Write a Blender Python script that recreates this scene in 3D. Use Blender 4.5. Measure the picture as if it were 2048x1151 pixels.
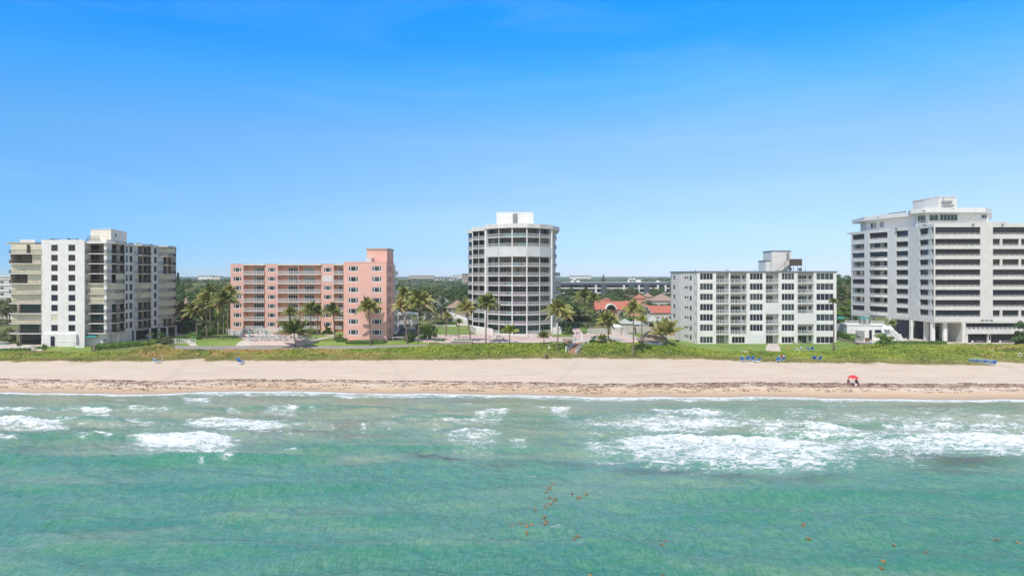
import bpy, math, random
import numpy as np
from mathutils import Vector, Matrix
for o in list(bpy.data.objects): bpy.data.objects.remove(o)
SC = bpy.context.scene
COL = SC.collection
random.seed(7); NR = np.random.default_rng(11)
R = math.radians

# ------------------------------------------------------------ camera
F = 1365.0; CH = 22.5; HY = 553.0; CX = 1024.0        # focal length in photo pixels, camera height, horizon row
cam_d = bpy.data.cameras.new("camera"); cam = bpy.data.objects.new("camera", cam_d); COL.objects.link(cam)
cam.location = (0, 0, CH); cam.rotation_euler = (R(90), 0, 0)
cam_d.sensor_width = 36; cam_d.lens = 36*F/2048; cam_d.shift_y = -(575.5-HY)/2048
cam_d.clip_start = 0.5; cam_d.clip_end = 30000
SC.camera = cam

# ------------------------------------------------------------ light and sky
SUN_EL, SUN_AZ = 56.0, 207.0        # azimuth clockwise from +Y: sun behind the camera, a little to its left
w = bpy.data.worlds.new("World"); SC.world = w; w.use_nodes = True
nt = w.node_tree; nt.nodes.clear()
wo = nt.nodes.new('ShaderNodeOutputWorld'); bg = nt.nodes.new('ShaderNodeBackground')
sky = nt.nodes.new('ShaderNodeTexSky'); sky.sky_type = 'NISHITA'; sky.sun_disc = False
sky.sun_elevation = R(SUN_EL); sky.sun_rotation = R(SUN_AZ)
sky.air_density = 1.0; sky.dust_density = 0.2; sky.ozone_density = 3.0; sky.altitude = 0
bg.inputs['Strength'].default_value = 0.15
tc = nt.nodes.new('ShaderNodeTexCoord'); sp = nt.nodes.new('ShaderNodeSeparateXYZ')
nt.links.new(tc.outputs['Generated'], sp.inputs[0])
ab = nt.nodes.new('ShaderNodeMath'); ab.operation = 'ABSOLUTE'; nt.links.new(sp.outputs['Z'], ab.inputs[0])
# sky tint by height: bluer upward; unseen overhead sky warmed to neutralise ambient light
rmp = nt.nodes.new('ShaderNodeValToRGB'); cr = rmp.color_ramp
STOPS = [(0.0,(.48,.68,1.2)),(0.03,(.43,.61,1.05)),(0.10,(.56,.70,0.95)),(0.193,(.62,.86,1.05)),(0.27,(.33,.95,1.3)),(0.32,(.14,.90,1.45)),(0.375,(.08,.94,1.6)),(0.45,(.3,1.0,1.6)),(0.66,(1.7,1.3,0.95))]
while len(cr.elements) < len(STOPS): cr.elements.new(0.9)
for e, (p_, c_) in zip(cr.elements, STOPS): e.position = p_; e.color = (*c_, 1)
nt.links.new(ab.outputs[0], rmp.inputs[0])
xr = nt.nodes.new('ShaderNodeMapRange'); xr.inputs['From Min'].default_value = -1; nt.links.new(sp.outputs['X'], xr.inputs[0])
rm2 = nt.nodes.new('ShaderNodeValToRGB'); c2_ = rm2.color_ramp
c2_.elements[0].position = 0.2; c2_.elements[0].color = (.60,.88,1,1); c2_.elements[1].position = 0.8; c2_.elements[1].color = (1.2,1.06,1,1)
e = c2_.elements.new(0.5); e.color = (1,1,1,1)
nt.links.new(xr.outputs[0], rm2.inputs[0])
m0 = nt.nodes.new('ShaderNodeMix'); m0.data_type = 'RGBA'; m0.blend_type = 'MULTIPLY'; m0.inputs[0].default_value = 1
nt.links.new(rmp.outputs[0], m0.inputs[6]); nt.links.new(rm2.outputs[0], m0.inputs[7])
yr = nt.nodes.new('ShaderNodeMapRange'); yr.inputs['From Min'].default_value = 0.25; yr.inputs['From Max'].default_value = -0.35; nt.links.new(sp.outputs['Y'], yr.inputs[0])
m1 = nt.nodes.new('ShaderNodeMix'); m1.data_type = 'RGBA'; m1.inputs[7].default_value = (1.16, 1.0, 0.90, 1)  # warm tint added to the unseen sky behind camera, for neutral facade light
nt.links.new(yr.outputs[0], m1.inputs[0]); nt.links.new(m0.outputs[2], m1.inputs[6]); m0 = m1
mul = nt.nodes.new('ShaderNodeMix'); mul.data_type = 'RGBA'; mul.blend_type = 'MULTIPLY'; mul.inputs[0].default_value = 1
nt.links.new(sky.outputs[0], mul.inputs[6]); nt.links.new(m0.outputs[2], mul.inputs[7])
# thin cirrus wisps
mp = nt.nodes.new('ShaderNodeMapping'); mp.inputs['Rotation'].default_value = (0, R(20), R(0)); mp.inputs['Scale'].default_value = (2.2, 2.2, 14)
nz = nt.nodes.new('ShaderNodeTexNoise'); nz.inputs['Scale'].default_value = 1.3; nz.inputs['Detail'].default_value = 7; nz.inputs['Roughness'].default_value = 0.55
nz.inputs['Distortion'].default_value = 0.6
nt.links.new(tc.outputs['Generated'], mp.inputs[0]); nt.links.new(mp.outputs[0], nz.inputs[0])
cr2 = nt.nodes.new('ShaderNodeMapRange'); cr2.inputs['From Min'].default_value = 0.50; cr2.inputs['From Max'].default_value = 0.85; cr2.inputs['To Max'].default_value = 0.08
nt.links.new(nz.outputs[0], cr2.inputs[0])
mc = nt.nodes.new('ShaderNodeMix'); mc.data_type = 'RGBA'; mc.inputs[7].default_value = (6.5, 7.5, 8.2, 1)
nt.links.new(cr2.outputs[0], mc.inputs[0]); nt.links.new(mul.outputs[2], mc.inputs[6])
nt.links.new(mc.outputs[2], bg.inputs['Color']); nt.links.new(bg.outputs[0], wo.inputs[0])
sl = bpy.data.lights.new("sun", 'SUN'); so = bpy.data.objects.new("sun", sl); COL.objects.link(so)
sl.energy = 3.6; sl.angle = R(0.5); sl.color = (1.0, 0.945, 0.865)
az = R(SUN_AZ); el = R(SUN_EL)
sd = Vector((math.sin(az)*math.cos(el), math.cos(az)*math.cos(el), math.sin(el)))
so.rotation_euler = sd.to_track_quat('Z', 'Y').to_euler()
SC.view_settings.view_transform = 'Standard'; SC.view_settings.look = 'None'
SC.view_settings.exposure = 0.14; SC.view_settings.gamma = 1
SC.render.engine = 'CYCLES'
SC.cycles.max_bounces = 6; SC.cycles.volume_bounces = 2; SC.cycles.transparent_max_bounces = 12

# ------------------------------------------------------------ helpers
def X(px, D): return (px-CX)*D/F
def Z(py, D): return CH+(HY-py)*D/F

def tag(o, label=None, cat=None, group=None, kind=None):
    if label: o['label'] = label
    if cat: o['category'] = cat
    if group: o['group'] = group
    if kind: o['kind'] = kind
    return o
def empty(name, loc, label=None, cat=None, group=None, rz=0):
    o = bpy.data.objects.new(name, None); COL.objects.link(o); o.empty_display_size = 0.2
    o.location = loc; o.rotation_euler = (0, 0, rz); tag(o, label, cat, group); return o

class MB:
    """collects polygons in world coordinates"""
    def __init__(s): s.v = []; s.f = []; s.m = []
    def poly(s, pts, m=0):
        n = len(s.v); s.v += [tuple(p) for p in pts]; s.f.append(tuple(range(n, n+len(pts)))); s.m.append(m)
    def box8(s, p, m=0):
        n = len(s.v); s.v += [tuple(q) for q in p]
        for f in ((0,3,2,1),(4,5,6,7),(0,1,5,4),(1,2,6,5),(2,3,7,6),(3,0,4,7)):
            s.f.append(tuple(n+i for i in f)); s.m.append(m)
    def box(s, x0, x1, y0, y1, z0, z1, m=0):
        s.box8([(x0,y0,z0),(x1,y0,z0),(x1,y1,z0),(x0,y1,z0),(x0,y0,z1),(x1,y0,z1),(x1,y1,z1),(x0,y1,z1)], m)
    def prism(s, pts, z0, z1, m=0, mt=None):
        """vertical prism over a plan polygon, counter-clockwise"""
        a = sum(pts[i][0]*pts[(i+1)%len(pts)][1]-pts[(i+1)%len(pts)][0]*pts[i][1] for i in range(len(pts)))
        if a < 0: pts = pts[::-1]
        n = len(pts); b = len(s.v)
        s.v += [(p[0], p[1], z0) for p in pts]+[(p[0], p[1], z1) for p in pts]
        s.f.append(tuple(b+n+i for i in range(n))); s.m.append(m if mt is None else mt)
        s.f.append(tuple(b+n-1-i for i in range(n))); s.m.append(m)
        for i in range(n):
            j = (i+1) % n; s.f.append((b+i, b+j, b+n+j, b+n+i)); s.m.append(m)
    def tube(s, pts, rad, n=6, m=0, cap=True):
        pts = [Vector(p) for p in pts]; b = len(s.v)
        if not hasattr(rad, '__len__'): rad = [rad]*len(pts)
        for i, p in enumerate(pts):
            d = (pts[min(i+1, len(pts)-1)]-pts[max(i-1, 0)])
            if d.length < 1e-9: d = Vector((0,0,1))
            d.normalize(); u = d.cross(Vector((0,0,1)))
            if u.length < 1e-3: u = Vector((1,0,0))
            u.normalize(); v = d.cross(u)
            for k in range(n):
                a = 2*math.pi*k/n; q = p+(u*math.cos(a)+v*math.sin(a))*rad[i]; s.v.append(tuple(q))
        for i in range(len(pts)-1):
            for k in range(n):
                k2 = (k+1) % n; s.f.append((b+i*n+k, b+(i+1)*n+k, b+(i+1)*n+k2, b+i*n+k2)); s.m.append(m)
        if cap:
            s.f.append(tuple(b+k for k in range(n))); s.m.append(m)
            e = b+(len(pts)-1)*n; s.f.append(tuple(e+n-1-k for k in range(n))); s.m.append(m)
    def build(s, name, mats, parent=None, smooth=False, label=None, origin=None):
        me = bpy.data.meshes.new(name)
        if not isinstance(mats, (list, tuple)): mats = [mats]
        off = Vector((0,0,0))
        if origin is not None: off = Vector(origin)
        elif parent is not None: off = parent.get('_o') and Vector(parent['_o']) or PO.get(parent.name, Vector((0,0,0)))
        vs = s.v if off.length == 0 else [(a-off.x, b-off.y, c-off.z) for a, b, c in s.v]
        me.from_pydata(vs, [], s.f)
        for mm in mats: me.materials.append(mm)
        if len(mats) > 1: me.polygons.foreach_set('material_index', s.m)
        if smooth: me.polygons.foreach_set('use_smooth', [True]*len(me.polygons))
        me.update()
        o = bpy.data.objects.new(name, me); COL.objects.link(o)
        if parent is not None: o.parent = parent; PO[o.name] = off
        elif origin is not None: o.location = off
        if label: o['label'] = label
        return o
PO = {}     # world offset of every thing (things carry no rotation here), so parts can be given in world coordinates
def thing(name, loc, label, cat, group=None):
    o = empty(name, loc, label, cat, group); PO[o.name] = Vector(loc); return o
def copy_tree(o, parent=None):
    c = o.copy(); COL.objects.link(c); c.parent = parent
    for ch in list(o.children): copy_tree(ch, c)
    return c
def np_mesh(name, V, Q, mats, parent=None, smooth=False, attrs=None, mi=None, loc=None):
    """fast mesh from numpy arrays: V (n,3), Q (m,k) faces"""
    me = bpy.data.meshes.new(name); V = np.asarray(V, np.float32); Q = np.asarray(Q, np.int32)
    me.vertices.add(len(V)); me.vertices.foreach_set('co', V.ravel())
    k = Q.shape[1]; me.loops.add(Q.size); me.loops.foreach_set('vertex_index', Q.ravel())
    me.polygons.add(len(Q)); me.polygons.foreach_set('loop_start', np.arange(0, Q.size, k, dtype=np.int32))
    me.polygons.foreach_set('loop_total', np.full(len(Q), k, np.int32))
    if smooth: me.polygons.foreach_set('use_smooth', np.ones(len(Q), bool))
    if mi is not None: me.polygons.foreach_set('material_index', np.asarray(mi, np.int32))
    for mm in (mats if isinstance(mats, (list, tuple)) else [mats]): me.materials.append(mm)
    me.update(calc_edges=True); me.validate()
    for nme, arr in (attrs or {}).items():
        a = me.attributes.new(nme, 'FLOAT', 'POINT'); a.data.foreach_set('value', np.asarray(arr, np.float32))
    o = bpy.data.objects.new(name, me); COL.objects.link(o)
    if parent is not None: o.parent = parent
    if loc is not None: o.location = loc
    return o

# ------------------------------------------------------------ materials
class NT:
    def __init__(s, name):
        s.mat = bpy.data.materials.new(name); s.mat.use_nodes = True; s.t = s.mat.node_tree
        s.b = s.t.nodes['Principled BSDF']; s.out = s.t.nodes['Material Output']
    def n(s, ty, **kw):
        nd = s.t.nodes.new('ShaderNode'+ty)
        for k, v in kw.items():
            if k in nd.inputs.keys() if isinstance(k, str) else False: nd.inputs[k].default_value = v
            else: setattr(nd, k, v)
        return nd
    def L(s, a, b): s.t.links.new(a, b)
    def obj(s): return s.n('TexCoord').outputs['Object']
    def geo(s): return s.n('NewGeometry').outputs['Position']
    def mapv(s, src, scale=(1,1,1), rot=(0,0,0), loc=(0,0,0)):
        m = s.n('Mapping'); m.inputs['Scale'].default_value = scale; m.inputs['Rotation'].default_value = rot; m.inputs['Location'].default_value = loc
        s.L(src, m.inputs[0]); return m.outputs[0]
    def noise(s, src, scale, detail=4, rough=0.5, dist=0):
        m = s.n('TexNoise'); m.inputs['Scale'].default_value = scale; m.inputs['Detail'].default_value = detail
        m.inputs['Roughness'].default_value = rough; m.inputs['Distortion'].default_value = dist
        s.L(src, m.inputs['Vector']); return m.outputs[0]
    def ramp(s, src, stops):
        m = s.n('ValToRGB'); c = m.color_ramp
        while len(c.elements) < len(stops): c.elements.new(0.5)
        for e, (p, col) in zip(c.elements, stops): e.position = p; e.color = (*col, 1) if len(col) == 3 else col
        s.L(src, m.inputs[0]); return m.outputs[0]
    def rng(s, src, a, b, c=0, d=1):
        m = s.n('MapRange'); s.put(src, m.inputs[0]); 
        for i, v in zip((1,2,3,4), (a,b,c,d)): s.put(v, m.inputs[i])
        return m.outputs[0]
    def put(s, v, inp):
        if hasattr(v, 'is_output') or isinstance(v, bpy.types.NodeSocket): s.L(v, inp)
        else: inp.default_value = v
    def mix(s, f, a, b, mode='MIX'):
        m = s.n('Mix'); m.data_type = 'RGBA'; m.blend_type = mode
        s.put(f, m.inputs[0])
        for v, i in ((a, 6), (b, 7)):
            if isinstance(v, (tuple, list)): v = (*v, 1) if len(v) == 3 else v
            s.put(v, m.inputs[i])
        return m.outputs[2]
    def math(s, op, a, b=0.0, c=0.0):
        m = s.n('Math'); m.operation = op; s.put(a, m.inputs[0]); s.put(b, m.inputs[1])
        if op in ('MULTIPLY_ADD',): s.put(c, m.inputs[2])
        return m.outputs[0]
    def bump(s, h, strength=0.3, dist=0.1):
        m = s.n('Bump'); m.inputs['Strength'].default_value = strength; m.inputs['Distance'].default_value = dist
        s.L(h, m.inputs['Height']); s.L(m.outputs[0], s.b.inputs['Normal']); return m
    def attr(s, nm):
        m = s.n('Attribute'); m.attribute_name = nm; return m.outputs['Fac']

def rough_mat(name, col, col2=None, rough=0.8, scale=0.6, streak=False, spec=0.3, bump=0.0, metal=0):
    """painted or plain surface with weathering: broad blotches, fine grain, optional vertical streaks"""
    s = NT(name); p = s.geo()
    if col2 is None: col2 = tuple(c*0.9 for c in col)
    n1 = s.noise(p, scale, 5, 0.6); c = s.mix(s.rng(n1, 0.35, 0.65), col, col2)
    if streak:
        n2 = s.noise(s.mapv(p, (2.2, 2.2, 0.12)), 1.5, 4, 0.6)
        c = s.mix(s.rng(n2, 0.55, 0.8, 0, 0.35), c, tuple(x*0.72 for x in col2))
    n3 = s.noise(p, scale*18, 2, 0.5)
    c = s.mix(s.rng(n3, 0.3, 0.7, 0, 0.12), c, tuple(x*0.8 for x in col2))
    s.L(c, s.b.inputs['Base Color']); s.b.inputs['Roughness'].default_value = rough
    s.b.inputs['Specular IOR Level'].default_value = spec; s.b.inputs['Metallic'].default_value = metal
    if bump: s.bump(n3, bump, 0.05)
    return s.mat
M = {}
M['white'] = rough_mat('white_stucco', (0.80, 0.79, 0.76), (0.70, 0.69, 0.66), streak=True)
M['cream'] = rough_mat('cream_stucco', (0.74, 0.69, 0.60), (0.66, 0.61, 0.52), streak=True)
M['offwhite'] = rough_mat('offwhite_stucco', (0.72, 0.70, 0.66), (0.64, 0.62, 0.59), streak=True)
M['greywhite'] = rough_mat('grey_white_stucco', (0.68, 0.67, 0.65), (0.60, 0.59, 0.58), streak=True)
M['slab'] = rough_mat('slab_paint', (0.78, 0.76, 0.72), (0.62, 0.60, 0.56))
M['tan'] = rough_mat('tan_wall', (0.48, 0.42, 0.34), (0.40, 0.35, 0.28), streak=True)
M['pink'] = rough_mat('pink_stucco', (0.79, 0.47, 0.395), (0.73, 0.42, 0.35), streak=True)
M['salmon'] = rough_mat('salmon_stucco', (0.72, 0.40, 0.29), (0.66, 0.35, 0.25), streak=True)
M['trimwhite'] = rough_mat('white_trim', (0.80, 0.80, 0.79), (0.72, 0.72, 0.71), rough=0.5)
M['teal_trim'] = rough_mat('blue_grey_trim', (0.13, 0.20, 0.24), (0.10, 0.15, 0.18), rough=0.5)
M['brownmetal'] = rough_mat('brown_metal', (0.11, 0.08, 0.065), (0.08, 0.06, 0.05), rough=0.5)
M['darkmetal'] = rough_mat('dark_metal', (0.04, 0.04, 0.045), (0.03, 0.03, 0.03), rough=0.5)
M['greymetal'] = rough_mat('grey_metal', (0.32, 0.32, 0.32), (0.25, 0.25, 0.25), rough=0.45)
M['concrete'] = rough_mat('concrete', (0.42, 0.39, 0.35), (0.34, 0.31, 0.28), bump=0.2)
M['roofgravel'] = rough_mat('roof_gravel', (0.45, 0.44, 0.42), (0.36, 0.35, 0.33))
M['pave'] = rough_mat('pink_paving', (0.62, 0.47, 0.42), (0.56, 0.43, 0.38), scale=0.3)
M['pale_path'] = rough_mat('pale_path', (0.60, 0.54, 0.47), (0.50, 0.44, 0.38), scale=0.4)
M['asphalt'] = rough_mat('asphalt', (0.10, 0.10, 0.10), (0.075, 0.075, 0.075))
M['greypath'] = rough_mat('grey_path', (0.33, 0.30, 0.28), (0.26, 0.24, 0.22), scale=0.4)
M['brick'] = rough_mat('weathered_block', (0.40, 0.31, 0.26), (0.28, 0.22, 0.19), scale=1.5, bump=0.3)
M['redbrick'] = rough_mat('brown_paver', (0.44, 0.25, 0.17), (0.36, 0.21, 0.15), scale=1.5)
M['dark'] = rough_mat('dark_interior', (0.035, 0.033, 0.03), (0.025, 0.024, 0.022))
M['thatch'] = None
M['wood'] = rough_mat('weathered_wood', (0.20, 0.14, 0.10), (0.14, 0.10, 0.07), scale=2)
M['blue'] = rough_mat('blue_canvas', (0.07, 0.25, 0.66), (0.05, 0.20, 0.56), rough=0.7)
M['lightblue'] = rough_mat('pale_blue_canvas', (0.32, 0.47, 0.66), (0.26, 0.40, 0.60), rough=0.7)
M['red'] = rough_mat('red_canvas', (0.70, 0.06, 0.07), (0.62, 0.05, 0.06), rough=0.7)
M['teal'] = rough_mat('teal_canvas', (0.05, 0.28, 0.28), (0.04, 0.22, 0.23), rough=0.7)
M['tealtile'] = rough_mat('teal_panel', (0.04, 0.34, 0.34), (0.035, 0.28, 0.29), rough=0.4)
M['violet'] = rough_mat('violet_panel', (0.36, 0.24, 0.34), (0.30, 0.22, 0.32), rough=0.4)
M['orange'] = rough_mat('orange_paint', (0.75, 0.16, 0.06), (0.65, 0.13, 0.05), rough=0.5)
M['skin'] = rough_mat('skin', (0.45, 0.27, 0.20), (0.42, 0.25, 0.18), rough=0.6)
M['clothdark'] = rough_mat('dark_cloth', (0.035, 0.045, 0.06), (0.03, 0.035, 0.045))
M['clothplum'] = rough_mat('plum_cloth', (0.14, 0.06, 0.10), (0.10, 0.05, 0.08))
M['tirerubber'] = rough_mat('rubber', (0.02, 0.02, 0.02))
M['carwhite'] = rough_mat('white_car_paint', (0.75, 0.75, 0.73), rough=0.25, spec=0.6)
M['cardark'] = rough_mat('dark_car_paint', (0.05, 0.06, 0.08), rough=0.25, spec=0.6)
M['hotelblue'] = rough_mat('slate_blue_wall', (0.095, 0.12, 0.16), (0.08, 0.10, 0.14))
M['railgrey'] = rough_mat('pale_grey_rail', (0.56, 0.55, 0.56), (0.48, 0.47, 0.48))
M['shadewhite'] = rough_mat('white_shutter_cloth', (0.74, 0.74, 0.74), (0.66, 0.66, 0.66))

def shutter_mat(name, col, spacing=0.16, vertical=True, depth=0.8):
    s = NT(name); p = s.obj()
    x = s.n('SeparateXYZ'); s.L(p, x.inputs[0])
    if vertical: c = s.math('ADD', x.outputs[0], x.outputs[1])
    else: c = x.outputs[2]
    fr = s.math('FRACT', s.math('MULTIPLY', c, 1/spacing))
    ln = s.rng(fr, 0.0, 0.25, depth, 1.0)
    base = s.mix(s.rng(s.noise(p, 0.5, 3), 0.35, 0.65), col, tuple(k*0.88 for k in col))
    s.L(s.mix(ln, tuple(k*0.55 for k in col), base), s.b.inputs['Base Color'])
    s.b.inputs['Roughness'].default_value = 0.6
    s.bump(fr, 0.5, 0.03); return s.mat
M['shut_cream'] = shutter_mat('cream_accordion_shutter', (0.76, 0.71, 0.54), 0.20)
M['shut_white'] = shutter_mat('white_roll_shutter', (0.72, 0.72, 0.71), 0.10, vertical=False)
M['shut_dark'] = shutter_mat('dark_screen', (0.026, 0.023, 0.030), 2.6, depth=0.5)

def glass_mat(name, col, col2, scale=0.35, rough=0.06, stripes=0.0, curtain=(0.3,0.29,0.27)):
    s = NT(name); p = s.geo()
    n = s.noise(p, scale, 3, 0.5); c = s.mix(s.rng(n, 0.35, 0.65), col, col2)
    if stripes:
        x = s.n('SeparateXYZ'); s.L(p, x.inputs[0]); q = s.math('ADD', x.outputs[0], s.math('MULTIPLY', x.outputs[1], 0.7))
        wv = s.math('SINE', s.math('MULTIPLY', q, 9.0))
        c2 = s.mix(s.rng(wv, -1, 1), curtain, tuple(k*0.55 for k in curtain))
        cn = s.noise(s.mapv(p, (1,1,0.02)), 0.45, 2, 0.5)
        c = s.mix(s.rng(cn, 0.56-0.12*stripes, 0.60-0.12*stripes), c, c2)
    s.L(c, s.b.inputs['Base Color']); s.b.inputs['Roughness'].default_value = rough
    s.b.inputs['IOR'].default_value = 1.5; s.b.inputs['Specular IOR Level'].default_value = 0.4
    s.bump(s.noise(p, 0.9, 2), 0.04, 0.1)
    return s.mat
M['glass'] = glass_mat('dark_glass', (0.010, 0.013, 0.016), (0.022, 0.025, 0.030))
M['glass_blue'] = glass_mat('blue_black_glass', (0.012, 0.014, 0.030), (0.020, 0.022, 0.042))
M['glass_green'] = glass_mat('green_glass', (0.012, 0.05, 0.052), (0.03, 0.085, 0.085), 0.8)
M['glass_curtain'] = glass_mat('curtained_glass', (0.035, 0.042, 0.045), (0.06, 0.068, 0.07), stripes=1.0, curtain=(0.24, 0.25, 0.22))
M['glass_curtain2'] = glass_mat('pale_curtained_glass', (0.03, 0.034, 0.036), (0.06, 0.065, 0.07), stripes=0.7, curtain=(0.38, 0.37, 0.34))
M['glass_grey'] = glass_mat('tinted_grey_glass', (0.035, 0.048, 0.055), (0.065, 0.078, 0.088))

def tile_mat(name, col, col2):
    s = NT(name); p = s.geo(); x = s.n('SeparateXYZ'); s.L(p, x.inputs[0])
    w1 = s.math('SINE', s.math('MULTIPLY', s.math('ADD', x.outputs[0], s.math('MULTIPLY', x.outputs[1], 0.3)), 14))
    c = s.mix(s.rng(s.noise(p, 1.5, 5), 0.3, 0.7), col, col2)
    c = s.mix(s.rng(w1, -1, 1, 0.0, 0.35), c, tuple(k*0.6 for k in col2)); s.L(c, s.b.inputs['Base Color'])
    s.b.inputs['Roughness'].default_value = 0.8; s.bump(w1, 0.3, 0.05); return s.mat
M['redtile'] = tile_mat('red_roof_tile', (0.58, 0.19, 0.125), (0.44, 0.14, 0.10))
M['orangetile'] = tile_mat('orange_roof_tile', (0.55, 0.22, 0.13), (0.42, 0.16, 0.10))
M['browntile'] = tile_mat('brown_roof_tile', (0.42, 0.30, 0.24), (0.32, 0.22, 0.17))

def leaf_mat(name, stops, scale=0.25, fine=3.0, transl=0.25):
    """leaf colours vary from clump to clump and leaf to leaf"""
    s = NT(name); p = s.geo(); oi = s.n('ObjectInfo')
    n1 = s.noise(p, scale, 3, 0.6); n2 = s.noise(p, fine, 2, 0.6)
    v = s.math('ADD', s.math('MULTIPLY', n1, 0.55), s.math('MULTIPLY', n2, 0.45))
    v = s.math('ADD', v, s.math('MULTIPLY', s.math('SUBTRACT', oi.outputs['Random'], 0.5), 0.16))
    c = s.ramp(v, stops)
    s.L(c, s.b.inputs['Base Color']); s.b.inputs['Roughness'].default_value = 0.5; s.b.inputs['Specular IOR Level'].default_value = 0.35
    if transl:
        t = s.n('BsdfTranslucent'); mx = s.n('MixShader'); mx.inputs[0].default_value = transl
        s.L(s.mix(1.0, c, (1.2, 1.3, 0.6), 'MULTIPLY'), t.inputs[0]); s.L(s.b.outputs[0], mx.inputs[1]); s.L(t.outputs[0], mx.inputs[2]); s.L(mx.outputs[0], s.out.inputs[0])
    return s.mat
M['seagrape'] = leaf_mat('sea_grape_leaf', [(0.30,(0.085,0.13,0.02)),(0.42,(0.19,0.27,0.03)),(0.52,(0.30,0.36,0.04)),(0.62,(0.42,0.42,0.07)),(0.72,(0.52,0.47,0.14))], 0.10, 1.2, 0.15)
M['seagrape_rust'] = leaf_mat('rusty_sea_grape_leaf', [(0.32,(0.16,0.18,0.04)),(0.42,(0.33,0.30,0.07)),(0.50,(0.46,0.31,0.11)),(0.60,(0.52,0.27,0.13)),(0.75,(0.36,0.18,0.10))], 0.12, 1.4, 0.15)
M['duneg'] = leaf_mat('dune_grass_blade', [(0.35,(0.24,0.25,0.07)),(0.5,(0.42,0.39,0.15)),(0.65,(0.54,0.46,0.24))], 0.2, 3, 0.15)
M['tree1'] = leaf_mat('oak_leaf', [(0.3,(0.029,0.065,0.018)),(0.45,(0.058,0.117,0.031)),(0.58,(0.104,0.163,0.044)),(0.72,(0.169,0.208,0.065))], 0.12, 0.9, 0.15)
M['tree2'] = leaf_mat('grey_green_leaf', [(0.3,(0.062,0.081,0.035)),(0.48,(0.125,0.150,0.062)),(0.6,(0.200,0.213,0.094)),(0.72,(0.300,0.275,0.150))], 0.12, 0.9, 0.15)
M['tree3'] = leaf_mat('bright_leaf', [(0.3,(0.057,0.115,0.023)),(0.46,(0.127,0.218,0.034)),(0.6,(0.218,0.310,0.057)),(0.72,(0.310,0.368,0.092))], 0.2, 1.2, 0.2)
M['hedge'] = leaf_mat('hedge_leaf', [(0.3,(0.034,0.086,0.017)),(0.5,(0.081,0.172,0.029)),(0.65,(0.149,0.253,0.046))], 0.5, 4, 0.15)
M['palm'] = leaf_mat('palm_leaf', [(0.3,(0.071,0.110,0.028)),(0.45,(0.167,0.213,0.052)),(0.58,(0.321,0.321,0.096)),(0.72,(0.515,0.450,0.180))], 0.35, 2.5, 0.25)
M['palm_pale'] = leaf_mat('yellowish_palm_leaf', [(0.3,(0.117,0.151,0.035)),(0.45,(0.245,0.268,0.070)),(0.58,(0.420,0.374,0.140)),(0.72,(0.583,0.490,0.257))], 0.35, 2.5, 0.25)
M['palm_young'] = leaf_mat('bright_palm_leaf', [(0.3,(0.07,0.12,0.02)),(0.45,(0.19,0.26,0.03)),(0.6,(0.36,0.38,0.06)),(0.72,(0.48,0.44,0.14))], 0.35, 2.5, 0.25)
M['palm_silver'] = leaf_mat('silver_palm_leaf', [(0.3,(0.16,0.19,0.16)),(0.5,(0.28,0.32,0.27)),(0.7,(0.42,0.45,0.38))], 0.35, 2.5, 0.1)
M['trunk'] = rough_mat('palm_trunk_bark', (0.27, 0.21, 0.17), (0.17, 0.13, 0.10), scale=3, bump=0.5)
M['bark'] = rough_mat('bark', (0.13, 0.10, 0.08), (0.09, 0.07, 0.05), scale=3, bump=0.5)
def thatch():
    s = NT('thatch'); p = s.geo(); n = s.noise(s.mapv(p, (5,5,0.9)), 2.0, 4, 0.7)
    s.L(s.ramp(n, [(0.3,(0.14,0.10,0.075)),(0.5,(0.33,0.25,0.19)),(0.7,(0.48,0.38,0.30))]), s.b.inputs['Base Color'])
    s.b.inputs['Roughness'].default_value = 0.95; s.bump(n, 0.8, 0.1); return s.mat
M['thatch'] = thatch()
def lawn_mat():
    s = NT('lawn_grass'); p = s.geo(); n1 = s.noise(p, 0.15, 4, 0.6); n2 = s.noise(p, 6, 3, 0.7)
    c = s.ramp(n1, [(0.3,(0.12,0.20,0.035)),(0.5,(0.20,0.29,0.05)),(0.7,(0.30,0.35,0.09))])
    c = s.mix(s.rng(n2, 0.3, 0.7, 0, 0.5), c, (0.10, 0.17, 0.03)); s.L(c, s.b.inputs['Base Color'])
    s.b.inputs['Roughness'].default_value = 0.9; s.bump(n2, 0.6, 0.08); return s.mat
M['lawn'] = lawn_mat()
def pool_mat():
    s = NT('pool_water'); p = s.geo(); n = s.noise(p, 2.5, 3)
    s.L(s.mix(s.rng(n, 0.35, 0.65), (0.18, 0.42, 0.46), (0.26, 0.50, 0.52)), s.b.inputs['Base Color'])
    s.b.inputs['Roughness'].default_value = 0.08; s.bump(n, 0.15, 0.05); return s.mat
M['pool'] = pool_mat()
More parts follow.
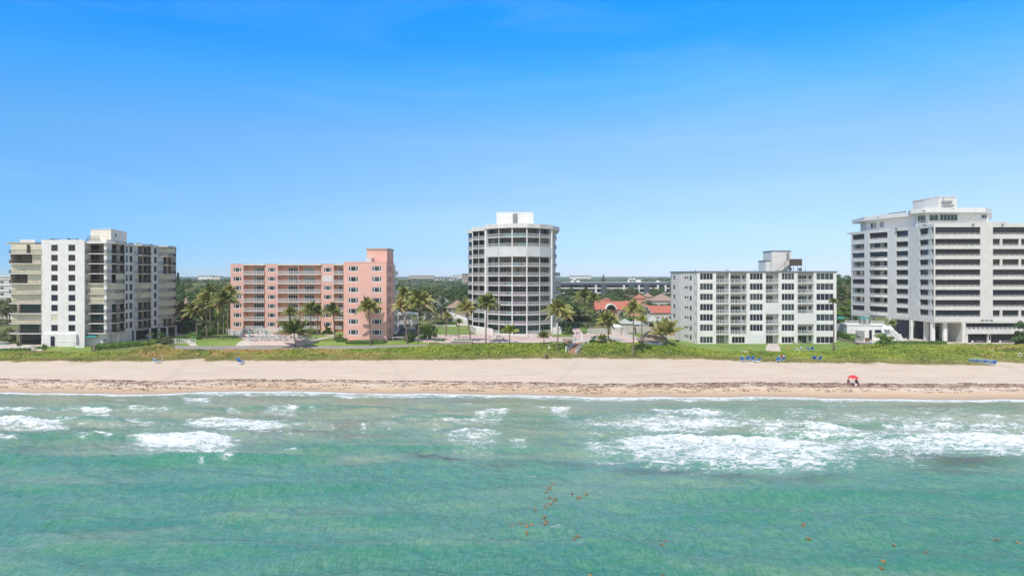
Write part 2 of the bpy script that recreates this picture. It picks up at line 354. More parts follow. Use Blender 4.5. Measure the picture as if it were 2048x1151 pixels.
# ============================================================ TERRAIN, BEACH, SEA
def sstep(t): t = np.clip(t, 0, 1); return t*t*(3-2*t)
_sx = [-400,-98,-70,-60,-45,-20,0,25,60,80,93,400]; _sy = [134,131.5,130.5,132.0,133.2,131.0,128.6,127.2,126.0,124.3,123.6,110]
def shore(x): return np.interp(x, _sx, _sy)+0.6*np.sin(np.asarray(x)*0.13+2)+0.35*np.sin(np.asarray(x)*0.29)+0.2*np.sin(np.asarray(x)*0.71+1)
_tx = [-400,-114,-90,-80,-76,-73,-40,-12,0,20,45,62,82,100,108,111,114,119,400]; _ty = [162,163.5,163.5,165,169.5,164.5,165,166.5,168.5,169.5,168,161.5,160,156.5,156.5,158.5,163,159,159]
def toe(x): return np.interp(x, _tx, _ty)+0.5*np.sin(np.asarray(x)*0.45)+0.35*np.sin(np.asarray(x)*1.1+2)
_cx = [-400,-138,-100,-92,-87,-60,-40,-30,0,14,40,46,56,84,92,98,110,400]; _cz = [3.0,3.0,3.0,4.2,3.7,3.7,3.7,4.1,4.3,4.1,4.1,3.9,2.75,2.75,3.3,3.6,3.6,3.6]
def crest(x): return np.interp(x, _cx, _cz)
_ux = [-400,-97,-91,42,48,90.5,93,400]; _uz = [3.9,3.9,5.1,5.1,3.3,3.3,3.9,3.9]
def upl(x): return np.interp(x, _ux, _uz)
YC, YU = 179.0, 185.0
def gz(x, y):
    """ground height"""
    x = np.asarray(x, float); y = np.asarray(y, float)
    t = y-shore(x); T = toe(x)-shore(x)
    zb = np.interp(t, [-120,-40,-8,0,3,7,9,14,26], [-6,-3,-1.1,0,0.42,1.15,1.35,1.55,2.15])
    zb = np.where(t > 26, 2.15+(t-26)/np.maximum(T-26, 1)*0.25, zb)
    zt = 2.4; s1 = sstep((y-toe(x))/(YC-toe(x))); zd = zt+(crest(x)-zt)*s1
    z = np.where(y > toe(x), zd, np.minimum(zb, 2.4))
    s2 = sstep((y-YC)/(YU-YC)); z = np.where(y > YC, crest(x)+(upl(x)-crest(x))*s2, z)
    far = sstep((y-700)/1800)*7; return z+far
def gzf(x, y): return float(gz(x, y))

def grid(xs, ys):
    Xg, Yg = np.meshgrid(xs, ys); nx, ny = len(xs), len(ys)
    i = np.arange(nx*ny).reshape(ny, nx)
    Q = np.stack([i[:-1,:-1], i[:-1,1:], i[1:,1:], i[1:,:-1]], -1).reshape(-1, 4)
    return Xg.ravel(), Yg.ravel(), Q
def vnoise(x, y, seed=0, octv=4, gain=0.5):
    """value noise in numpy"""
    out = np.zeros_like(x); a = 1.0; tot = 0
    for o in range(octv):
        rs = np.random.default_rng(seed+o*17); T = rs.random((256, 256))
        xi = np.floor(x).astype(int); yi = np.floor(y).astype(int); fx = x-xi; fy = y-yi
        fx = fx*fx*(3-2*fx); fy = fy*fy*(3-2*fy)
        a00 = T[yi % 256, xi % 256]; a10 = T[yi % 256, (xi+1) % 256]; a01 = T[(yi+1) % 256, xi % 256]; a11 = T[(yi+1) % 256, (xi+1) % 256]
        out += a*((a00*(1-fx)+a10*fx)*(1-fy)+(a01*(1-fx)+a11*fx)*fy); tot += a; a *= gain; x = x*2.03+3.1; y = y*2.03+1.7
    return out/tot

def ground_mat():
    s = NT('sand_and_soil'); p = s.geo()
    wet, wrack, soil = s.attr('wet'), s.attr('wrack'), s.attr('soil')
    n1 = s.noise(s.mapv(p, (0.10, 0.5, 0.5)), 1.0, 5, 0.6); n2 = s.noise(p, 3.0, 4, 0.7)
    n5 = s.noise(s.mapv(p, (0.35, 2.2, 1)), 1.0, 4, 0.7)
    dry = s.ramp(n1, [(0.3,(0.61,0.485,0.375)),(0.5,(0.69,0.56,0.44)),(0.7,(0.74,0.615,0.495))])
    dry = s.mix(s.rng(n2, 0.35, 0.75, 0, 0.55), dry, (0.48, 0.39, 0.31))
    n6 = s.noise(s.mapv(p, (1.0, 1.3, 1)), 1.6, 3, 0.8); dry = s.mix(s.rng(n6, 0.60, 0.70, 0, 0.35), dry, (0.42, 0.34, 0.27))
    dry = s.mix(s.rng(n5, 0.55, 0.72, 0, 0.4), dry, (0.48, 0.39, 0.31))
    n7 = s.noise(s.mapv(p, (0.035, 1.5, 1)), 1.0, 4, 0.6); dry = s.mix(s.rng(n7, 0.56, 0.68, 0, 0.4), dry, (0.50, 0.41, 0.34))
    dry = s.mix(s.math('MULTIPLY', s.attr('track'), s.rng(n6, 0.35, 0.6, 0.25, 0.75)), dry, (0.47, 0.38, 0.30))
    wetc = s.ramp(wet, [(0.0,(0.68,0.52,0.37)),(0.5,(0.57,0.41,0.28)),(1.0,(0.40,0.30,0.22))])
    c = s.mix(s.rng(wet, 0.0, 0.25), dry, wetc)
    # sargassum wrack: stringy pieces
    nw = s.noise(s.mapv(p, (0.55, 1.6, 1)), 1.7, 5, 0.75, 0.5)
    nw2 = s.noise(s.mapv(p, (1.0, 2.2, 1)), 3.2, 4, 0.8, 0.6)
    nn = s.math('ADD', s.math('MULTIPLY', nw, 0.6), s.math('MULTIPLY', nw2, 0.4))
    thr = s.math('SUBTRACT', 0.92, s.math('MULTIPLY', wrack, 0.50))
    m = s.rng(nn, s.math('SUBTRACT', thr, 0.035), s.math('ADD', thr, 0.02))
    c = s.mix(m, c, s.mix(s.rng(nw2, 0.4, 0.6), (0.18, 0.095, 0.055), (0.28, 0.155, 0.085)))
    sc = s.ramp(s.noise(p, 0.3, 5, 0.7), [(0.35,(0.10,0.11,0.04)),(0.55,(0.17,0.19,0.06)),(0.7,(0.30,0.26,0.14))])
    c = s.mix(soil, c, sc)
    s.L(c, s.b.inputs['Base Color'])
    s.L(s.rng(wet, 0.7, 1.0, 0.9, 0.35), s.b.inputs['Roughness']); s.b.inputs['Specular IOR Level'].default_value = 0.3
    bh = s.math('ADD', n2, s.math('MULTIPLY', m, 0.8)); s.bump(bh, 0.35, 0.12)
    return s.mat
gx = np.concatenate([[-3500,-2000,-1200,-700,-450,-300,-220], np.arange(-170, 171, 0.6), [220,300,450,700,1200,2000,3500]])
gy = np.concatenate([[70,100,115,118], np.arange(120, 190, 0.45), np.arange(190, 262, 3), [280,320,400,500,650,800,1000,1300,1700,2200,3000,4000]])
x_, y_, Q = grid(gx, gy); z_ = gz(x_, y_)
t_ = y_-shore(x_)
dis = np.abs(x_) < 175
z_ = z_+np.where((t_ > 9) & (y_ < toe(x_)+4) & dis, 0.10*(vnoise(x_*0.5, y_*0.9, 5)-0.5)+0.05*(vnoise(x_*1.8, y_*2.4, 9, 2)-0.5), 0)
wet_ = 1-np.clip(t_/(6.2+1.4*(vnoise(x_*0.08, y_*0+3, 21)-0.5)*2), 0, 1)
# wrack band: a dark line at its top, scattered pieces below it
bx = np.interp(x_, [-100,-40,10,50,93], [9.2,8.4,8.0,9.6,10.2])+2.0*(vnoise(x_*0.045, y_*0+1, 31)-0.5)+0.5*(vnoise(x_*0.3, y_*0+7, 33)-0.5)
ww = np.interp(x_, [-100,-60,-20,20,60,95], [0.62,0.75,0.55,0.8,1.0,1.0])
line = np.exp(-((t_-bx)/0.36)**2)*(0.25+1.0*vnoise(x_*0.12, y_*0+4, 41))
line2 = np.exp(-((t_-bx+1.5+1.2*(vnoise(x_*0.06, y_*0+2, 77)-0.5))/0.28)**2)*vnoise(x_*0.17, y_*0+9, 47)*1.1
band = np.where((t_ < bx) & (t_ > bx-5.2), 0.58+0.36*vnoise(x_*0.2, y_*0.6, 51), 0)*np.clip((t_-(bx-5.2))/2.2, 0, 1)
old = np.exp(-((t_-bx-6.5)/0.35)**2)*0.30*vnoise(x_*0.1, y_*0, 61)
wr_ = np.clip(line*.9+line2*ww*.85+band*np.sqrt(ww)*1.15+old, 0, .86)
soil_ = sstep((y_-toe(x_)-0.3)/1.5)
trk = np.zeros_like(x_)
for t0, k in ((15.5,1),(17.1,1),(22.4,2),(24.0,2),(13.6,3)): trk = np.maximum(trk, np.exp(-((t_-t0-1.6*(vnoise(x_*.02, x_*0, 240+k, 2)-.5))/.22)**2)*np.clip(vnoise(x_*.06, y_*0+t0, 250, 2)*2.2-.5, 0, 1))
for xa, xb in ((-78,-70),(-30,-22),(16,9),(60,66),(62,82),(80,84),(113,104)):
    u_ = np.clip((t_-8)/28, 0, 1); trk = np.maximum(trk, np.exp(-((x_-(xb+(xa-xb)*u_+.8*(vnoise(y_*.2, x_*0+xa, 260, 2)-.5)))/.5)**2)*.7*(t_ > 9))
ground = np_mesh('ground', np.stack([x_, y_, z_], -1), Q, ground_mat(), smooth=True, attrs=dict(wet=wet_, wrack=wr_, soil=soil_, track=trk))
tag(ground, kind='structure')

# ------------------------------------------------------------ sea
def spectrum(N, size, wind_ang, spread, Lp, lmin, seed):
    k = 2*np.pi*np.fft.fftfreq(N, size/N); KX, KY = np.meshgrid(k, k); K = np.hypot(KX, KY); K[0,0] = 1e9
    kp = 2*np.pi/Lp; S = np.exp(-1.25*(kp/K)**2)/K**3.6
    c = np.cos(np.arctan2(KY, KX)-wind_ang); S = S*np.abs(c)**spread*np.exp(-(K*lmin)**2)
    rs = np.random.default_rng(seed); ph = rs.normal(size=(N,N))+1j*rs.normal(size=(N,N))
    h = np.fft.ifft2(ph*np.sqrt(S)).real; return h/h.std()
def sample(h, size, x, y, ang):
    N = h.shape[0]; c, s_ = math.cos(ang), math.sin(ang); u = ((x*c-y*s_)/size*N) % N; v = ((x*s_+y*c)/size*N) % N
    i = np.floor(u).astype(int); j = np.floor(v).astype(int); fu = u-i; fv = v-j; i1 = (i+1) % N; j1 = (j+1) % N; i %= N; j %= N
    return (h[j,i]*(1-fu)+h[j,i1]*fu)*(1-fv)+(h[j1,i]*(1-fu)+h[j1,i1]*fu)*fv
H1 = spectrum(512, 140, R(90), 5, 10.0, 0.55, 3); H2 = spectrum(512, 61, R(22), 2.0, 2.3, 0.09, 8); H3 = spectrum(512, 47, R(-50), 1.5, 1.5, 0.07, 5)
sx = np.concatenate([[-3000,-1500,-700,-400,-250,-180], np.arange(-150, -105, 1.0), np.arange(-105, 105, 0.30), np.arange(105, 151, 1.0), [180,250,400,700,1500,3000]])
sy = np.concatenate([[-3000,-1200,-500,-200,-80,-20,10], np.arange(25, 44, 1.0), np.arange(44, 75, 0.22), np.arange(75, 136, 0.28)])
x_, y_, Q = grid(sx, sy)
# pixel-free description of the surf, in metres: u along the shore, d seaward distance scale
PX = CX+F*x_/np.maximum(y_, 20); PY = HY+F*CH/np.maximum(y_, 20)       # bearing and depression of every point, used as a chart of the bay
wob = vnoise(x_*0.22, y_*0.35, 81, 4)-0.5
lat = vnoise(x_*0.10, y_*0.22, 83, 3)-0.5
def patch(x0, x1, tops, thick, dens, fade=1.0):
    if x1-x0 > 60: x0 -= 12; x1 += 12
    dens = dens*1.08; thick = thick*1.1
    xs = np.linspace(x0, x1, len(tops)); top = np.interp(PX, xs, tops)+wob*5
    u = (PX-x0)/(x1-x0)+0.10*lat; fl_ = min(0.30*(x1-x0), 70.0); e = np.clip(np.minimum(u, 1-u)*(x1-x0)/fl_, 0, 1); v = (PY-top)/thick
    th = np.clip(np.minimum(u, 1-u)*4, 0.15, 1)**0.5
    v = v/th; d = np.where((v > -0.02) & (v < 1.35), np.clip(1-fade*np.clip(v, 0, 2)**1.1, 0, 1)*np.clip((1.35-v)/.6, 0, 1), 0)
    return dens*d*sstep(e)**.7*(v > -0.02)
veil = np.clip(1-np.abs(PY-850)/75, 0, 1)*np.clip(vnoise(x_*0.04, y_*0.10, 211, 3)*1.9-.55, 0, 1)*np.interp(PX, [0,380,700,860,1100,2100], [.75,1.0,.5,.95,1.05,1.0])
foam = veil*1.0; crestb = np.zeros_like(x_)
P_ = [(-60,75,[813,813,816],10,.95,.5),(128,178,[813,814],7,.8,.6),(158,226,[820,821],13,.85,.6),(-80,156,[832,833,841,846],24,.95,.6),
 (240,360,[817,818],9,.6,.6),(185,340,[842,845],18,.5,.5),(352,580,[838,837,839,846],26,.9,.5),(150,235,[875,865,869],8,1.0,.5),(245,488,[869,866,867,875],46,1.0,.6),(215,330,[893,889],20,.55,.6),
 (446,492,[816,817],16,.6,.5),(528,598,[817,814,817],20,.7,.5),(360,424,[795,796],12,.75,.5),(200,362,[794,796],24,.38,.4),(612,638,[817,817],6,.7,.5),
 (395,412,[920,922],8,.8,.5),(560,600,[897,899],6,.7,.5),(425,478,[913,916],10,.6,.4),(945,1020,[832,814,817],22,.75,.5),(870,1018,[840,836,838],14,.65,.4),
 (1090,1150,[815,815],22,.8,.5),(880,1012,[862,858,866],54,.62,.45),(1010,1062,[875,877],22,.6,.4),(806,890,[856,852],22,.42,.4),
 (1290,1465,[815,818,824],16,.9,.6),(1120,1218,[838,838],44,.48,.4),(1250,1455,[838,842],34,.62,.4),(1212,1715,[870,871,874,880,892],64,.92,.4),
 (1140,1330,[886,880],54,.55,.4),(1555,1655,[815,822],24,.55,.5),(1595,1720,[848,849,858],22,.9,.6),(1480,1920,[852,858,862,872],66,.68,.4),
 (1740,2200,[850,848,850],26,.72,.4),(1795,2250,[866,869,873,876],42,1.0,.5),(1395,1510,[906,907],30,1.0,.6),(1660,2250,[884,880,884],30,.82,.4),(1480,1760,[893,897],36,.62,.4),(1290,1740,[926,922,920],30,.36,.3),(1640,1720,[918,922],20,.5,.3),
 (720,735,[849,849],10,.8,.4),(-60,60,[872,874],5,.7,.4),(1690,2060,[828,832],10,.32,.3),(60,300,[826,828],14,.35,.3),(560,800,[812,806],12,.15,.3),
 (1040,1078,[946,948],7,.5,.4),(1040,1110,[806,808],30,.35,.4),(1060,1130,[1052,1054],5,.5,.3)]
for a in P_: foam = np.maximum(foam, patch(a[0], a[1], a[2], a[3], a[4], a[5]))
t_ = y_-shore(x_)       # swash at the waterline and a second thin wash line seaward of it
fr = 0.9*vnoise(x_*0.12, y_*0, 91)+0.25*(vnoise(x_*0.9, y_*0.9, 95)-0.5)
swd = np.interp(x_, [-100,-62,-50,-30,-10,10,30,60,95], [1.8,2.0,5.0,4.4,3.0,2.8,3.6,2.4,2.8])
sw = np.where(t_ > -swd*(0.5+fr), 1.08, 0.0)*np.clip((t_+swd*(0.5+fr))/0.4, 0, 1)*(0.66+0.34*np.clip((t_+1.3)/0.8, 0, 1))*np.clip(vnoise(x_*0.5, y_*1.2, 221, 3)+.62+np.clip(t_+1.2,0,1), 0, 1)
foam = np.maximum(foam, sw)
foam = np.maximum(foam, np.exp(-((t_+3.4+1.6*(vnoise(x_*0.07, y_*0, 97)-0.5))/0.9)**2)*0.42*(vnoise(x_*0.05, y_*0+5, 99) > 0.5))
def blob(cx, cy, rx, ry, a=1.0): return a*np.exp(-(((PX-cx)/rx)**2+((PY-cy-6*wob)/ry)**2)*1.4)
weed = np.zeros_like(x_)
for b in [(600,862,110,10,.75),(690,852,60,8,.6),(720,872,80,7,.45),(855,912,50,6,.95),(905,918,50,6,.95),(820,905,30,4,.6),(1000,932,90,9,.5),(1180,928,160,9,.55),(1320,944,110,12,.9),(1480,955,120,14,.62),
          (1610,955,110,13,.5),(1830,912,90,9,.85),(1920,925,120,11,.9),(2010,920,80,9,.6),(1900,945,140,9,.5),(1860,812,75,5,1.0),(1960,808,40,4,.7),(60,895,120,8,.35),(920,802,70,6,.55),
          (560,833,50,7,.3),(170,802,60,5,.35),(1790,905,60,8,.6),(330,970,80,6,.2),(1480,920,90,6,.5)]: weed = np.maximum(weed, blob(*b))
turb = np.clip(1-(PY-800)/95, 0, 1)*0.9+0.35*np.clip(1-(PY-880)/90, 0, 1)
turb = np.clip(turb*(0.65+0.8*vnoise(x_*0.05, y_*0.12, 111)), 0, 1.1)
# heights
damp = np.clip((-t_)/14, 0.10, 1)*np.where((np.abs(x_) < 151) & (y_ > 24), 1, 0.3)
near = (np.abs(x_) < 152) & (y_ > 24)
gust = 0.45+1.1*vnoise(x_*0.045, y_*0.07, 201, 3)
h = 0.15*sample(H1, 140, x_, y_, 0.05)+(0.050*sample(H2, 61, x_, y_, 0.0)+0.020*sample(H3, 47, x_, y_, 0.0))*gust
# swell crests parallel to the shore, steeper on their seaward-lit backs
def swell(yc, x0, x1, amp, wid, slant=0.0, seed=0):
    c = yc+slant*(x_-0.5*(x0+x1))+2.6*(vnoise(x_*0.035, x_*0, seed)-0.5)+0.8*(vnoise(x_*0.16, x_*0, seed+3)-0.5)
    e = sstep((x_-x0)/14)*sstep((x1-x_)/14); d = (y_-c)/wid; d = np.where(d > 0, d*1.8, d)
    return amp*e*np.exp(-d*d)*(0.6+0.8*vnoise(x_*0.09, x_*0, seed+5))
swl = np.zeros_like(x_)
for a in [(84.5,-95,-18,.62,1.5,-0.02,1),(73,-80,-5,.38,1.6,0.01,2),(71,10,75,.36,1.8,-0.02,3),(97,-75,-45,.55,1.2,0,4),(95.5,25,95,.60,1.3,-0.05,5),(83,10,70,.34,1.6,0.0,6),(63,-60,0,.30,1.6,0,7),
          (64,5,60,.30,1.7,0,8),(57,-45,20,.28,1.5,0,9),(109,-30,20,.34,1.1,0,10),(107,-110,-40,.34,1.1,0,11),(104,20,90,.36,1.1,-.02,12),(117,-100,-10,.25,1.0,0,13),(118,15,100,.25,1.0,-.03,14),
          (54,10,70,.25,1.5,0,15),(90,-40,10,.32,1.4,-.03,16)]: swl = swl+swell(*a)
h = h+swl
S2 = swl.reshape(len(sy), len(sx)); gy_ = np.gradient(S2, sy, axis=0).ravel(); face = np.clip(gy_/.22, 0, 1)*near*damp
h = h*damp*near+np.clip(foam, 0, 1)*0.07*vnoise(x_*1.7, y_*1.7, 121, 3)*near
h = h+np.where(t_ > -3, (t_+3)/3*0.05, 0)
z_ = np.where(t_ > 0, 0.05+0*t_, h)
depthf = np.clip((PY-925)/190, 0, 1)*np.interp(PX, [0,900,1300,2048], [.35,.6,1.0,.9])*(.6+.8*vnoise(x_*0.05, y_*0.14, 231, 3))

def sea_mat():
    s = NT('sea_water'); p = s.geo(); foam, weed, turb = s.attr('foam'), s.attr('weed'), s.attr('turb')
    n1 = s.noise(s.mapv(p, (0.03, 0.11, 1)), 1.0, 4, 0.55, 0.4); n2 = s.noise(s.mapv(p, (0.25, 0.7, 1)), 1.0, 5, 0.65, 0.3)
    nv = s.math('ADD', s.math('MULTIPLY', n1, 0.85), s.math('MULTIPLY', n2, 0.15))
    deep = s.ramp(nv, [(0.34,(0.090,0.252,0.178)),(0.46,(0.112,0.272,0.196)),(0.56,(0.145,0.295,0.220)),(0.70,(0.175,0.315,0.24))])
    shal = s.ramp(nv, [(0.36,(0.18,0.26,0.165)),(0.5,(0.27,0.31,0.195)),(0.62,(0.34,0.345,0.22)),(0.72,(0.37,0.345,0.22))])
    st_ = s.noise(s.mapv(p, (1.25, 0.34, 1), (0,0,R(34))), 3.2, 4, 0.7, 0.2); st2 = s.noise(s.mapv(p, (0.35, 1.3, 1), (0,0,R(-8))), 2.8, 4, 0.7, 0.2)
    sk = s.math('ADD', s.math('MULTIPLY', st_, 0.55), s.math('MULTIPLY', st2, 0.45))  # ripple streaks: pale sky glints painted into the water colours below
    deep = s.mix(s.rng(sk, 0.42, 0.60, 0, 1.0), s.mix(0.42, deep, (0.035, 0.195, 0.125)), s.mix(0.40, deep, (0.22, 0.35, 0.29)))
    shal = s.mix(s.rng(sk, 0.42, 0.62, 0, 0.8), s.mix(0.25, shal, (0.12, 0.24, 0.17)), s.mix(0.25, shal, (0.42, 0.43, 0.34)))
    deep = s.mix(s.math('MULTIPLY', s.attr('depthf'), 0.55), deep, s.mix(s.rng(sk, 0.42, 0.60), (0.012, 0.165, 0.098), (0.075, 0.235, 0.175)))
    c = s.mix(s.rng(s.math('ADD', turb, s.math('MULTIPLY', s.math('SUBTRACT', nv, 0.5), 1.4)), 0.05, 0.9), deep, shal)
    c = s.mix(s.math('MULTIPLY', s.attr('face'), s.rng(sk, 0.35, 0.62, 0.85, 0.30)), c, (0.035, 0.205, 0.140))  # light passing through steep wave faces, painted as deeper green
    wn = s.noise(s.mapv(p, (0.28, 0.9, 1)), 1.2, 5, 0.75, 0.8)
    wm = s.rng(s.math('ADD', weed, s.math('MULTIPLY', s.math('SUBTRACT', wn, 0.5), 1.1)), 0.12, 0.85, 0, 0.9)
    c = s.mix(wm, c, s.mix(turb, (0.085, 0.115, 0.10), (0.20, 0.15, 0.115)))
    # lacy foam
    pd = s.n('Mix'); pd.data_type = 'VECTOR'; pd.inputs[0].default_value = 1
    wn2 = s.n('TexNoise'); wn2.inputs['Scale'].default_value = 0.9; wn2.inputs['Detail'].default_value = 3; s.L(p, wn2.inputs['Vector'])
    vm = s.n('VectorMath'); vm.operation = 'MULTIPLY_ADD'; vm.inputs[1].default_value = (1.6, 1.6, 0); s.L(wn2.outputs['Color'], vm.inputs[0])
    flat = s.mapv(p, (0.62, 1.0, 0)); s.L(flat, vm.inputs[2])
    def web(scale, w_):
        v = s.n('TexVoronoi'); v.feature = 'DISTANCE_TO_EDGE'; v.inputs['Scale'].default_value = scale; s.L(vm.outputs[0], v.inputs['Vector'])
        return s.rng(v.outputs['Distance'], 0.0, w_, 1, 0)
    w1 = web(0.75, 0.22); w2 = web(1.9, 0.28)
    fn = s.noise(s.mapv(p, (0.6, 2.1, 1), (0,0,R(6))), 2.0, 7, 0.8, 0.5); fn0 = s.noise(s.mapv(p, (0.3, 0.65, 1)), 1.0, 4, 0.6, 0.5)
    lace = s.math('ADD', s.math('MULTIPLY', s.math('MAXIMUM', w1, s.math('MULTIPLY', w2, 0.9)), 0.26), s.math('ADD', s.math('MULTIPLY', s.rng(fn, 0.25, 0.75), 0.44), s.math('MULTIPLY', s.rng(fn0, 0.25, 0.75), 0.36)))
    thr = s.math('SUBTRACT', 0.90, s.math('MULTIPLY', s.rng(foam, 0, 1.1, 0, 1.0), 0.50))
    fm = s.rng(lace, s.math('SUBTRACT', thr, 0.07), s.math('ADD', thr, 0.09)); fm = s.math('MULTIPLY', fm, s.rng(foam, 0.02, 0.15))
    # milky, aerated water around foam
    c = s.mix(s.rng(foam, 0.1, 1.0, 0, 0.35), c, (0.36, 0.52, 0.45))
    c = s.mix(fm, c, s.mix(s.rng(s.noise(s.mapv(p, (0.8, 2.2, 1)), 1.3, 5, 0.7), 0.35, 0.62), (0.58, 0.64, 0.64), (0.84, 0.84, 0.84))); s.L(c, s.b.inputs['Base Color'])
    s.L(s.rng(fm, 0, 1, 0.20, 0.85), s.b.inputs['Roughness']); s.b.inputs['IOR'].default_value = 1.33
    b1 = s.noise(s.mapv(p, (2.4, 0.8, 1), (0,0,R(24))), 1.6, 3, 0.55, 0.0); b2 = s.noise(s.mapv(p, (0.7, 1.9, 1), (0,0,R(-15))), 1.1, 4, 0.55, 0.0)
    hh = s.math('ADD', s.math('ADD', b1, s.math('MULTIPLY', b2, 0.8)), s.math('MULTIPLY', fm, 0.5)); s.bump(hh, 0.46, 0.25)
    return s.mat
sea_attr = dict(foam=foam, weed=weed, turb=turb, depthf=depthf, face=face)
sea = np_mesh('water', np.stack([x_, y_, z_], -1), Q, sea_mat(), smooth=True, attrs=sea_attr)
tag(sea, kind='structure')
SEAH = (x_, y_, z_)

# ------------------------------------------------------------ air
def haze_box():
    m = MB(); m.box(-3600, 3600, -3100, 4100, -12, 50); nt_ = NT('air_haze'); nt_.t.nodes.remove(nt_.b); v = nt_.n('VolumePrincipled'); v.inputs['Color'].default_value = (0.97, 0.98, 1.0, 1); v.inputs['Density'].default_value = 0.00013; v.inputs['Anisotropy'].default_value = -0.25
    nt_.L(v.outputs[0], nt_.out.inputs['Volume']); o = m.build('haze', nt_.mat); tag(o, 'thin pale sea haze over the whole coast', 'haze', kind='stuff')
haze_box()
# ============================================================ BUILDING KIT
class Fr:
    """a facade plane from plan point A to B (left to right as seen from the sea); u along it, w outwards, z up"""
    def __init__(s, A, B, world=False):
        s.A = Vector(A) if world else Vector((X(*A), A[1])); s.B = Vector(B) if world else Vector((X(*B), B[1]))
        s.d = (s.B-s.A); s.L = s.d.length; s.d.normalize(); s.n = Vector((s.d.y, -s.d.x))
    def P(s, u, w, z): q = s.A+s.d*u+s.n*w; return (q.x, q.y, z)
    def u(s, px):
        k = (px-CX)/F   # x = k*y on the bearing px
        return (k*s.A.y-s.A.x)/(s.d.x-k*s.d.y)
    def box(s, mb, u0, u1, w0, w1, z0, z1, m=0):
        mb.box8([s.P(u0,w1,z0), s.P(u1,w1,z0), s.P(u1,w0,z0), s.P(u0,w0,z0), s.P(u0,w1,z1), s.P(u1,w1,z1), s.P(u1,w0,z1), s.P(u0,w0,z1)], m)
def wall_holes(mb, fr, u0, u1, z0, z1, cols, rows, t=0.3, w=0.0, m=0):
    """wall of thickness t with real openings: full-height piers, spandrels between them"""
    c = u0
    for a, b in cols:
        if a > c+1e-3: fr.box(mb, c, a, w-t, w, z0, z1, m)
        zz = z0
        for za, zb in sorted(rows):
            if za > zz+1e-3: fr.box(mb, a, b, w-t, w, zz, za, m)
            zz = zb
        if z1 > zz+1e-3: fr.box(mb, a, b, w-t, w, zz, z1, m)
        c = b
    if u1 > c+1e-3: fr.box(mb, c, u1, w-t, w, z0, z1, m)
def window(parent, fr, u0, u1, z0, z1, panes=1, glass=None, frame=None, w=-0.16, fw=0.07, name='window', fr_part=True, horiz=None, label=None):
    g = MB(); fr.box(g, u0, u1, w-0.06, w, z0, z1); o = g.build(name, glass or M['glass'], parent, label=label)
    if not fr_part: return o
    f = MB(); w0, w1 = w+0.005, w+0.085
    fr.box(f, u0, u1, w0, w1, z1-fw, z1); fr.box(f, u0, u1, w0, w1, z0, z0+fw)
    fr.box(f, u0, u0+fw, w0, w1, z0+fw, z1-fw); fr.box(f, u1-fw, u1, w0, w1, z0+fw, z1-fw)
    cuts = panes if isinstance(panes, (list, tuple)) else [i/panes for i in range(1, panes)]
    for c in cuts:
        uc = u0+(u1-u0)*c; fr.box(f, uc-fw*0.45, uc+fw*0.45, w0, w1-0.01, z0+fw, z1-fw)
    if horiz: fr.box(f, u0+fw, u1-fw, w0, w1-0.02, z0+(z1-z0)*horiz-fw*0.4, z0+(z1-z0)*horiz+fw*0.4)
    fo = f.build('frame', frame or M['trimwhite'], None)
    fo.parent = o; me = fo.data; off = PO[o.name] if o.name in PO else Vector((0,0,0))
    me.transform(Matrix.Translation(-off)); return o
def sub(mb, name, mat, parent):
    """a sub-part, given in world coordinates, under a part"""
    o = mb.build(name, mat, None); o.parent = parent; o.data.transform(Matrix.Translation(-PO[parent.name])); return o
def rail(mb, pts, z, h=1.0, sp=0.24, pw=0.07, rw=0.09, post=1.6, bottom=True):
    """balustrade along plan points (world xy)"""
    for a, b in zip(pts[:-1], pts[1:]):
        fr = Fr(a, b, True)
        if fr.L < 0.05: continue
        fr.box(mb, 0, fr.L, -rw/2, rw/2, z+h-rw, z+h)
        if bottom: fr.box(mb, 0, fr.L, -rw/2, rw/2, z+0.08, z+0.08+rw*0.7)
        n = max(1, int(fr.L/sp))
        for i in range(n+1):
            u = min(max(fr.L*i/n, pw/2), fr.L-pw/2); fr.box(mb, u-pw/2, u+pw/2, -pw/2+0.005, pw/2-0.005, z, z+h-rw)
def balcony(parent, outer, back, z, th=0.22, mat=None, rmat=None, rh=1.0, sp=0.28, pw=0.05, rail_inset=0.08, edge=None, railing=True, name='balcony'):
    """outer/back: world xy polylines left to right"""
    mb = MB(); mb.prism(list(outer)+list(back)[::-1], z-th, z); o = mb.build(name, mat or M['slab'], parent)
    if railing:
        r = MB(); c = Vector((sum(p[0] for p in back)/len(back), sum(p[1] for p in back)/len(back)))
        pts = [tuple(Vector(p)+(c-Vector(p)).normalized()*rail_inset) for p in outer]
        rail(r, pts, z, rh, sp, pw); sub(r, 'railing', rmat or M['trimwhite'], o)
    return o
def W(px, D): return (X(px, D), D)
def shutter_run(parent, pts, z0, z1, mat, t=0.12, name='storm_shutter', fold=0.20, sag=False):
    """folded accordion shutter along plan points"""
    mb = MB()
    for a, b in zip(pts[:-1], pts[1:]):
        fr = Fr(a, b, True); n = max(2, int(fr.L/fold))
        P = []
        for i in range(n+1):
            P.append((fr.L*i/n, 0.05*(1 if i % 2 else -1)))
        for i in range(n):
            u0, w0 = P[i]; u1, w1 = P[i+1]
            mb.box8([fr.P(u0,w0,z0), fr.P(u1,w1,z0), fr.P(u1,w1-t,z0), fr.P(u0,w0-t,z0), fr.P(u0,w0,z1), fr.P(u1,w1,z1), fr.P(u1,w1-t,z1), fr.P(u0,w0-t,z1)])
    return mb.build(name, mat, parent)
rg = random.Random(5)
def rglass(bias=0.5):
    return rg.choice([M['glass'], M['glass_grey'], M['glass'], M['glass_curtain'], M['glass_curtain2']] if rg.random() < bias else [M['glass'], M['glass_blue']])
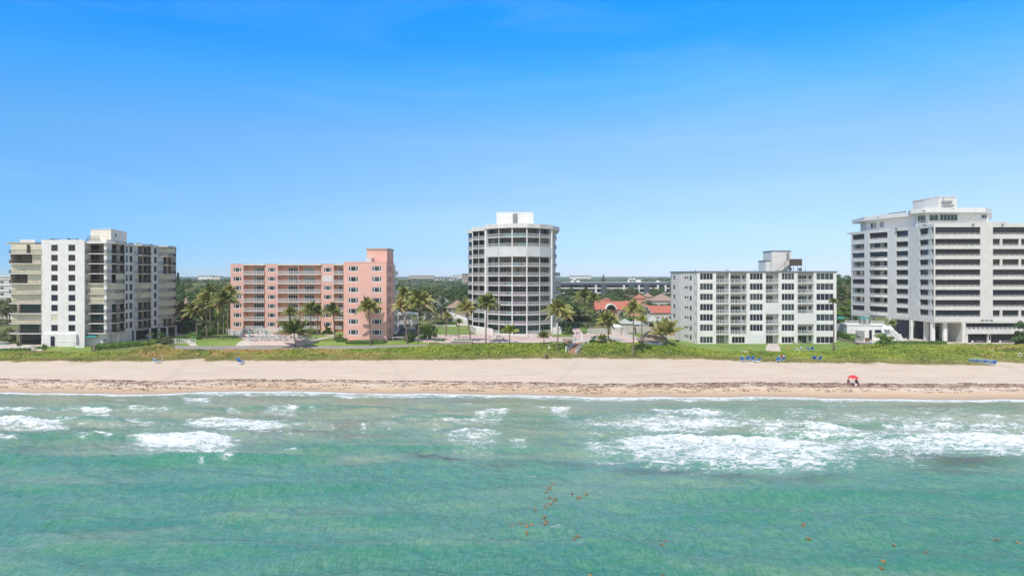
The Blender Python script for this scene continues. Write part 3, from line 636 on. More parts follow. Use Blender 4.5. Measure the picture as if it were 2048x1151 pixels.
def ac_units(parent_label, px0, px1, D, z, n, hgt=0.9):
    for i in range(n):
        px = px0+(px1-px0)*(i+0.5)/n; x = X(px, D); t = thing('air_conditioner', (x, D, z), parent_label, 'air conditioner', 'air conditioners on the beige block roof')
        m = MB(); m.box(x-0.45, x+0.45, D-0.45, D+0.45, z+0.15, z+hgt); m.box(x-0.4, x-0.3, D-0.4, D+0.4, z, z+0.15); m.box(x+0.3, x+0.4, D-0.4, D+0.4, z, z+0.15)
        m.build('casing', M['darkmetal'] if i % 2 else M['greymetal'], t)
        f = MB(); f.tube([(x, D, z+hgt), (x, D, z+hgt+0.1)], 0.36, 10); f.build('fan_guard', M['darkmetal'], t)
# ============================================================ A: beige block with stepped balconies (left)
def build_A():
    g0 = 3.9; z9 = 7.2; h = 2.7; top = z9+9*h
    lv = [z9+h*(9-k) for k in range(1, 10)]       # slab level of row k=1..9 counted from the top
    t = thing('apartment_building', (X(130,184), 184, g0), 'beige and white balcony block at the far left with some storeys closed by cream shutters', 'building')
    wl = MB()
    # tower faces with two window columns
    f1 = Fr((83,184.45),(118,184.45)); f2 = Fr((118,184),(169,184))
    rows = [(z+0.62, z+2.32) for z in lv]
    c1 = (f1.u(102.5), f1.u(115.5)); c2 = (f2.u(136.8), f2.u(150.5))
    wall_holes(wl, f1, 0, f1.L, g0-1, top+0.95, [c1], rows, 0.35); wall_holes(wl, f2, 0, f2.L, g0-1, top+0.95, [c2], rows, 0.35)
    f2.box(wl, 0, 0.35, -0.7, -0.35, g0-1, top+0.95)
    wl.prism([W(83,184.85), (X(169,184.4),184.85), (X(169,184.4),199), (X(83,184.85),199)], g0-1, top+0.4)
    wl.prism([W(84.5,183.6), W(119,183.6), W(119,183.2), W(152,183.2), (X(152,183.2),183.98), (X(118.2,184),183.98), (X(118.2,184),184.4),(X(84.5,183.6),184.44)], g0-1, z9-0.15)
    # corner pier of the tower toward the recessed part
    wl.build('wall', M['white'], t, label='white front fin with two columns of square windows')
    for i, z in enumerate(lv):
        k = i+1
        if k == 8: shutter_run(t, [f1.P(c1[0]+.02,-.1,0)[:2], f1.P(c1[1]-.02,-.1,0)[:2]], z+0.62, z+2.32, M['shut_cream'], 0.05)
        else: window(t, f1, *c1, *rows[i], 1, M['glass_blue'], M['brownmetal'])
        window(t, f2, *c2, *rows[i], 1, M['glass_blue'], M['brownmetal'])
    # left wing
    for i, z in enumerate(lv):
        k = i+1
        ou = [W(17.5,186.0), W(20,184.7), W(30,184.3), W(83,184.3)]; bk = [(X(17.5,186),190.5), W(40,190.5), (X(83,184.5),190.5)]
        balcony(t, ou, bk, z, 0.2, M['slab'], M['brownmetal'], 0.95, 0.30, 0.045)
        if k in (1,3,5,6,8):
            shutter_run(t, [W(22,185.4), W(60,185.2), (X(83,184.5),185.2)], z+0.01, z+2.5, M['shut_cream'])
        elif k in (2,4): shutter_run(t, [W(64 if k == 2 else 55,185.2), (X(83,184.5),185.2)], z+0.01, z+2.5, M['shut_cream'])
    fl = Fr((22,188.2),(83.9,188.2)); wb = MB(); fl.box(wb, fl.u(41), fl.L, -10, 0, g0-1, top-0.1); fl.box(wb, 0, fl.L, -9, -2.4, z9+h*1.98, top-0.1)
    for k in (2,4): fl.box(wb, 1.25, 1.45, -2.4, 2.0, lv[k-1]+0.02, lv[k-1]+2.48)
    fl.box(wb, 0.6, fl.L, -2.4, 2.6, top-0.1, top+0.35)
    fl.box(wb, fl.u(40)-.02, fl.u(43), 0.01, 0.6, g0-1, z9+2.48); fl.box(wb, fl.u(40), fl.u(43), 0.01, 0.6, lv[6]+0.02, lv[6]+2.48)
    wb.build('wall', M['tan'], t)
    for k, segs in {2: [(24,38,'glass'),(43,64,'glass')], 4: [(33,38.5,'glass'),(43.5,54,'glass_blue')], 7: [(44,80,'glass_green')], 9: [(44,78,'glass_green')]}.items():
        for a, b, gm in segs:
            ww = -2.3 if b < 41 else 0.09
            window(t, fl, fl.u(a), fl.u(b), lv[k-1]+0.05, lv[k-1]+2.35, max(1, int((b-a)/8)), M[gm], M['brownmetal'], w=ww+0.0)
    window(t, fl, fl.u(45), fl.u(82), g0+0.1, z9-0.4, 4, M['glass'], M['brownmetal'], w=0.09)
    window(t, Fr((22,185.1),(83,185.1)), Fr((22,185.1),(83,185.1)).u(55), Fr((22,185.1),(83,185.1)).u(60), lv[0]+0.05, lv[0]+2.4, 1, M['glass'], M['brownmetal'], w=0.16, label='narrow gap in the shutter')
    # right hand bays
    core = MB()
    core.prism([(X(169,184.4),187.3), W(213,187.3), W(236,190.4), W(250,195.6), W(268,200), W(303,207.4), W(317,210.6), W(346,214.6), W(350.5,219), W(349,238), (X(169,187),238)], z9-0.2, top)
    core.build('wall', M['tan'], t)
    def bay(outer, back, closed, name=''):
        for i, z in enumerate(lv):
            balcony(t, [W(*p) for p in outer], [W(*p) for p in back], z, 0.2, M['slab'], M['brownmetal'], 0.95, 0.30, 0.045)
            for a in closed.get(i+1, []):
                shutter_run(t, [W(*p) for p in a], z+0.01, z+2.5, M['shut_cream'])
    so = [(169.5,184.9),(212,184.7),(231,186.6),(243,189.8),(250.5,193.6)]; sb = [(169.6,187.35),(213,187.35),(236,190.45),(250.4,195.5)]
    fullc = [[(170.5,185.5),(212,185.4),(231,187.2),(242,190.3),(248,193.3)]]
    bay(so, sb, {5: fullc, 6: fullc, 4: [[(170.5,185.6),(178,185.6)], [(233,187.8),(242,190.5),(248,193.5)]]})
    mo = [(267,197.6),(284,198.6),(296,201.6),(303,205.6)]; mb_ = [(268.3,199.9),(303,207.3)]
    fm = [[(268.5,198.6),(284,199.2),(295,202.2),(301.5,205.5)]]
    bay(mo, mb_, {5: fm, 6: fm, 4: [[(268.5,198.6),(277,198.8)]]})
    ro = [(317,207.6),(336,209),(347,212.3),(352.5,217.5)]; rb = [(317.3,210.5),(346,214.5),(350.6,219)]
    fr_ = [[(318,208.4),(336,209.7),(346,213),(350.5,217)]]
    bay(ro, rb, {1: fr_, 4: fr_, 5: fr_, 6: fr_, 7: fr_, 8: fr_})
    # roof and fascia follow the balcony edge
    rf = MB(); rf.prism([W(168.8,184.6), W(212,184.4), W(231,186.3), W(244,189.5), W(251,193.0), W(267.5,197.3), W(284,198.3), W(297,201.3), W(304,205.2), W(317,207.3), W(336,208.7), W(348,212), W(353,217.4), W(351,238.3), (X(168.8,187),238.3)], top, top+0.5)
    rf.build('roof', M['white'], t)
    # piers between the bays
    pr = MB()
    for px, D, wd, dp in [(210.5,184.95,0.75,2.4),(265.8,197.4,0.6,2.2),(316.5,207.8,0.7,2.4)]:
        x = X(px, D); pr.box(x-wd/2, x+wd/2, D, D+dp, z9-0.2, top)
    fw1 = Fr((250.5,193.4),(266,198.0)); fw2 = Fr((303,205.2),(316,208.2))
    wr = [(z+0.55, z+2.35) for z in lv]
    ca = (fw1.u(252), fw1.u(256.5)); cb = (fw1.u(259.5), fw1.u(265.2)); cc = (fw2.u(308.5), fw2.u(313.5))
    wall_holes(pr, fw1, 0, fw1.L, z9-0.2, top, [ca, cb], wr, 0.3, -0.05); wall_holes(pr, fw2, 0, fw2.L, z9-0.2, top, [cc], wr, 0.3, -0.05)
    pr.build('wall', M['white'], t, label='white piers between the balcony stacks')
    s1 = Fr((169.5,187.3),(213,187.3)); s2 = Fr((213,187.3),(236,190.4)); s3 = Fr((236,190.4),(250,195.6)); s4 = Fr((268,200),(303,207.4)); s5 = Fr((317,210.6),(346,214.6))
    for i, z in enumerate(lv):
        k = i+1; gl = M['glass_green'] if k >= 7 else M['glass']
        for f, c in ((fw1, ca), (fw1, cb), (fw2, cc)): window(t, f, c[0], c[1], *wr[i], 1, M['glass_blue'], M['brownmetal'], w=-0.22, fr_part=False)
        if k not in (5, 6):
            window(t, s1, s1.u(172 if k != 4 else 179), s1.u(209.5), z+0.03, z+2.42, 4, gl, M['brownmetal'], w=0.09)
            window(t, s2, 0.15, s2.u(232), z+0.03, z+2.42, 2, gl, M['brownmetal'], w=0.09)
            if k != 4: window(t, s3, s3.u(240), s3.u(245), z+0.6, z+2.2, 1, M['glass'], M['brownmetal'], w=0.09, fr_part=False)
            window(t, s4, s4.u(271), s4.u(282), z+0.03, z+2.4, 2, gl, M['brownmetal'], w=0.09)
            window(t, s4, s4.u(288), s4.u(292), z+0.4, z+2.3, 1, M['glass'], M['brownmetal'], w=0.09, fr_part=False)
        if k in (2, 3, 9):
            window(t, s5, s5.u(321), s5.u(331), z+0.03, z+2.4, 2, M['glass'], M['brownmetal'], w=0.09)
            window(t, s5, s5.u(337), s5.u(341), z+0.03, z+2.3, 1, M['glass'], M['brownmetal'], w=0.09, fr_part=False)
    # ground storey: carport behind columns
    gb = MB(); gb.prism([(X(169,184.4),185.5), W(216,186.2), (X(216,186.2),197), (X(169,184.4),199)], g0-1, z9-0.21)
    gb.build('wall', M['white'], t, label='white ground storey wall beside the carport')
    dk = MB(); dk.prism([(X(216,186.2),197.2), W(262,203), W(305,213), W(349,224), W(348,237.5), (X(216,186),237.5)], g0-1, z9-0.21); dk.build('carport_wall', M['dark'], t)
    for px, D, wd in [(234.5,188.5,0.6),(259,196.0,0.85),(268.5,198.0,0.45),(299,204,0.4),(317,208,0.55),(333.5,209.6,0.4),(350.5,216.5,0.5),(226,187.5,0.2)]:
        c = MB(); x = X(px, D); c.box(x-wd/2, x+wd/2, D, D+0.5, g0-0.5, z9-0.2); c.build('column', M['white'], t)
    gf = Fr((169,185.45),(216,186.15)); window(t, gf, gf.u(206), gf.u(215), g0+0.1, z9-1.6, 4, M['glass'], M['trimwhite'], w=0.09)
    aw = MB(); a0, a1 = gf.u(172), gf.u(196)
    aw.box8([gf.P(a0,1.5,6.05), gf.P(a1,1.5,6.05), gf.P(a1,0.03,6.75), gf.P(a0,0.03,6.75), gf.P(a0,1.5,6.12), gf.P(a1,1.5,6.12), gf.P(a1,0.03,6.85), gf.P(a0,0.03,6.85)]); aw.build('awning', M['teal'], t)
    fd = Fr((84.5,183.55),(119,183.55)); window(t, fd, fd.u(102), fd.u(109), g0+0.05, g0+2.6, 1, M['glass_blue'], M['darkmetal'], w=0.1, name='door')
    # rooftop
    ph = MB(); fa = Fr((181,196),(222,193.5)); p0 = fa.A; p1 = fa.B; q1 = Vector(W(253.5,207)); q0 = p0+(q1-p1)
    ph.prism([tuple(p0), tuple(p1), tuple(q1), tuple(q0)], top+0.4, top+4.4); pho = ph.build('stair_tower', M['cream'], t)
    rm = MB(); c = (p0+p1+q1+q0)/4; rm.prism([tuple(c+(v-c)*1.02) for v in (p0, p1, q1, q0)], top+4.4, top+4.55); sub(rm, 'roof', M['offwhite'], pho)
    fb = Fr(tuple(p1), tuple(q1), True); g = MB(); fb.box(g, fb.u(230), fb.u(233.5), 0.0, 0.04, top+2.4, top+3.4); sub(g, 'window', M['glass'], pho)
    pl = MB(); pl.prism([W(178,192), W(214,190), W(238,200), W(200,206)], top+0.5, top+1.4); pl.build('roof_plinth', M['cream'], t)
    bx = MB(); bx.prism([W(40,190), W(70,190), W(70,196), W(40,196)], top+0.3, top+1.3); bx.build('roof_box', M['white'], t)
    rr = MB(); rail(rr, [W(175,187), W(198,187)], top+1.2, 0.9, 0.5, 0.08); rail(rr, [W(172,186.5), W(201,186.5)], top+0.5, 0.7, 0.4, 0.09); rr.build('roof_railing', M['brownmetal'], t)
    for j, (px, D) in enumerate([(95,190),(103,190),(107,191),(112,190),(116,190),(138,190),(143,190),(148,191),(153,190)]):
        x = X(px, D); u = thing('air_conditioner', (x, D, top+0.4), ('small dark air conditioner in the left group on the beige block roof' if j < 5 else 'small dark air conditioner in the right group on the beige block roof'), 'air conditioner', 'air conditioners on the beige block roof')
        m = MB(); m.box(x-.35, x+.35, D-.35, D+.35, top+0.4, top+1.3+0.12*(j % 3)); m.build('casing', M['darkmetal'] if j % 2 else M['greymetal'], u)
        m = MB(); m.tube([(x, D, top+1.3+0.12*(j % 3)), (x, D, top+1.38+0.12*(j % 3))], 0.3, 8); m.build('fan_guard', M['darkmetal'], u)
    for px, D in [(228,190.6),(236,192.4),(243,194.5),(247,196),(260,199),(276,201),(300,207)]:
        x = X(px, D); m = MB(); m.box(x-.5, x+.5, D, D+.8, top+0.5, top+0.85); m.build('roof_vent', M['darkmetal'], t)
build_A()

# ============================================================ B: pink L-shaped block
def build_B():
    g0 = 5.0; t = thing('apartment_building', (X(600,215), 215, g0), 'pink seven-storey block with white balcony rails, a nearer wing at its right', 'building')
    D1, D2 = 215.5, 185.0; fw = Fr((461,D1),(687,D1)); wz = [24.65-2.87*i for i in range(7)]; rows = [(z-0.75, z+0.75) for z in wz]
    R1 = 26.35; wl = MB()
    piers = [(461,487,[(466,483.2)]),(529.6,555.4,[(535,552)]),(642.4,667.4,[(647,664)])]
    for a, b, cs in piers:
        a0 = fw.u(a) if a > 461 else 0
        wall_holes(wl, fw, a0, fw.u(b), g0-1, R1, [(fw.u(c), fw.u(d)) for c, d in cs], rows, 0.3)
        fw.box(wl, a0, fw.u(b), -1.7, -0.3, g0-1, R1-0.02)
    wl.build('wall', M['pink'], t)
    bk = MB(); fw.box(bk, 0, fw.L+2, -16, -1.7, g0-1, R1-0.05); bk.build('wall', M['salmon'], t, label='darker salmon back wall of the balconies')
    rf = MB(); fw.box(rf, -0.1, fw.L+2, -16.1, -0.35, R1, R1+0.25); rf.build('roof', M['roofgravel'], t)
    for i, (za, zb) in enumerate(rows):
        for a, b, cs in piers:
            c = cs[0]
            if i == 1 and a == 642.4:
                s = MB(); fw.box(s, fw.u(645), fw.u(666), -0.1, 0.06, za-0.15, zb+0.25); s.build('storm_shutter', M['shut_white'], t, label='white shutter closing one window of the top rows'); continue
            window(t, fw, fw.u(c[0]), fw.u(c[1]), za, zb, [0.24, 0.76], M['glass_grey'] if (i*7+int(a)) % 3 else M['glass'], M['trimwhite'], fw=0.17)
    bal = [(487,529.6,[(504.4,524.5)]),(555.4,642.4,[(573.6,593.6),(606,626)]),(667.4,687,[(674,686.5)])]
    for i in range(7):
        z = wz[i]-1.45
        for a, b, ds in bal:
            u0, u1 = fw.u(a)+0.02, fw.u(b)-0.02
            if i < 6:
                balcony(t, [fw.P(u0,.35,0)[:2], fw.P(u1-0.02,.35,0)[:2]], [fw.P(u0,-1.68,0)[:2], fw.P(u1,-1.68,0)[:2]], z, 0.2, M['slab'], M['trimwhite'], 1.05, 0.22, 0.065)
            else:
                r = MB(); rail(r, [fw.P(u0+.6,.3,0)[:2], fw.P(u1-.4,.3,0)[:2]], z, 1.0, 0.20, 0.085); r.build('railing', M['trimwhite'], t)
            for d in ds:
                gm = M['glass_curtain2'] if (i == 1 and d[0] == 573.6) else rg.choice([M['glass'], M['glass'], M['glass_curtain']])
                window(t, fw, fw.u(d[0]), fw.u(d[1]), z+0.03, z+2.2, 4, gm, M['trimwhite'], w=-1.6, fw=0.1, name='balcony_door')
            if len(ds) == 2 and i < 6:
                p = MB(); fw.box(p, fw.u(596.3), fw.u(597.3), -1.68, 0.2, z+0.01, z+2.65); p.build('partition', M['pink'], t)
    for a, b, ds in bal:
        f = MB(); fw.box(f, fw.u(a)-0.1, fw.u(b)+0.1, -1.7, 0.45, R1-0.28, R1+0.1); f.build('fascia', M['slab'], t)
    # nearer wing
    fb = Fr((687,D2),(773,D2)); fs = Fr((773,D2),(787,197.2)); wb = MB()
    cols = [(fb.u(696.4), fb.u(717)), (fb.u(743.4), fb.u(763.6))]
    wall_holes(wb, fb, 0, fb.L, g0-1, R1, cols, rows, 0.3)
    cs2 = [(fs.u(775.2), fs.u(776.6)), (fs.u(779.2), fs.u(781.6))]
    wall_holes(wb, fs, 0.01, fs.L, g0-1, R1-0.01, cs2, rows, 0.3)
    wb.box(fb.A.x+0.01, fb.B.x-0.6, D2+0.32, 197.0, g0-1, R1-0.1); wb.box(fb.A.x+0.01, fb.B.x-3.2, 197.0, 213.5, g0-1, R1-0.1)
    wb.build('wall', M['pink'], t, label='pink near wing with triple windows')
    for i, (za, zb) in enumerate(rows):
        for c in cols: window(t, fb, *c, za, zb, [0.24, 0.76], rg.choice([M['glass_grey'], M['glass'], M['glass_grey']]), M['trimwhite'], fw=0.17)
        for c in cs2: window(t, fs, *c, za-0.1, zb+0.1, 1, M['glass'], M['trimwhite'], fr_part=False)
        if i < 6:
            pass
    cap = MB(); fb.box(cap, -0.05, fb.L+0.05, -12.2, 0.05, R1, R1+0.2); cap.build('roof', M['pink'], t)
    sd_ = MB(); fs2 = Fr(tuple(fs.B), W(792.5,214), True); fs2.box(sd_, 0.05, fs2.L, -3, -0.3, g0-1, R1-0.2); sd_.build('wall', M['offwhite'], t, label='off-white side wall at the back of the near wing')
    for i in range(7):
        z = wz[i]-1.45; e = 0.95 if i > 1 else 0.6
        b = MB(); fs2.box(b, 1.0, fs2.L-1, -0.29, e, z-0.2, z); o = b.build('balcony', M['slab'], t)
        r = MB(); fs2.box(r, 1.0, fs2.L-1, e-0.12, e-0.02, z, z+1.0); fs2.box(r, 1.0, 1.1, -0.28, e-0.13, z, z+1.0); sub(r, 'parapet', M['offwhite'], o)
    tw = MB(); tw.prism([W(733.6,190), W(774,190), (X(774,190)+0.2,199), (X(733.6,190),199)], R1+0.2, 30.0); tw.build('stair_tower', M['pink'], t)
    tc_ = MB(); tc_.prism([(X(733.6,190)-.15,189.8), (X(774,190)+.15,189.8), (X(774,190)+.35,199.2), (X(733.6,190)-.15,199.2)], 30.0, 30.45); tc_.build('roof', M['tan'], t)
    b2 = MB(); b2.prism([W(733,187), W(742,187), (X(742,187),189.9), (X(733,187),189.9)], R1+0.2, 27.6); b2.build('roof_box', M['offwhite'], t)
    b3 = MB(); b3.prism([(X(733,187)-.1,186.9), (X(742,187)+.1,186.9), (X(742,187)+.1,189.95), (X(733,187)-.1,189.95)], 27.6, 27.72); b3.build('roof_hatch', M['trimwhite'], t)
    st = MB(); x = X(700,D2); st.box(fb.P(fb.u(694),0,0)[0], fb.P(fb.u(711),0,0)[0], 183.4, 184.98, g0-0.5, g0+0.35); st.build('step', M['salmon'], t)
build_B()

# ============================================================ C: round-fronted white tower
def build_C():
    g0 = 5.0; z1 = 34.4; h = 2.896; lv = [z1-h*i for i in range(10)]+[5.4]      # floor level of rows 1..11
    t = thing('apartment_building', (X(1037,205), 205, g0), 'curved white high-rise in the middle of the beach front with turquoise panels on its balconies', 'building')
    # balcony edge: pillars + bays; rows
    O = [(970,208.6),(997,204.6),(1024,202.5),(1054,202.5),(1080,204.6),(1104,208.6)]
    ow = [Vector(W(*p)) for p in O]
    ctr = Vector((X(1037,222), 222.0)); bw = [p+(ctr-p).normalized()*1.7 for p in ow]
    LWo = [(945,219.5),(957.5,217.2),(970.5,214.8)]; lwo = [Vector(W(*p)) for p in LWo]; lwb = [p+Vector((0.25,1.6)) for p in lwo]
    LLo = [(935.5,230),(945.8,226.4)]; llo = [Vector(W(*p)) for p in LLo]; llb = [p+Vector((0.25,1.5)) for p in llo]
    core = MB(); core.prism([tuple(p) for p in bw]+[(X(1112,220),222), (X(1112,220),246), (X(940,229),246), (llb[0].x,llb[0].y), (llb[1].x,llb[1].y), (lwb[0].x,lwb[0].y), (lwb[2].x,lwb[2].y)], g0-1, 37.2)
    core.build('wall', M['greywhite'], t)
    bays = list(zip(bw[:-1], bw[1:]))
    teal = {1:[(1,.3,.95,'t'),(2,0,.95,'t')],2:[(1,0,.55,'t'),(2,.35,1,'t'),(3,0,1,'v')],4:[(1,.3,1,'v'),(2,0,.6,'t'),(3,.2,1,'v'),(2,.7,1,'v')],5:[(1,0,.6,'v'),(2,0,.3,'t'),(2,.5,.8,'v')],
            6:[(1,.6,1,'t'),(1,.1,.4,'v'),(2,.1,.9,'v'),(3,.6,.85,'t')],7:[(1,.75,1,'t'),(1,0,.5,'v'),(2,0,1,'v')],8:[(1,.6,.95,'t'),(2,.1,.9,'v'),(3,.35,.75,'t')],9:[(1,.5,.95,'t'),(3,.3,.8,'t'),(2,.2,.5,'v')],10:[(1,.6,1,'t'),(2,.15,.9,'v'),(3,0,.8,'t')]}
    for i, z in enumerate(lv):
        k = i+1
        if k < 11:
            balcony(t, [tuple(p) for p in ow], [tuple(p) for p in bw], z, 0.21, M['slab'], M['railgrey'], 1.0, 0.20, 0.065, rail_inset=0.10)
        else:
            b = MB(); b.prism([tuple(p+(p-ctr).normalized()*0.4) for p in ow]+[tuple(p) for p in bw][::-1], g0-1, z); b.build('terrace', M['slab'], t)
            r = MB(); rail(r, [tuple(ow[0]), tuple(ow[1])], z, 1.0, 0.22, 0.06); rail(r, [tuple(ow[3]), tuple(ow[4]), tuple(ow[5])], z, 1.0, 0.22, 0.06); r.build('railing', M['trimwhite'], t)
        for j, (a, b) in enumerate(bays):
            f = Fr(tuple(a), tuple(b), True)
            gm = M['glass_green'] if k in (10, 11) else (M['glass'] if k in (6, 7, 1) else rg.choice([M['glass_curtain'], M['glass'], M['glass_curtain']]))
            if k != 3: window(t, f, 0.08, f.L-0.08, z+0.02, z+h-0.32, 4, gm, M['greymetal'], w=0.12, fw=0.06)
        # wing bays at the left, recessed farther back
        if k < 11:
            balcony(t, [tuple(p) for p in lwo], [tuple(p) for p in lwb], z, 0.21, M['slab'], M['railgrey'], 1.0, 0.20, 0.065)
            balcony(t, [tuple(p) for p in llo], [tuple(p) for p in llb], z, 0.21, M['slab'], M['railgrey'], 1.0, 0.20, 0.065)
            px1 = 1113.5 if k < 5 else 1120.5
            ro = [W(1105,212.3), W(1111,215), W(px1, 219)]; rb = [(X(1105,212.3)-0.3,214.8), (X(1112,219)-0.3,221)]
            balcony(t, ro, rb, z, 0.21, M['slab'], M['railgrey'], 1.0, 0.20, 0.065)
        for a, b in ((lwb[0], lwb[1]), (lwb[1], lwb[2])):
            f = Fr(tuple(a), tuple(b), True); window(t, f, 0.1, f.L-0.1, z+0.02, z+h-0.32, 2, rg.choice([M['glass'], M['glass_curtain']]) if k < 10 else M['glass_green'], M['greymetal'], w=0.1, fw=0.06)
        f = Fr(tuple(llb[0]), tuple(llb[1]), True); window(t, f, 0.1, f.L-0.1, z+0.02, z+h-0.32, 1, M['glass'], M['greymetal'], w=0.1, fr_part=False)
        f = Fr((X(1105,212.3)-0.3,214.8), (X(1112,219)-0.3,221), True); window(t, f, 0.1, f.L-0.6, z+0.02, z+h-0.32, 1, M['glass'], M['greymetal'], w=0.1, fr_part=False)
        for (bi, u0, u1, c) in teal.get(k, []):
            a, b = ow[bi], ow[bi+1]; f = Fr(tuple(a), tuple(b), True); m = MB(); f.box(m, f.L*u0+.15, f.L*u1-.1, -0.24, -0.19, z+0.14, z+0.9)
            m.build('balcony_panel', M['tealtile'] if c == 't' else M['violet'], t, label='turquoise panel behind the balcony rail' if c == 't' else 'dusky pink panel behind the balcony rail')
    # white roll-down screens close the whole third row
    for j in range(5):
        a, b = ow[j], ow[j+1]; f = Fr(tuple(a), tuple(b), True); m = MB(); z = lv[2]
        f.box(m, 0.05, f.L-0.05, 0.02, 0.10, z-0.1, z+h-0.26); m.build('storm_shutter', M['shut_white'], t, label='white shutters closing the third row from the top')
    # pillars
    for p, wd in ((ow[0],.52),(ow[5],.52),(ow[2],.32),(ow[3],.32),(ow[1],.17),(ow[4],.17)):
        m = MB(); q = p+(ctr-p).normalized()*0.3; dd = 0.45 if wd > .4 else .16
        m.box(q.x-wd/2, q.x+wd/2, q.y-dd-.12, q.y+dd, g0-0.5, 37.0); m.build('column', M['white'], t)
    for p, wd in ((lwo[2],.5),(lwo[0],.3),(Vector(W(1105.2,212)),.3),(lwo[1],.12)):
        m = MB(); m.box(p.x-wd/2, p.x+wd/2, p.y+0.1, p.y+1.5, g0-0.5, 37.0); m.build('column', M['white'], t)
    # roof and parapet
    rf = MB(); oo = [p+(p-ctr).normalized()*0.35 for p in ow]
    rf.prism([tuple(p) for p in oo]+[(X(1105,211)+.2,211.6), W(1114.5,215), W(1119,219), (X(1119,219),246), (X(936,229),246), (llo[0].x-.2,llo[0].y-.2), (llo[1].x,llo[1].y-.3), (lwo[0].x-.1,lwo[0].y-.3), (lwo[2].x,lwo[2].y-.3)], 37.0, 38.25)
    rf.build('roof', M['slab'], t)
    pr = MB(); pr.prism([(X(993,214),214),(X(1067,214),214),(X(1067,214),226),(X(993,214),226)], 38.2, 42.7); o = pr.build('penthouse', M['white'], t)
    g = MB(); x0 = X(1025.5,213.9)
    for q in range(12): g.box(x0, X(1035,213.9), 213.86, 213.97, 38.6+q*0.31, 38.6+q*0.31+0.22)
    sub(g, 'louvre', M['greymetal'], o)
    m = MB(); xx = X(1068.5,214); m.tube([(xx,214,38.2),(xx,214,38.9)], 0.3, 8); m.build('roof_vent', M['darkmetal'], t)
    for px in (937.5, 1117.5):
        m = MB(); x = X(px, 225); m.tube([(x,219,38.2),(x,219,38.9)], 0.05, 5); m.build('roof_vent', M['greymetal'], t)
    # ground level plinths at both sides
    m = MB(); m.prism([W(952,206), W(986,203.5), W(972,208.3), W(945,217), W(938,222)], g0-1, 7.0); m.build('plinth', M['offwhite'], t)
    m = MB(); m.prism([W(1105.5,205), W(1123,205), (X(1123,205),216), (X(1105.5,205),212)], g0-1, 7.0); m.build('plinth', M['offwhite'], t)
    m = MB(); m.prism([W(1105.5,211), W(1116,211), (X(1116,211),218), (X(1105.5,211),218)], 7.0, 8.2); m.build('plinth', M['offwhite'], t)
build_C()

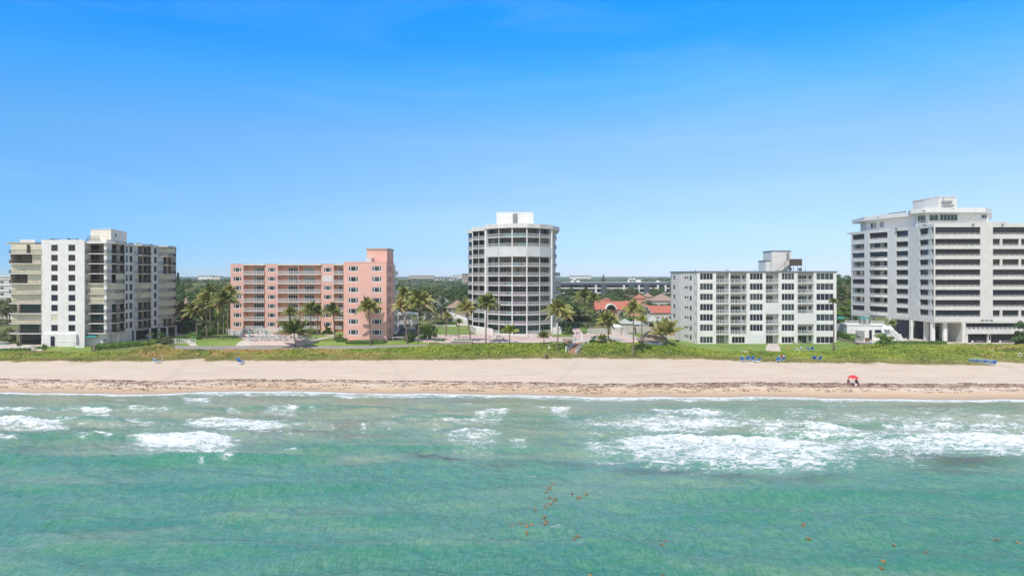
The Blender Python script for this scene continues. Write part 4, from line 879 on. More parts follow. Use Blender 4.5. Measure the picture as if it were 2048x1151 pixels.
# ============================================================ D: seven-storey white block
def build_D():
    g0 = 3.2; D = 195.0; t = thing('apartment_building', (X(1535,D), D, g0), 'flat-roofed white seven-storey block with dark four-pane windows and thin grey roof edge', 'building')
    f = Fr((1394.5,D),(1673,D)); top = 24.0; fz = [20.75-2.93*i for i in range(6)]+[3.35]
    rows = [(23.53-2.93*i-1.93, 23.53-2.93*i) for i in range(6)]+[(3.5, 5.4)]
    def px(z): return 1330+z/5.232
    wc = [(365,503),(887,1025),(1220,1355),(1583,1765)]; bc = [(535,668),(685,855),(1055,1190),(1388,1555)]
    allc = sorted([(f.u(px(a)), f.u(px(b)), 'w') for a, b in wc]+[(f.u(px(a)), f.u(px(b)), 'b') for a, b in bc])
    wl = MB(); c = 0
    for a, b, k in allc:
        f.box(wl, c, a, -1.8 if k == 'b' or True else -0.3, 0, g0-1, top-0.15)
        if k == 'w': 
            zz = g0-1
            for za, zb in sorted(rows): f.box(wl, a, b, -0.3, 0, zz, za); zz = zb
            f.box(wl, a, b, -0.3, 0, zz, top-0.15)
        else: f.box(wl, a, b, -0.3, 0, 23.7, top-0.15)
        c = b
    f.box(wl, c, f.L, -1.8, 0, g0-1, top-0.15)
    f.box(wl, 0, f.L, -16, -1.8, g0-1, top-0.15)
    gb = (f.u(px(685)), f.u(px(855)))
    wl.build('wall', M['white'], t)
    # left flank: chamfered faces
    s1 = Fr((1343.5,211.5),(1360,205.0)); s2 = Fr((1360,205.0),(1388,197.6)); s3 = Fr((1388,197.6),(1394.5,195.02)); wf = MB()
    r2 = [(21.85-2.93*i, 22.6-2.93*i) for i in range(7)]; r2[6] = (4.55, 5.35)
    r1 = [(21.6-2.93*i, 22.9-2.93*i) for i in range(7)]; r1[6] = (4.3, 5.6)
    a1 = [(s1.u(1346), s1.u(1350))]; a2 = [(s2.u(1369), s2.u(1372.6)), (s2.u(1373.6), s2.u(1376.6)), (s2.u(1380), s2.u(1383.2))]
    wall_holes(wf, s1, 0, s1.L, g0-1, top-0.15, a1, r1[:6]); 
    wall_holes(wf, s2, 0, s2.L, g0-1, top-0.15, a2[:2], r2); 
    wall_holes(wf, s3, 0, s3.L, g0-1, top-0.15, [(s3.L*.3, s3.L*.72)], rows, 0.3)
    wf.prism([tuple(Vector(s1.P(0,-.32,0)[:2])), tuple(Vector(s1.P(s1.L,-.32,0)[:2])), tuple(Vector(s2.P(s2.L,-.32,0)[:2])), (f.A.x+.3,196.5), (f.A.x+.3,211), (s1.A.x+.3,214)], g0-1, top-0.16)
    wf.build('wall', M['greywhite'], t, label='plain left flank with small windows')
    for i in range(7):
        if i < 6: window(t, s1, *a1[0], *r1[i], 1, M['glass_grey'], M['trimwhite'], fr_part=False, name='small_window')
        for c in a2[:2]: window(t, s2, *c, *r2[i], 1, M['glass'], M['trimwhite'], fr_part=False, name='small_window')
        m = MB(); c = a2[2]; s2.box(m, c[0], c[1], 0.01, 0.05, r1[i][0]-.1, r1[i][1]-.1); m.build('small_window', M['glass_grey'], t)
        window(t, s3, s3.L*.3, s3.L*.72, *rows[i], 1, M['glass_grey'], M['trimwhite'], fr_part=False, name='small_window')
    # roof slab
    rf = MB(); rf.prism([tuple(Vector(s1.P(-.2,.25,0)[:2])), tuple(Vector(s1.P(s1.L,.25,0)[:2])), tuple(Vector(s2.P(s2.L,.25,0)[:2])), (f.A.x-.1,D-.25), (f.B.x+.25,D-.25), (f.B.x+.25,211.5), (s1.A.x-.1,214.5)], top-0.15, top+0.08)
    rf.build('roof', M['teal_trim'], t)
    shut = {(2,6): 0, }
    for i in range(7):
        for j, (a, b) in enumerate(wc):
            if i == 6 and j == 1:
                m = MB(); f.box(m, f.u(px(868)), f.u(px(1040)), 0.02, 0.12, 3.35, 6.1); m.build('storm_shutter', M['shadewhite'], t, label='white cover over the ground floor window'); continue
            gm = M['glass_grey'] if (i+j*3) % 4 in (1, 2) else M['glass_blue']
            if j == 3 and i == 0: gm = M['glass_grey']
            window(t, f, f.u(px(a)), f.u(px(b)), *rows[i], 4, gm, M['trimwhite'], fw=0.09)
        for j, (a, b) in enumerate(bc):
            u0, u1 = f.u(px(a)), f.u(px(b)); z = fz[i]
            if i == 6 and j == 1:
                m = MB(); f.box(m, u0, u1, -0.5, -0.02, 2.6, 3.5); f.box(m, u0, u1, -0.5, -0.02, 5.4, 6.0); f.box(m, u0, f.u(px(700)), -0.5, -0.02, 3.5, 5.4); f.box(m, f.u(px(838)), u1, -0.5, -0.02, 3.5, 5.4)
                m.build('wall', M['white'], t, label='closed ground floor bay'); window(t, f, f.u(px(700)), f.u(px(838)), 3.5, 5.4, 4, M['glass'], M['trimwhite'], w=-0.2); continue
            if i < 6:
                sl_ = MB(); f.box(sl_, u0, u1, -1.79, 0.0, z-0.22, z); o = sl_.build('balcony', M['slab'], t)
                if not ((i, j) in ((3,2),(4,3))):
                    r = MB(); f.box(r, u0, u1, -0.10, -0.03, z+0.98, z+1.06); f.box(r, u0, u1, -0.10, -0.03, z+0.06, z+0.11)
                    n = 4
                    for q in range(n+1):
                        uu = u0+(u1-u0)*q/n; f.box(r, max(u0, uu-.035), min(u1, uu+.035), -0.09, -0.04, z, z+0.98)
                    sub(r, 'railing', M['trimwhite'], o)
                    gmb = MB(); f.box(gmb, u0+.05, u1-.05, -0.075, -0.06, z+0.12, z+0.97); sub(gmb, 'glass_panel', M['railglass'], o)
                else:
                    m = MB(); f.box(m, u0-.05, u1+.05, 0.02, 0.10, z-0.1, z+2.75); m.build('storm_shutter', M['shadewhite'], t, label='white cover closing one balcony')
            ua = u0+(u1-u0)*0.06; ub = u0+(u1-u0)*(0.72 if j != 0 else 0.78)
            zt = z+2.15 if i < 6 else 5.6
            window(t, f, ua, ub, z+0.03, zt, 4, rg.choice([M['glass'], M['glass_curtain'], M['glass']]), M['trimwhite'], w=-1.7, fw=0.08, name='balcony_door')
            if j in (1, 3): window(t, f, u0+(u1-u0)*0.86, u1-0.06, z+0.7, zt-.1, 1, M['glass_grey'], M['trimwhite'], w=-1.7, fr_part=False)
    # roof structures
    def bxx(a, b, D0, D1, za, zb): m = MB(); m.prism([(X(a,D0),D0),(X(b,D0),D0),(X(b,D0),D1),(X(a,D0),D1)], za, zb); return m
    o = bxx(1543.5, 1582, 200, 207, top+.05, 30.0).build('stair_tower', M['offwhite'], t)
    m = MB(); m.prism([(X(1543,199.8),199.8),(X(1582.5,199.8),199.8),(X(1582.5,199.8),207.2),(X(1543,199.8),207.2)], 30.0, 30.15); sub(m, 'roof', M['teal_trim'], o)
    m = MB(); m.box(X(1572.5,200), X(1578.5,200), 199.93, 199.99, 27.3, 29.6); sub(m, 'louvre', M['greymetal'], o)
    o = bxx(1531.5, 1543.2, 201, 207, top+.05, 27.2).build('roof_box', M['offwhite'], t)
    m = MB(); m.prism([(X(1531,200.8),200.8),(X(1543.1,200.8),200.8),(X(1543.1,200.8),207.2),(X(1531,200.8),207.2)], 27.2, 27.32); sub(m, 'roof', M['teal_trim'], o)
    m = MB(); x0, x1 = X(1552,199), X(1578,199); m.box8([(x0,198.6,24.1),(x1,198.6,27.3),(x1,199.2,27.3),(x0,199.2,24.1),(x0,198.6,24.25),(x1,198.6,27.45),(x1,199.2,27.45),(x0,199.2,24.25)]); m.build('roof_stair', M['tan'], t)
    m = MB(); m.box(X(1569.5,198.5)-.04, X(1569.5,198.5)+.04, 198.4, 198.5, top, 27.3); m.box(X(1551,198.5), X(1582,198.5), 198.4, 198.47, top+.1, top+.2); m.build('pipe', M['darkmetal'], t)
    ct = thing('cooling_tower', (X(1592,198), 198, top), 'brown louvred cooling unit on legs beside the white stair tower on the roof', 'cooling tower')
    m = MB(); xa, xb = X(1582.5,198), X(1600,198); m.box(xa, xb, 196.6, 199.4, 25.7, 27.6); m.build('casing', M['brownmetal'], ct)
    m = MB()
    for q in range(6): m.box(xa-.03, xb+.03, 196.52, 196.6, 25.8+q*.3, 25.8+q*.3+.12)
    m.build('louvre', M['wood'], ct)
    for x in (xa+.1, xb-.2):
        for y in (196.7, 199.2): m = MB(); m.box(x, x+.1, y, y+.1, top+.05, 25.7); m.build('leg', M['darkmetal'], ct)
    for px_ in (1578, 1597):
        x = X(px_, 197); u = thing('exhaust_fan', (x, 196, top), 'mushroom-capped roof fan left of the cooling unit legs' if px_ == 1578 else 'mushroom-capped roof fan right below the brown cooling unit', 'roof fan')
        m = MB(); m.tube([(x,196,top+.05),(x,196,top+.5)], .25, 8); m.build('duct', M['greymetal'], u)
        m = MB(); m.tube([(x,196,top+.5),(x,196,top+.65),(x,196,top+.9),(x,196,top+1.0)], [.55,.6,.35,.05], 10); m.build('cap', M['darkmetal'], u)
    for px_ in (1390.5, 1453, 1456, 1510, 1611):
        x = X(px_, 198); m = MB(); m.tube([(x,198,top),(x,198,top+.55)], .09, 6); m.tube([(x,198,top+.5),(x,198,top+.6)], .15, 6); m.build('roof_vent', M['greymetal'], t)
    m = MB(); x = X(1611,199); m.tube([(x,199,top),(x,199,top+5.6)], .022, 4); m.build('antenna', M['greymetal'], t)
def railglass():
    s = NT('clear_rail_glass'); s.b.inputs['Base Color'].default_value = (0.35, 0.42, 0.42, 1); s.b.inputs['Roughness'].default_value = 0.05; s.b.inputs['Alpha'].default_value = 0.28; return s.mat
M['railglass'] = railglass()
build_D()

# ============================================================ E: long white banded building (right)
def build_E():
    g0 = 3.8; t = thing('apartment_building', (X(1900,193), 193, g0), 'large white building at the right edge with long dark balcony bands and a penthouse storey', 'building')
    def px(z): return 1660+z/3.487
    B0, B1 = 9.85, 37.7
    rows = [(34.26, 36.5)]+[(33.2-2.88*i-2.05, 33.2-2.88*i) for i in range(8)]
    pts = [(147,229.5),(245,222),(270,220.3),(405,213.2),(457,210.2),(547,205.6),(620,200.2),(660,197),(700,194.2),(726,193)]
    pw = [(px(a), D) for a, D in pts]
    wl = MB()
    faces = []      # (frame, columns)
    faces.append((Fr(pw[0], pw[1]), [(0.06, 0.94)], 'end'))
    faces.append((Fr(pw[1], pw[2]), [], ''))
    faces.append((Fr(pw[2], pw[3]), [(0.03, 0.97)], 'open'))
    faces.append((Fr(pw[3], pw[4]), [], ''))
    faces.append((Fr(pw[4], pw[5]), [(0.03, 0.97)], 'bay'))
    faces.append((Fr(pw[5], pw[6]), [], ''))
    faces.append((Fr(pw[6], pw[9]), [(0.03, 0.985)], 'bay'))
    fm = Fr(pw[9], (2270,193)); 
    cols = [(fm.u(px(731)), fm.u(px(1050))), (fm.u(px(1136)), fm.u(px(1136))+26)]
    for f, cs, kind in faces:
        cc = [(a*f.L, b*f.L) for a, b in cs]
        rr = rows if kind != 'top' else rows[:1]
        wall_holes(wl, f, 0, f.L, B0, B1-.3, cc, rr, 0.35)
    wall_holes(wl, fm, 0, fm.L, B0, B1, cols, rows, 0.35)
    # first row glazing also runs across the blank piers of the flank, as a continuous ribbon
    fm.box(wl, fm.u(px(968)), fm.u(px(1240)), -0.36, 0.01, B1, B1+.35)
    wl.build('wall', M['offwhite'], t)
    cr_ = MB(); bp = [tuple(Vector(f.P(0,-1.3,0)[:2])) for f, _, _ in faces]
    cr_.prism(bp+[(fm.A.x,194.5), (fm.B.x,194.5), (fm.B.x,232), (X(1705,232),232)], B0+.01, B1-.8); cr_.build('wall', M['greywhite'], t, label='inner walls behind the balcony bands')
    rf = MB(); rf.prism([tuple(Vector(f.P(0,.02,0)[:2])) for f, _, _ in faces]+[(fm.A.x,193.06), (fm.B.x,193.06), (fm.B.x,232.2), (X(1702,229.5),232.2)], B1-.8, B1-.32); rf.build('roof', M['slab'], t)
    def band(f, u0, u1, za, zb, gm, split=()):
        d = MB(); e = (u0, *split, u1)
        g = MB(); f.box(g, u0, u1, -0.62, -0.5, za+0.5, zb); o = g.build('window', gm, t)
        m = MB(); n = max(1, int((u1-u0)/5.5))
        for q in range(n+1):
            uu = u0+(u1-u0)*q/n; f.box(m, max(u0, uu-.05), min(u1, uu+.05), -0.495, -0.44, za+.5, zb)
        sub(m, 'frame', M['darkmetal'], o)
        r = MB(); f.box(r, u0, u1, -0.16, -0.08, za+0.48, za+0.56); f.box(r, u0, u1, -0.45, -0.2, za, za+0.18)
        n = max(2, int((u1-u0)/1.5))
        for q in range(n+1):
            uu = u0+(u1-u0)*q/n; f.box(r, max(u0, uu-.07), min(u1, uu+.07), -0.16, -0.08, za, za+.48)
        n = max(2, int((u1-u0)/.3))
        for q in range(n+1):
            uu = u0+(u1-u0)*q/n; f.box(r, max(u0, uu-.025), min(u1, uu+.025), -0.14, -0.10, za, za+.48)
        r.build('railing', M['offwhite'], t)
        k = MB(); f.box(k, u0, u1, -0.63, -0.5, za, za+.5); k.build('glass_panel', M['glass'], t)
    darks = [M['shut_dark'], M['glass_blue'], M['shut_dark'], M['shut_dark'], M['glass_blue']]
    for i, (za, zb) in enumerate(rows):
        for f, cs, kind in faces:
            for a, b in cs:
                gm = darks[(i+int(f.L)) % 5]
                if kind in ('open', 'end') and i in (1, 3, 4, 6, 7):
                    # open balcony: cream back wall, dark doors, round white parapet
                    bw = MB(); f.box(bw, a*f.L, b*f.L, -1.2, -1.1, za, zb); bw.build('balcony_wall', M['tan'], t)
                    for q0, q1 in ((.15,.45),(.68,.98)):
                        window(t, f, f.L*(a+(b-a)*q0), f.L*(a+(b-a)*q1), za+.05, zb-.1, 2, M['glass'], M['trimwhite'], w=-1.0, fr_part=False, name='balcony_door')
                    r = MB(); rail(r, [f.P(a*f.L,-.1,0)[:2], f.P(b*f.L,-.1,0)[:2]], za, .55, .3, .05); r.build('railing', M['offwhite'], t)
                else: band(f, a*f.L+.01, b*f.L-.01, za, zb, gm)
        band(fm, cols[0][0]+.01, cols[0][1]-.01, za, zb, M['shut_dark'] if i in (1,2,4,5,7) else M['glass_blue'])
        if i in (1, 3, 8):
            u0, u1 = cols[1]; e = u0+3.0
            for a, b in ((u0+.01, u0+2.1), (u0+2.7, u0+7.4), (u0+8.0, u1-.01)): band(fm, a, b, za, zb, M['glass'])
            m = MB()
            for a, b in ((u0+2.1, u0+2.7), (u0+7.4, u0+8.0)): fm.box(m, a, b, -0.6, -0.02, za, zb)
            m.build('pillar', M['offwhite'], t)
        else: band(fm, cols[1][0]+.01, cols[1][1]-.01, za, zb, M['shut_dark'] if i % 2 else M['glass_blue'])
    # slabs that swell outwards on the flank balconies
    for f, cs, kind in faces:
        if kind != 'open': continue
        for i, (za, zb) in enumerate(rows[1:]):
            m = MB(); P = []
            for q in range(9):
                s_ = q/8; P.append(f.P(f.L*(.03+.94*s_), 0.015+0.75*math.sin(math.pi*s_)**.6, 0)[:2])
            m.prism(P, za-.75, za+0.02); m.build('balcony', M['slab'], t)
    # lower zone: soffit, pilotis, dark glass set back, podium
    sf = MB(); sf.prism([tuple(Vector(f.P(0,-.02,0)[:2])) for f, _, _ in faces]+[(fm.A.x,193.1), (fm.B.x,193.1), (fm.B.x,231), (X(1705,231),231)], B0-.35, B0); sf.build('soffit', M['cream'], t)
    for p_, D, wd in [(572,203.5,.75),(556,206,.5),(677,199.5,1.1),(721,194.2,1.0),(806,194.2,1.0),(938,192.4,.8),(262,221,.6),(228,224,.3),(310,219,.3),(160,230,.5),(425,212,.8)]:
        m = MB(); x = X(px(p_), D); m.box(x-wd/2, x+wd/2, D, D+.8, g0-.5, B0-.35); m.build('column', M['white'], t)
    def glassbox(a, b, D0, D1, za, zb, mat, name='window', panes=6):
        f = Fr((px(a),D0),(px(b),D1)); return window(t, f, 0, f.L, za, zb, panes, mat, M['darkmetal'], w=0, name=name)
    glassbox(462,552,207.5,204.8,g0-.2,B0-.36,M['glass_blue'],panes=3); glassbox(590,665,205,204,g0-.2,B0-.36,M['glass_blue'],panes=3); glassbox(688,712,203,203,g0-.2,B0-.36,M['glass_blue'],panes=1)
    m = MB(); m.prism([W(px(730),206), W(px(935),204), W(px(935),212), W(px(730),212)], g0-.5, B0-.36); m.build('lobby_wall', M['cream'], t)
    glassbox(733,800,204.5,204.5,g0-.2,7.6,M['glass'],panes=2)
    m = MB(); m.prism([W(px(818),201), W(px(905),199.5), W(px(905),203.8), W(px(818),203.8)], g0-.5, 8.1); m.build('entrance_block', M['greymetal'], t)
    window(t, Fr((px(822),200.6),(px(903),199.2)), 2, 8.5, g0+.9, 7.2, 2, M['glass'], M['darkmetal'], w=0.12)
    window(t, Fr((px(905),203),(px(930),203)), 0, 3, g0, 7.2, 2, M['glass'], M['darkmetal'], w=0.12)
    # podium
    PX0, PX1 = px(946), px(1700); fp = Fr((PX0,192.2),(PX1,192.2)); L = fp.L
    m = MB(); fp.box(m, 0, L, -12, -.3, g0-.5, B0-.4); fp.box(m, -.1, L, -0.3, .5, 6.45, 7.75); fp.box(m, 0, L, -.3, .5, B0-.34, B0-.05); m.build('podium', M['offwhite'], t)
    window(t, fp, 0.2, L-.2, 7.8, B0-.4, 24, M['glass_blue'], M['darkmetal'], w=-.2); r = MB(); rail(r, [fp.P(.1,.35,0)[:2], fp.P(L-.1,.35,0)[:2]], 7.75, .55, .4, .05); 
    for q in range(24): fp.box(r, L*q/24, L*q/24+.25, .3, .4, 7.75, 8.25)
    r.build('railing', M['offwhite'], t)
    for a, b in ((0.5, 6.0), (7.2, 16.6), (17.6, 30)): window(t, fp, a, b, g0+.1, 6.4, int((b-a)/1.5), M['glass'], M['darkmetal'], w=-.2)
    for u in (0.1, 6.5, 17.1, 30.5): m = MB(); fp.box(m, u-.35, u+.35, -.28, .3, g0-.5, 6.44); m.build('column', M['offwhite'], t)
    m = MB(); fp.box(m, 6.25, 6.75, .305, .33, g0+1, g0+2.4); m.build('plaque', M['darkmetal'], t)
    for u in (4.8, 6.0, 7.3): m = MB(); fm.box(m, fm.u(px(1052))+u-4.8, fm.u(px(1052))+u-4.8+.9, 0.01, .08, 10.05, 10.3); m.build('vent', M['darkmetal'], t)
    # penthouse storey
    ph = MB(); pw_ = [W(px(255),232), W(px(380),222), W(px(560),213), W(px(600),203), W(px(690),200.5), W(px(1105),200.5), W(px(1105),222), (X(px(255),232)+2,240)]
    ph.prism(pw_, B1-.4, 41.2); pho = ph.build('penthouse', M['white'], t)
    for a, b, Da, Db, za, zb, n in [(612,668,202.6,201.1,38.4,40.6,3),(692,754,200.5,200.5,38.9,40.7,2),(764,888,200.5,200.5,38.9,40.8,5),(1056,1090,200.5,200.5,39.6,40.7,2),(286,325,228.8,226.4,38.6,40.4,2),(345,376,224.9,222.3,38.6,40.4,1)]:
        f = Fr((px(a),Da),(px(b),Db)); window(t, f, 0, f.L, za, zb, n, M['glass_green'] if a > 500 else M['glass_curtain2'], M['trimwhite'], w=.1)
    r = MB(); f = Fr((px(612),202.4),(px(690),200.2)); rail(r, [f.P(0,.5,0)[:2], f.P(f.L,.4,0)[:2], W(px(886),200.0)], 38.0, .9, .5, .05); r.build('railing', M['trimwhite'], t)
    rf = MB(); rf.prism([W(px(215),232), W(px(240),228), W(px(385),219), W(px(545),210.5), W(px(560),203), W(px(655),199), W(px(690),198.2), W(px(1085),198.2), W(px(1130),202), W(px(1125),224), (X(px(215),232)+2,242)], 41.2, 42.5)
    rf.build('penthouse_roof', M['white'], t)
    m = MB(); m.prism([W(px(400),224), W(px(530),216), W(px(540),222), W(px(420),230)], 42.5, 43.2); m.build('roof_panels', M['darkmetal'], t)
    m = MB(); q0, q1, q2 = Vector(W(px(655),213)), Vector(W(px(756),207)), Vector(W(px(884),207)); m.prism([tuple(q0), tuple(q1), tuple(q2), (q2.x,217), (q0.x,219)], 42.5, 46.6); o = m.build('lift_tower', M['offwhite'], t)
    m = MB(); m.prism([(q0.x-.15,212.9), (q1.x,206.85), (q2.x+.15,206.85), (q2.x+.15,217.1), (q0.x-.15,219.1)], 46.6, 46.8); sub(m, 'roof', M['slab'], o)
    m = MB(); m.box(X(px(783),206.5), X(px(850),206.5), 206.2, 206.95, 44.7, 45.4); m.tube([(X(px(792),206.5),206.5,44.7),(X(px(792),206.5),206.5,46.4)], .12, 6); m.box(X(px(775),206.5), X(px(862),206.5), 206.5, 206.7, 43.6, 43.75)
    m.build('roof_machinery', M['greymetal'], t)
    for p_, D, z in ((340,222,41.5),(654,197.6,41.3),(855,198,43.0)):
        m = MB(); m.box(X(px(p_),D)-.2, X(px(p_),D)+.2, D-.4, D, z, z+.3); m.build('floodlight', M['darkmetal'], t)
    for p_, D in ((455,209.9),(655,196.9),(995,192.9),(1200,192.9)):
        m = MB(); m.box(X(px(p_),D)-.25, X(px(p_),D)+.25, D-.6, D-.1, 37.1, 37.35); m.build('floodlight', M['darkmetal'], t)
build_E()
# ============================================================ GROUND SHEETS
def G(px, py, z): D = (CH-z)*F/(py-HY); return (X(px, D), D)
def sheet(name, c, dz, mat, label=None, nx=20, ny=32, z=None):
    nx = max(nx, 20); ny = max(ny, 32); dz = dz+.03
    """flat covering that follows the ground: corners given near-left, near-right, far-right, far-left"""
    a, b, d, e = [np.array(p, float) for p in c]
    u = np.linspace(0, 1, nx); v = np.linspace(0, 1, ny); U, Vv = np.meshgrid(u, v)
    P = (1-U)[...,None]*((1-Vv)[...,None]*a+Vv[...,None]*e)+U[...,None]*((1-Vv)[...,None]*b+Vv[...,None]*d)
    x, y = P[...,0].ravel(), P[...,1].ravel(); zz = gz(x, y)+dz if z is None else np.full_like(x, z)
    _, _, Q = grid(u, v); o = np_mesh(name, np.stack([x, y, zz], -1), Q, mat); tag(o, kind='structure'); return o
S = sheet
S('beach_path', [W(350,176.5), W(856,176.5), W(856,181), W(350,181)], 0.05, M['greypath'], nx=60)
S('lawn', [W(356,181.1), W(500,181.1), W(500,191), W(380,191)], 0.04, M['lawn'], nx=20)
S('lawn', [W(610,181.1), W(858,181.1), W(858,184.9), W(610,184.9)], 0.04, M['lawn'], nx=30)
S('lawn', [W(590,192), W(686,186), W(686,213.5), W(600,213.5)], 0.04, M['lawn'])
S('lawn', [W(440,192), W(500,192), W(462,213), W(420,213)], 0.04, M['lawn'])
S('path', [W(600,182), W(625,182), W(672,199), W(668,201)], 0.08, M['pale_path'])
S('path', [W(668,199.5), W(674,201), W(640,209), W(634,207)], 0.08, M['pale_path'])
S('path', [W(380,181), W(396,181), W(372,187), W(362,187)], 0.08, M['pale_path'])
S('path', [W(470,181), W(502,181), W(510,187), W(490,187)], 0.08, M['pale_path'])
S('pool_deck', [W(500,181.2), W(610,181.2), W(600,207), W(465,207)], 0.06, M['pave'])
S('pool_water', [W(512,194), W(572,194), W(572,202.5), W(506,202.5)], 0.10, M['pool'])
S('driveway', [W(212,185.2), W(335,196), W(352,240), W(212,200)], 0.05, M['pale_path'])
S('driveway', [W(350,200), W(372,197), W(400,240), W(352,240)], 0.05, M['pale_path'])
S('lawn', [W(92,177.5), W(185,177.5), W(185,183), W(95,183)], 0.04, M['lawn'])
S('terrace', [W(-60,179), W(84,179), W(84,186), W(-60,200)], 0.05, M['pale_path'])
S('pool_water', [W(-40,186), W(19,186), W(24,191), W(-40,192)], 0.09, M['pool'])
S('path', [W(-60,176), W(92,176), W(92,177.4), W(-60,177.4)], 0.05, M['pale_path'])
S('path', [W(92,176), W(350,176), W(350,177.4), W(92,177.4)], 0.04, M['pale_path'])
# between the pink block and the tower, tower terrace, pool garden
S('court', [W(826,183.5), W(846,183.5), W(852,206), W(838,206)], 0.06, M['tealpave'] if 'tealpave' in M else M['concrete'])
S('terrace', [W(846,183), W(1150,183), W(1150,204), W(852,204)], 0.05, M['pave'], nx=40)
S('lawn', [W(857,204.2), W(940,204.2), W(935,238), W(862,238)], 0.05, M['lawn'])
S('driveway', [W(780,206), W(826,206), W(836,240), W(790,240)], 0.05, M['asphalt'])
S('lawn', [W(1104,196), W(1148,196), W(1140,214), W(1108,214)], 0.09, M['lawn'])
S('path', [W(1150,196), W(1170,196), W(1158,232), W(1143,232)], 0.09, M['pave'])
S('lawn', [W(1164,215), W(1176,213), W(1176,234), W(1156,234)], 0.09, M['lawn'])
S('pool_deck', [W(1150.5,183), W(1277,183), W(1245,206), W(1152,206)], 0.06, M['pave'])
S('pool_water', [W(1180,184.5), W(1248,184.5), W(1232,195), W(1190,195)], 0.10, M['pool'])
S('lawn', [W(1277,179.5), W(1344,179.5), W(1360,206), W(1262,206)], 0.04, M['lawn'], nx=24)
# lawns and walks in front of the white block
S('lawn', [W(1340,178.2), W(1690,178.2), W(1675,196), W(1336,212)], 0.04, M['lawn'], nx=60, ny=14)
S('path', [W(1530,179), W(1562,179), W(1556,195), W(1536,195)], 0.07, M['pale_path'])
S('path', [W(1475,178), W(1600,178), W(1596,180), W(1480,180)], 0.09, M['pale_path'], nx=20)
S('lawn', [W(1675,181), W(1748,181), W(1700,200), W(1674,204)], 0.05, M['lawn'])
S('terrace', [W(1716,184.5), W(1870,184.5), W(1850,206), W(1692,204)], 0.05, M['pale_path'])
S('terrace', [W(1870,185), W(2300,185), W(2300,194), W(1850,194)], 0.05, M['pale_path'])
S('pool_water', [W(1722,187), W(1775,187), W(1775,193), W(1718,193)], 0.09, M['pool'])

# ============================================================ VEGETATION
def leaf_quads(P, N, size, rng, aspect=0.75):
    """one small leaf face at each point P, facing roughly N"""
    n = len(P); N = N/np.linalg.norm(N, axis=1, keepdims=True)
    r = rng.normal(size=(n,3)); t = np.cross(N, r); t /= np.linalg.norm(t, axis=1, keepdims=True)+1e-9; b = np.cross(N, t)
    s = size[:,None] if hasattr(size, '__len__') else size
    a, c = t*s*0.5, b*s*0.5*aspect
    V = np.stack([P-a*1.0, P-c*0.9+a*0.1, P+a*1.05, P+c*0.9+a*0.1], 1).reshape(-1, 3)
    return V, np.arange(4*n).reshape(n, 4)
def crown_mesh(name, rx, rz, nclump, per, leaf, seed, mat, flat=0.75, holes=0.2):
    rng = np.random.default_rng(seed); C = []
    while len(C) < nclump:
        v = rng.normal(size=3); v /= np.linalg.norm(v); rad = rng.uniform(0.35, 1.0)**0.5
        if v[2] < -0.35: continue
        bump = 0.80+0.30*math.sin(3*math.atan2(v[1], v[0])+seed)+0.12*math.sin(7*v[2]+seed*2)
        C.append((v*np.array([rx, rx, rz])*rad*bump*rng.uniform(.85, 1.12), rng.uniform(.6, 1.25)))
    Vs, Ns, Sz = [], [], []
    for c, k in C:
        cr = rx*0.30*k; v = rng.normal(size=(per, 3)); v /= np.linalg.norm(v, axis=1, keepdims=True); v[:,2] = np.abs(v[:,2])*0.9-0.25
        p = c+v*np.array([cr, cr, cr*flat])*rng.uniform(.7, 1.1, (per,1)); Vs.append(p); Ns.append(v+np.array([0,0,0.5])+rng.normal(size=(per,3))*0.45); Sz.append(np.full(per, leaf)*rng.uniform(.6, 1.4, per))
    V, Q = leaf_quads(np.concatenate(Vs), np.concatenate(Ns), np.concatenate(Sz), rng)
    me_o = np_mesh(name, V, Q, mat); me = me_o.data; bpy.data.objects.remove(me_o); return me
def trunk_mesh(h, r0, r1, seed, limbs=4, spread=2.0):
    rng = random.Random(seed); mb = MB(); mb.tube([(0,0,-.4), (rng.uniform(-.2,.2), rng.uniform(-.2,.2), h*.5), (rng.uniform(-.3,.3), rng.uniform(-.3,.3), h)], [r0, r0*.8, r1], 7)
    for i in range(limbs):
        a = 6.28*i/limbs+rng.uniform(-.4,.4); z = h*rng.uniform(.5,.8)
        mb.tube([(0,0,z), (math.cos(a)*spread*.5, math.sin(a)*spread*.5, z+h*.25), (math.cos(a)*spread, math.sin(a)*spread, h*1.15)], [r1*.8, r1*.5, r1*.2], 5)
    me = bpy.data.meshes.new('trunk'); me.from_pydata(mb.v, [], mb.f); me.materials.append(M['bark']); me.polygons.foreach_set('use_smooth', [True]*len(me.polygons)); return me
CR = {k: [crown_mesh('crown', 3.6, 2.9, 42, 80, .50, 10*j+i, M[k]) for i in range(3)] for j, k in enumerate(('tree1','tree2','tree3'))}
TR = [trunk_mesh(5.0, .28, .18, i) for i in range(3)]
def tree(px, D, ztop, width, kind, label, cat='tree', group=None, name='tree', var=None, world=False):
    x = px if world else X(px, D); g = gzf(x, D); H = ztop-g; v = rg.randrange(3) if var is None else var
    o = empty(name, (x, D, g), label, cat, group, rz=0)
    rxs = width/7.2; ch = min(H*0.62, width*0.62)      # crown height
    c = bpy.data.objects.new('crown', CR[kind][v]); COL.objects.link(c); c.parent = o
    c.scale = (rxs, rxs, ch/4.6); c.location = (0, 0, H-ch*0.66); c.rotation_euler = (0, 0, rg.uniform(0, 6.28))
    tr = bpy.data.objects.new('trunk', TR[v]); COL.objects.link(tr); tr.parent = o; tr.scale = (rxs, rxs, max(.3, (H-ch*.55)/5.0)); return o
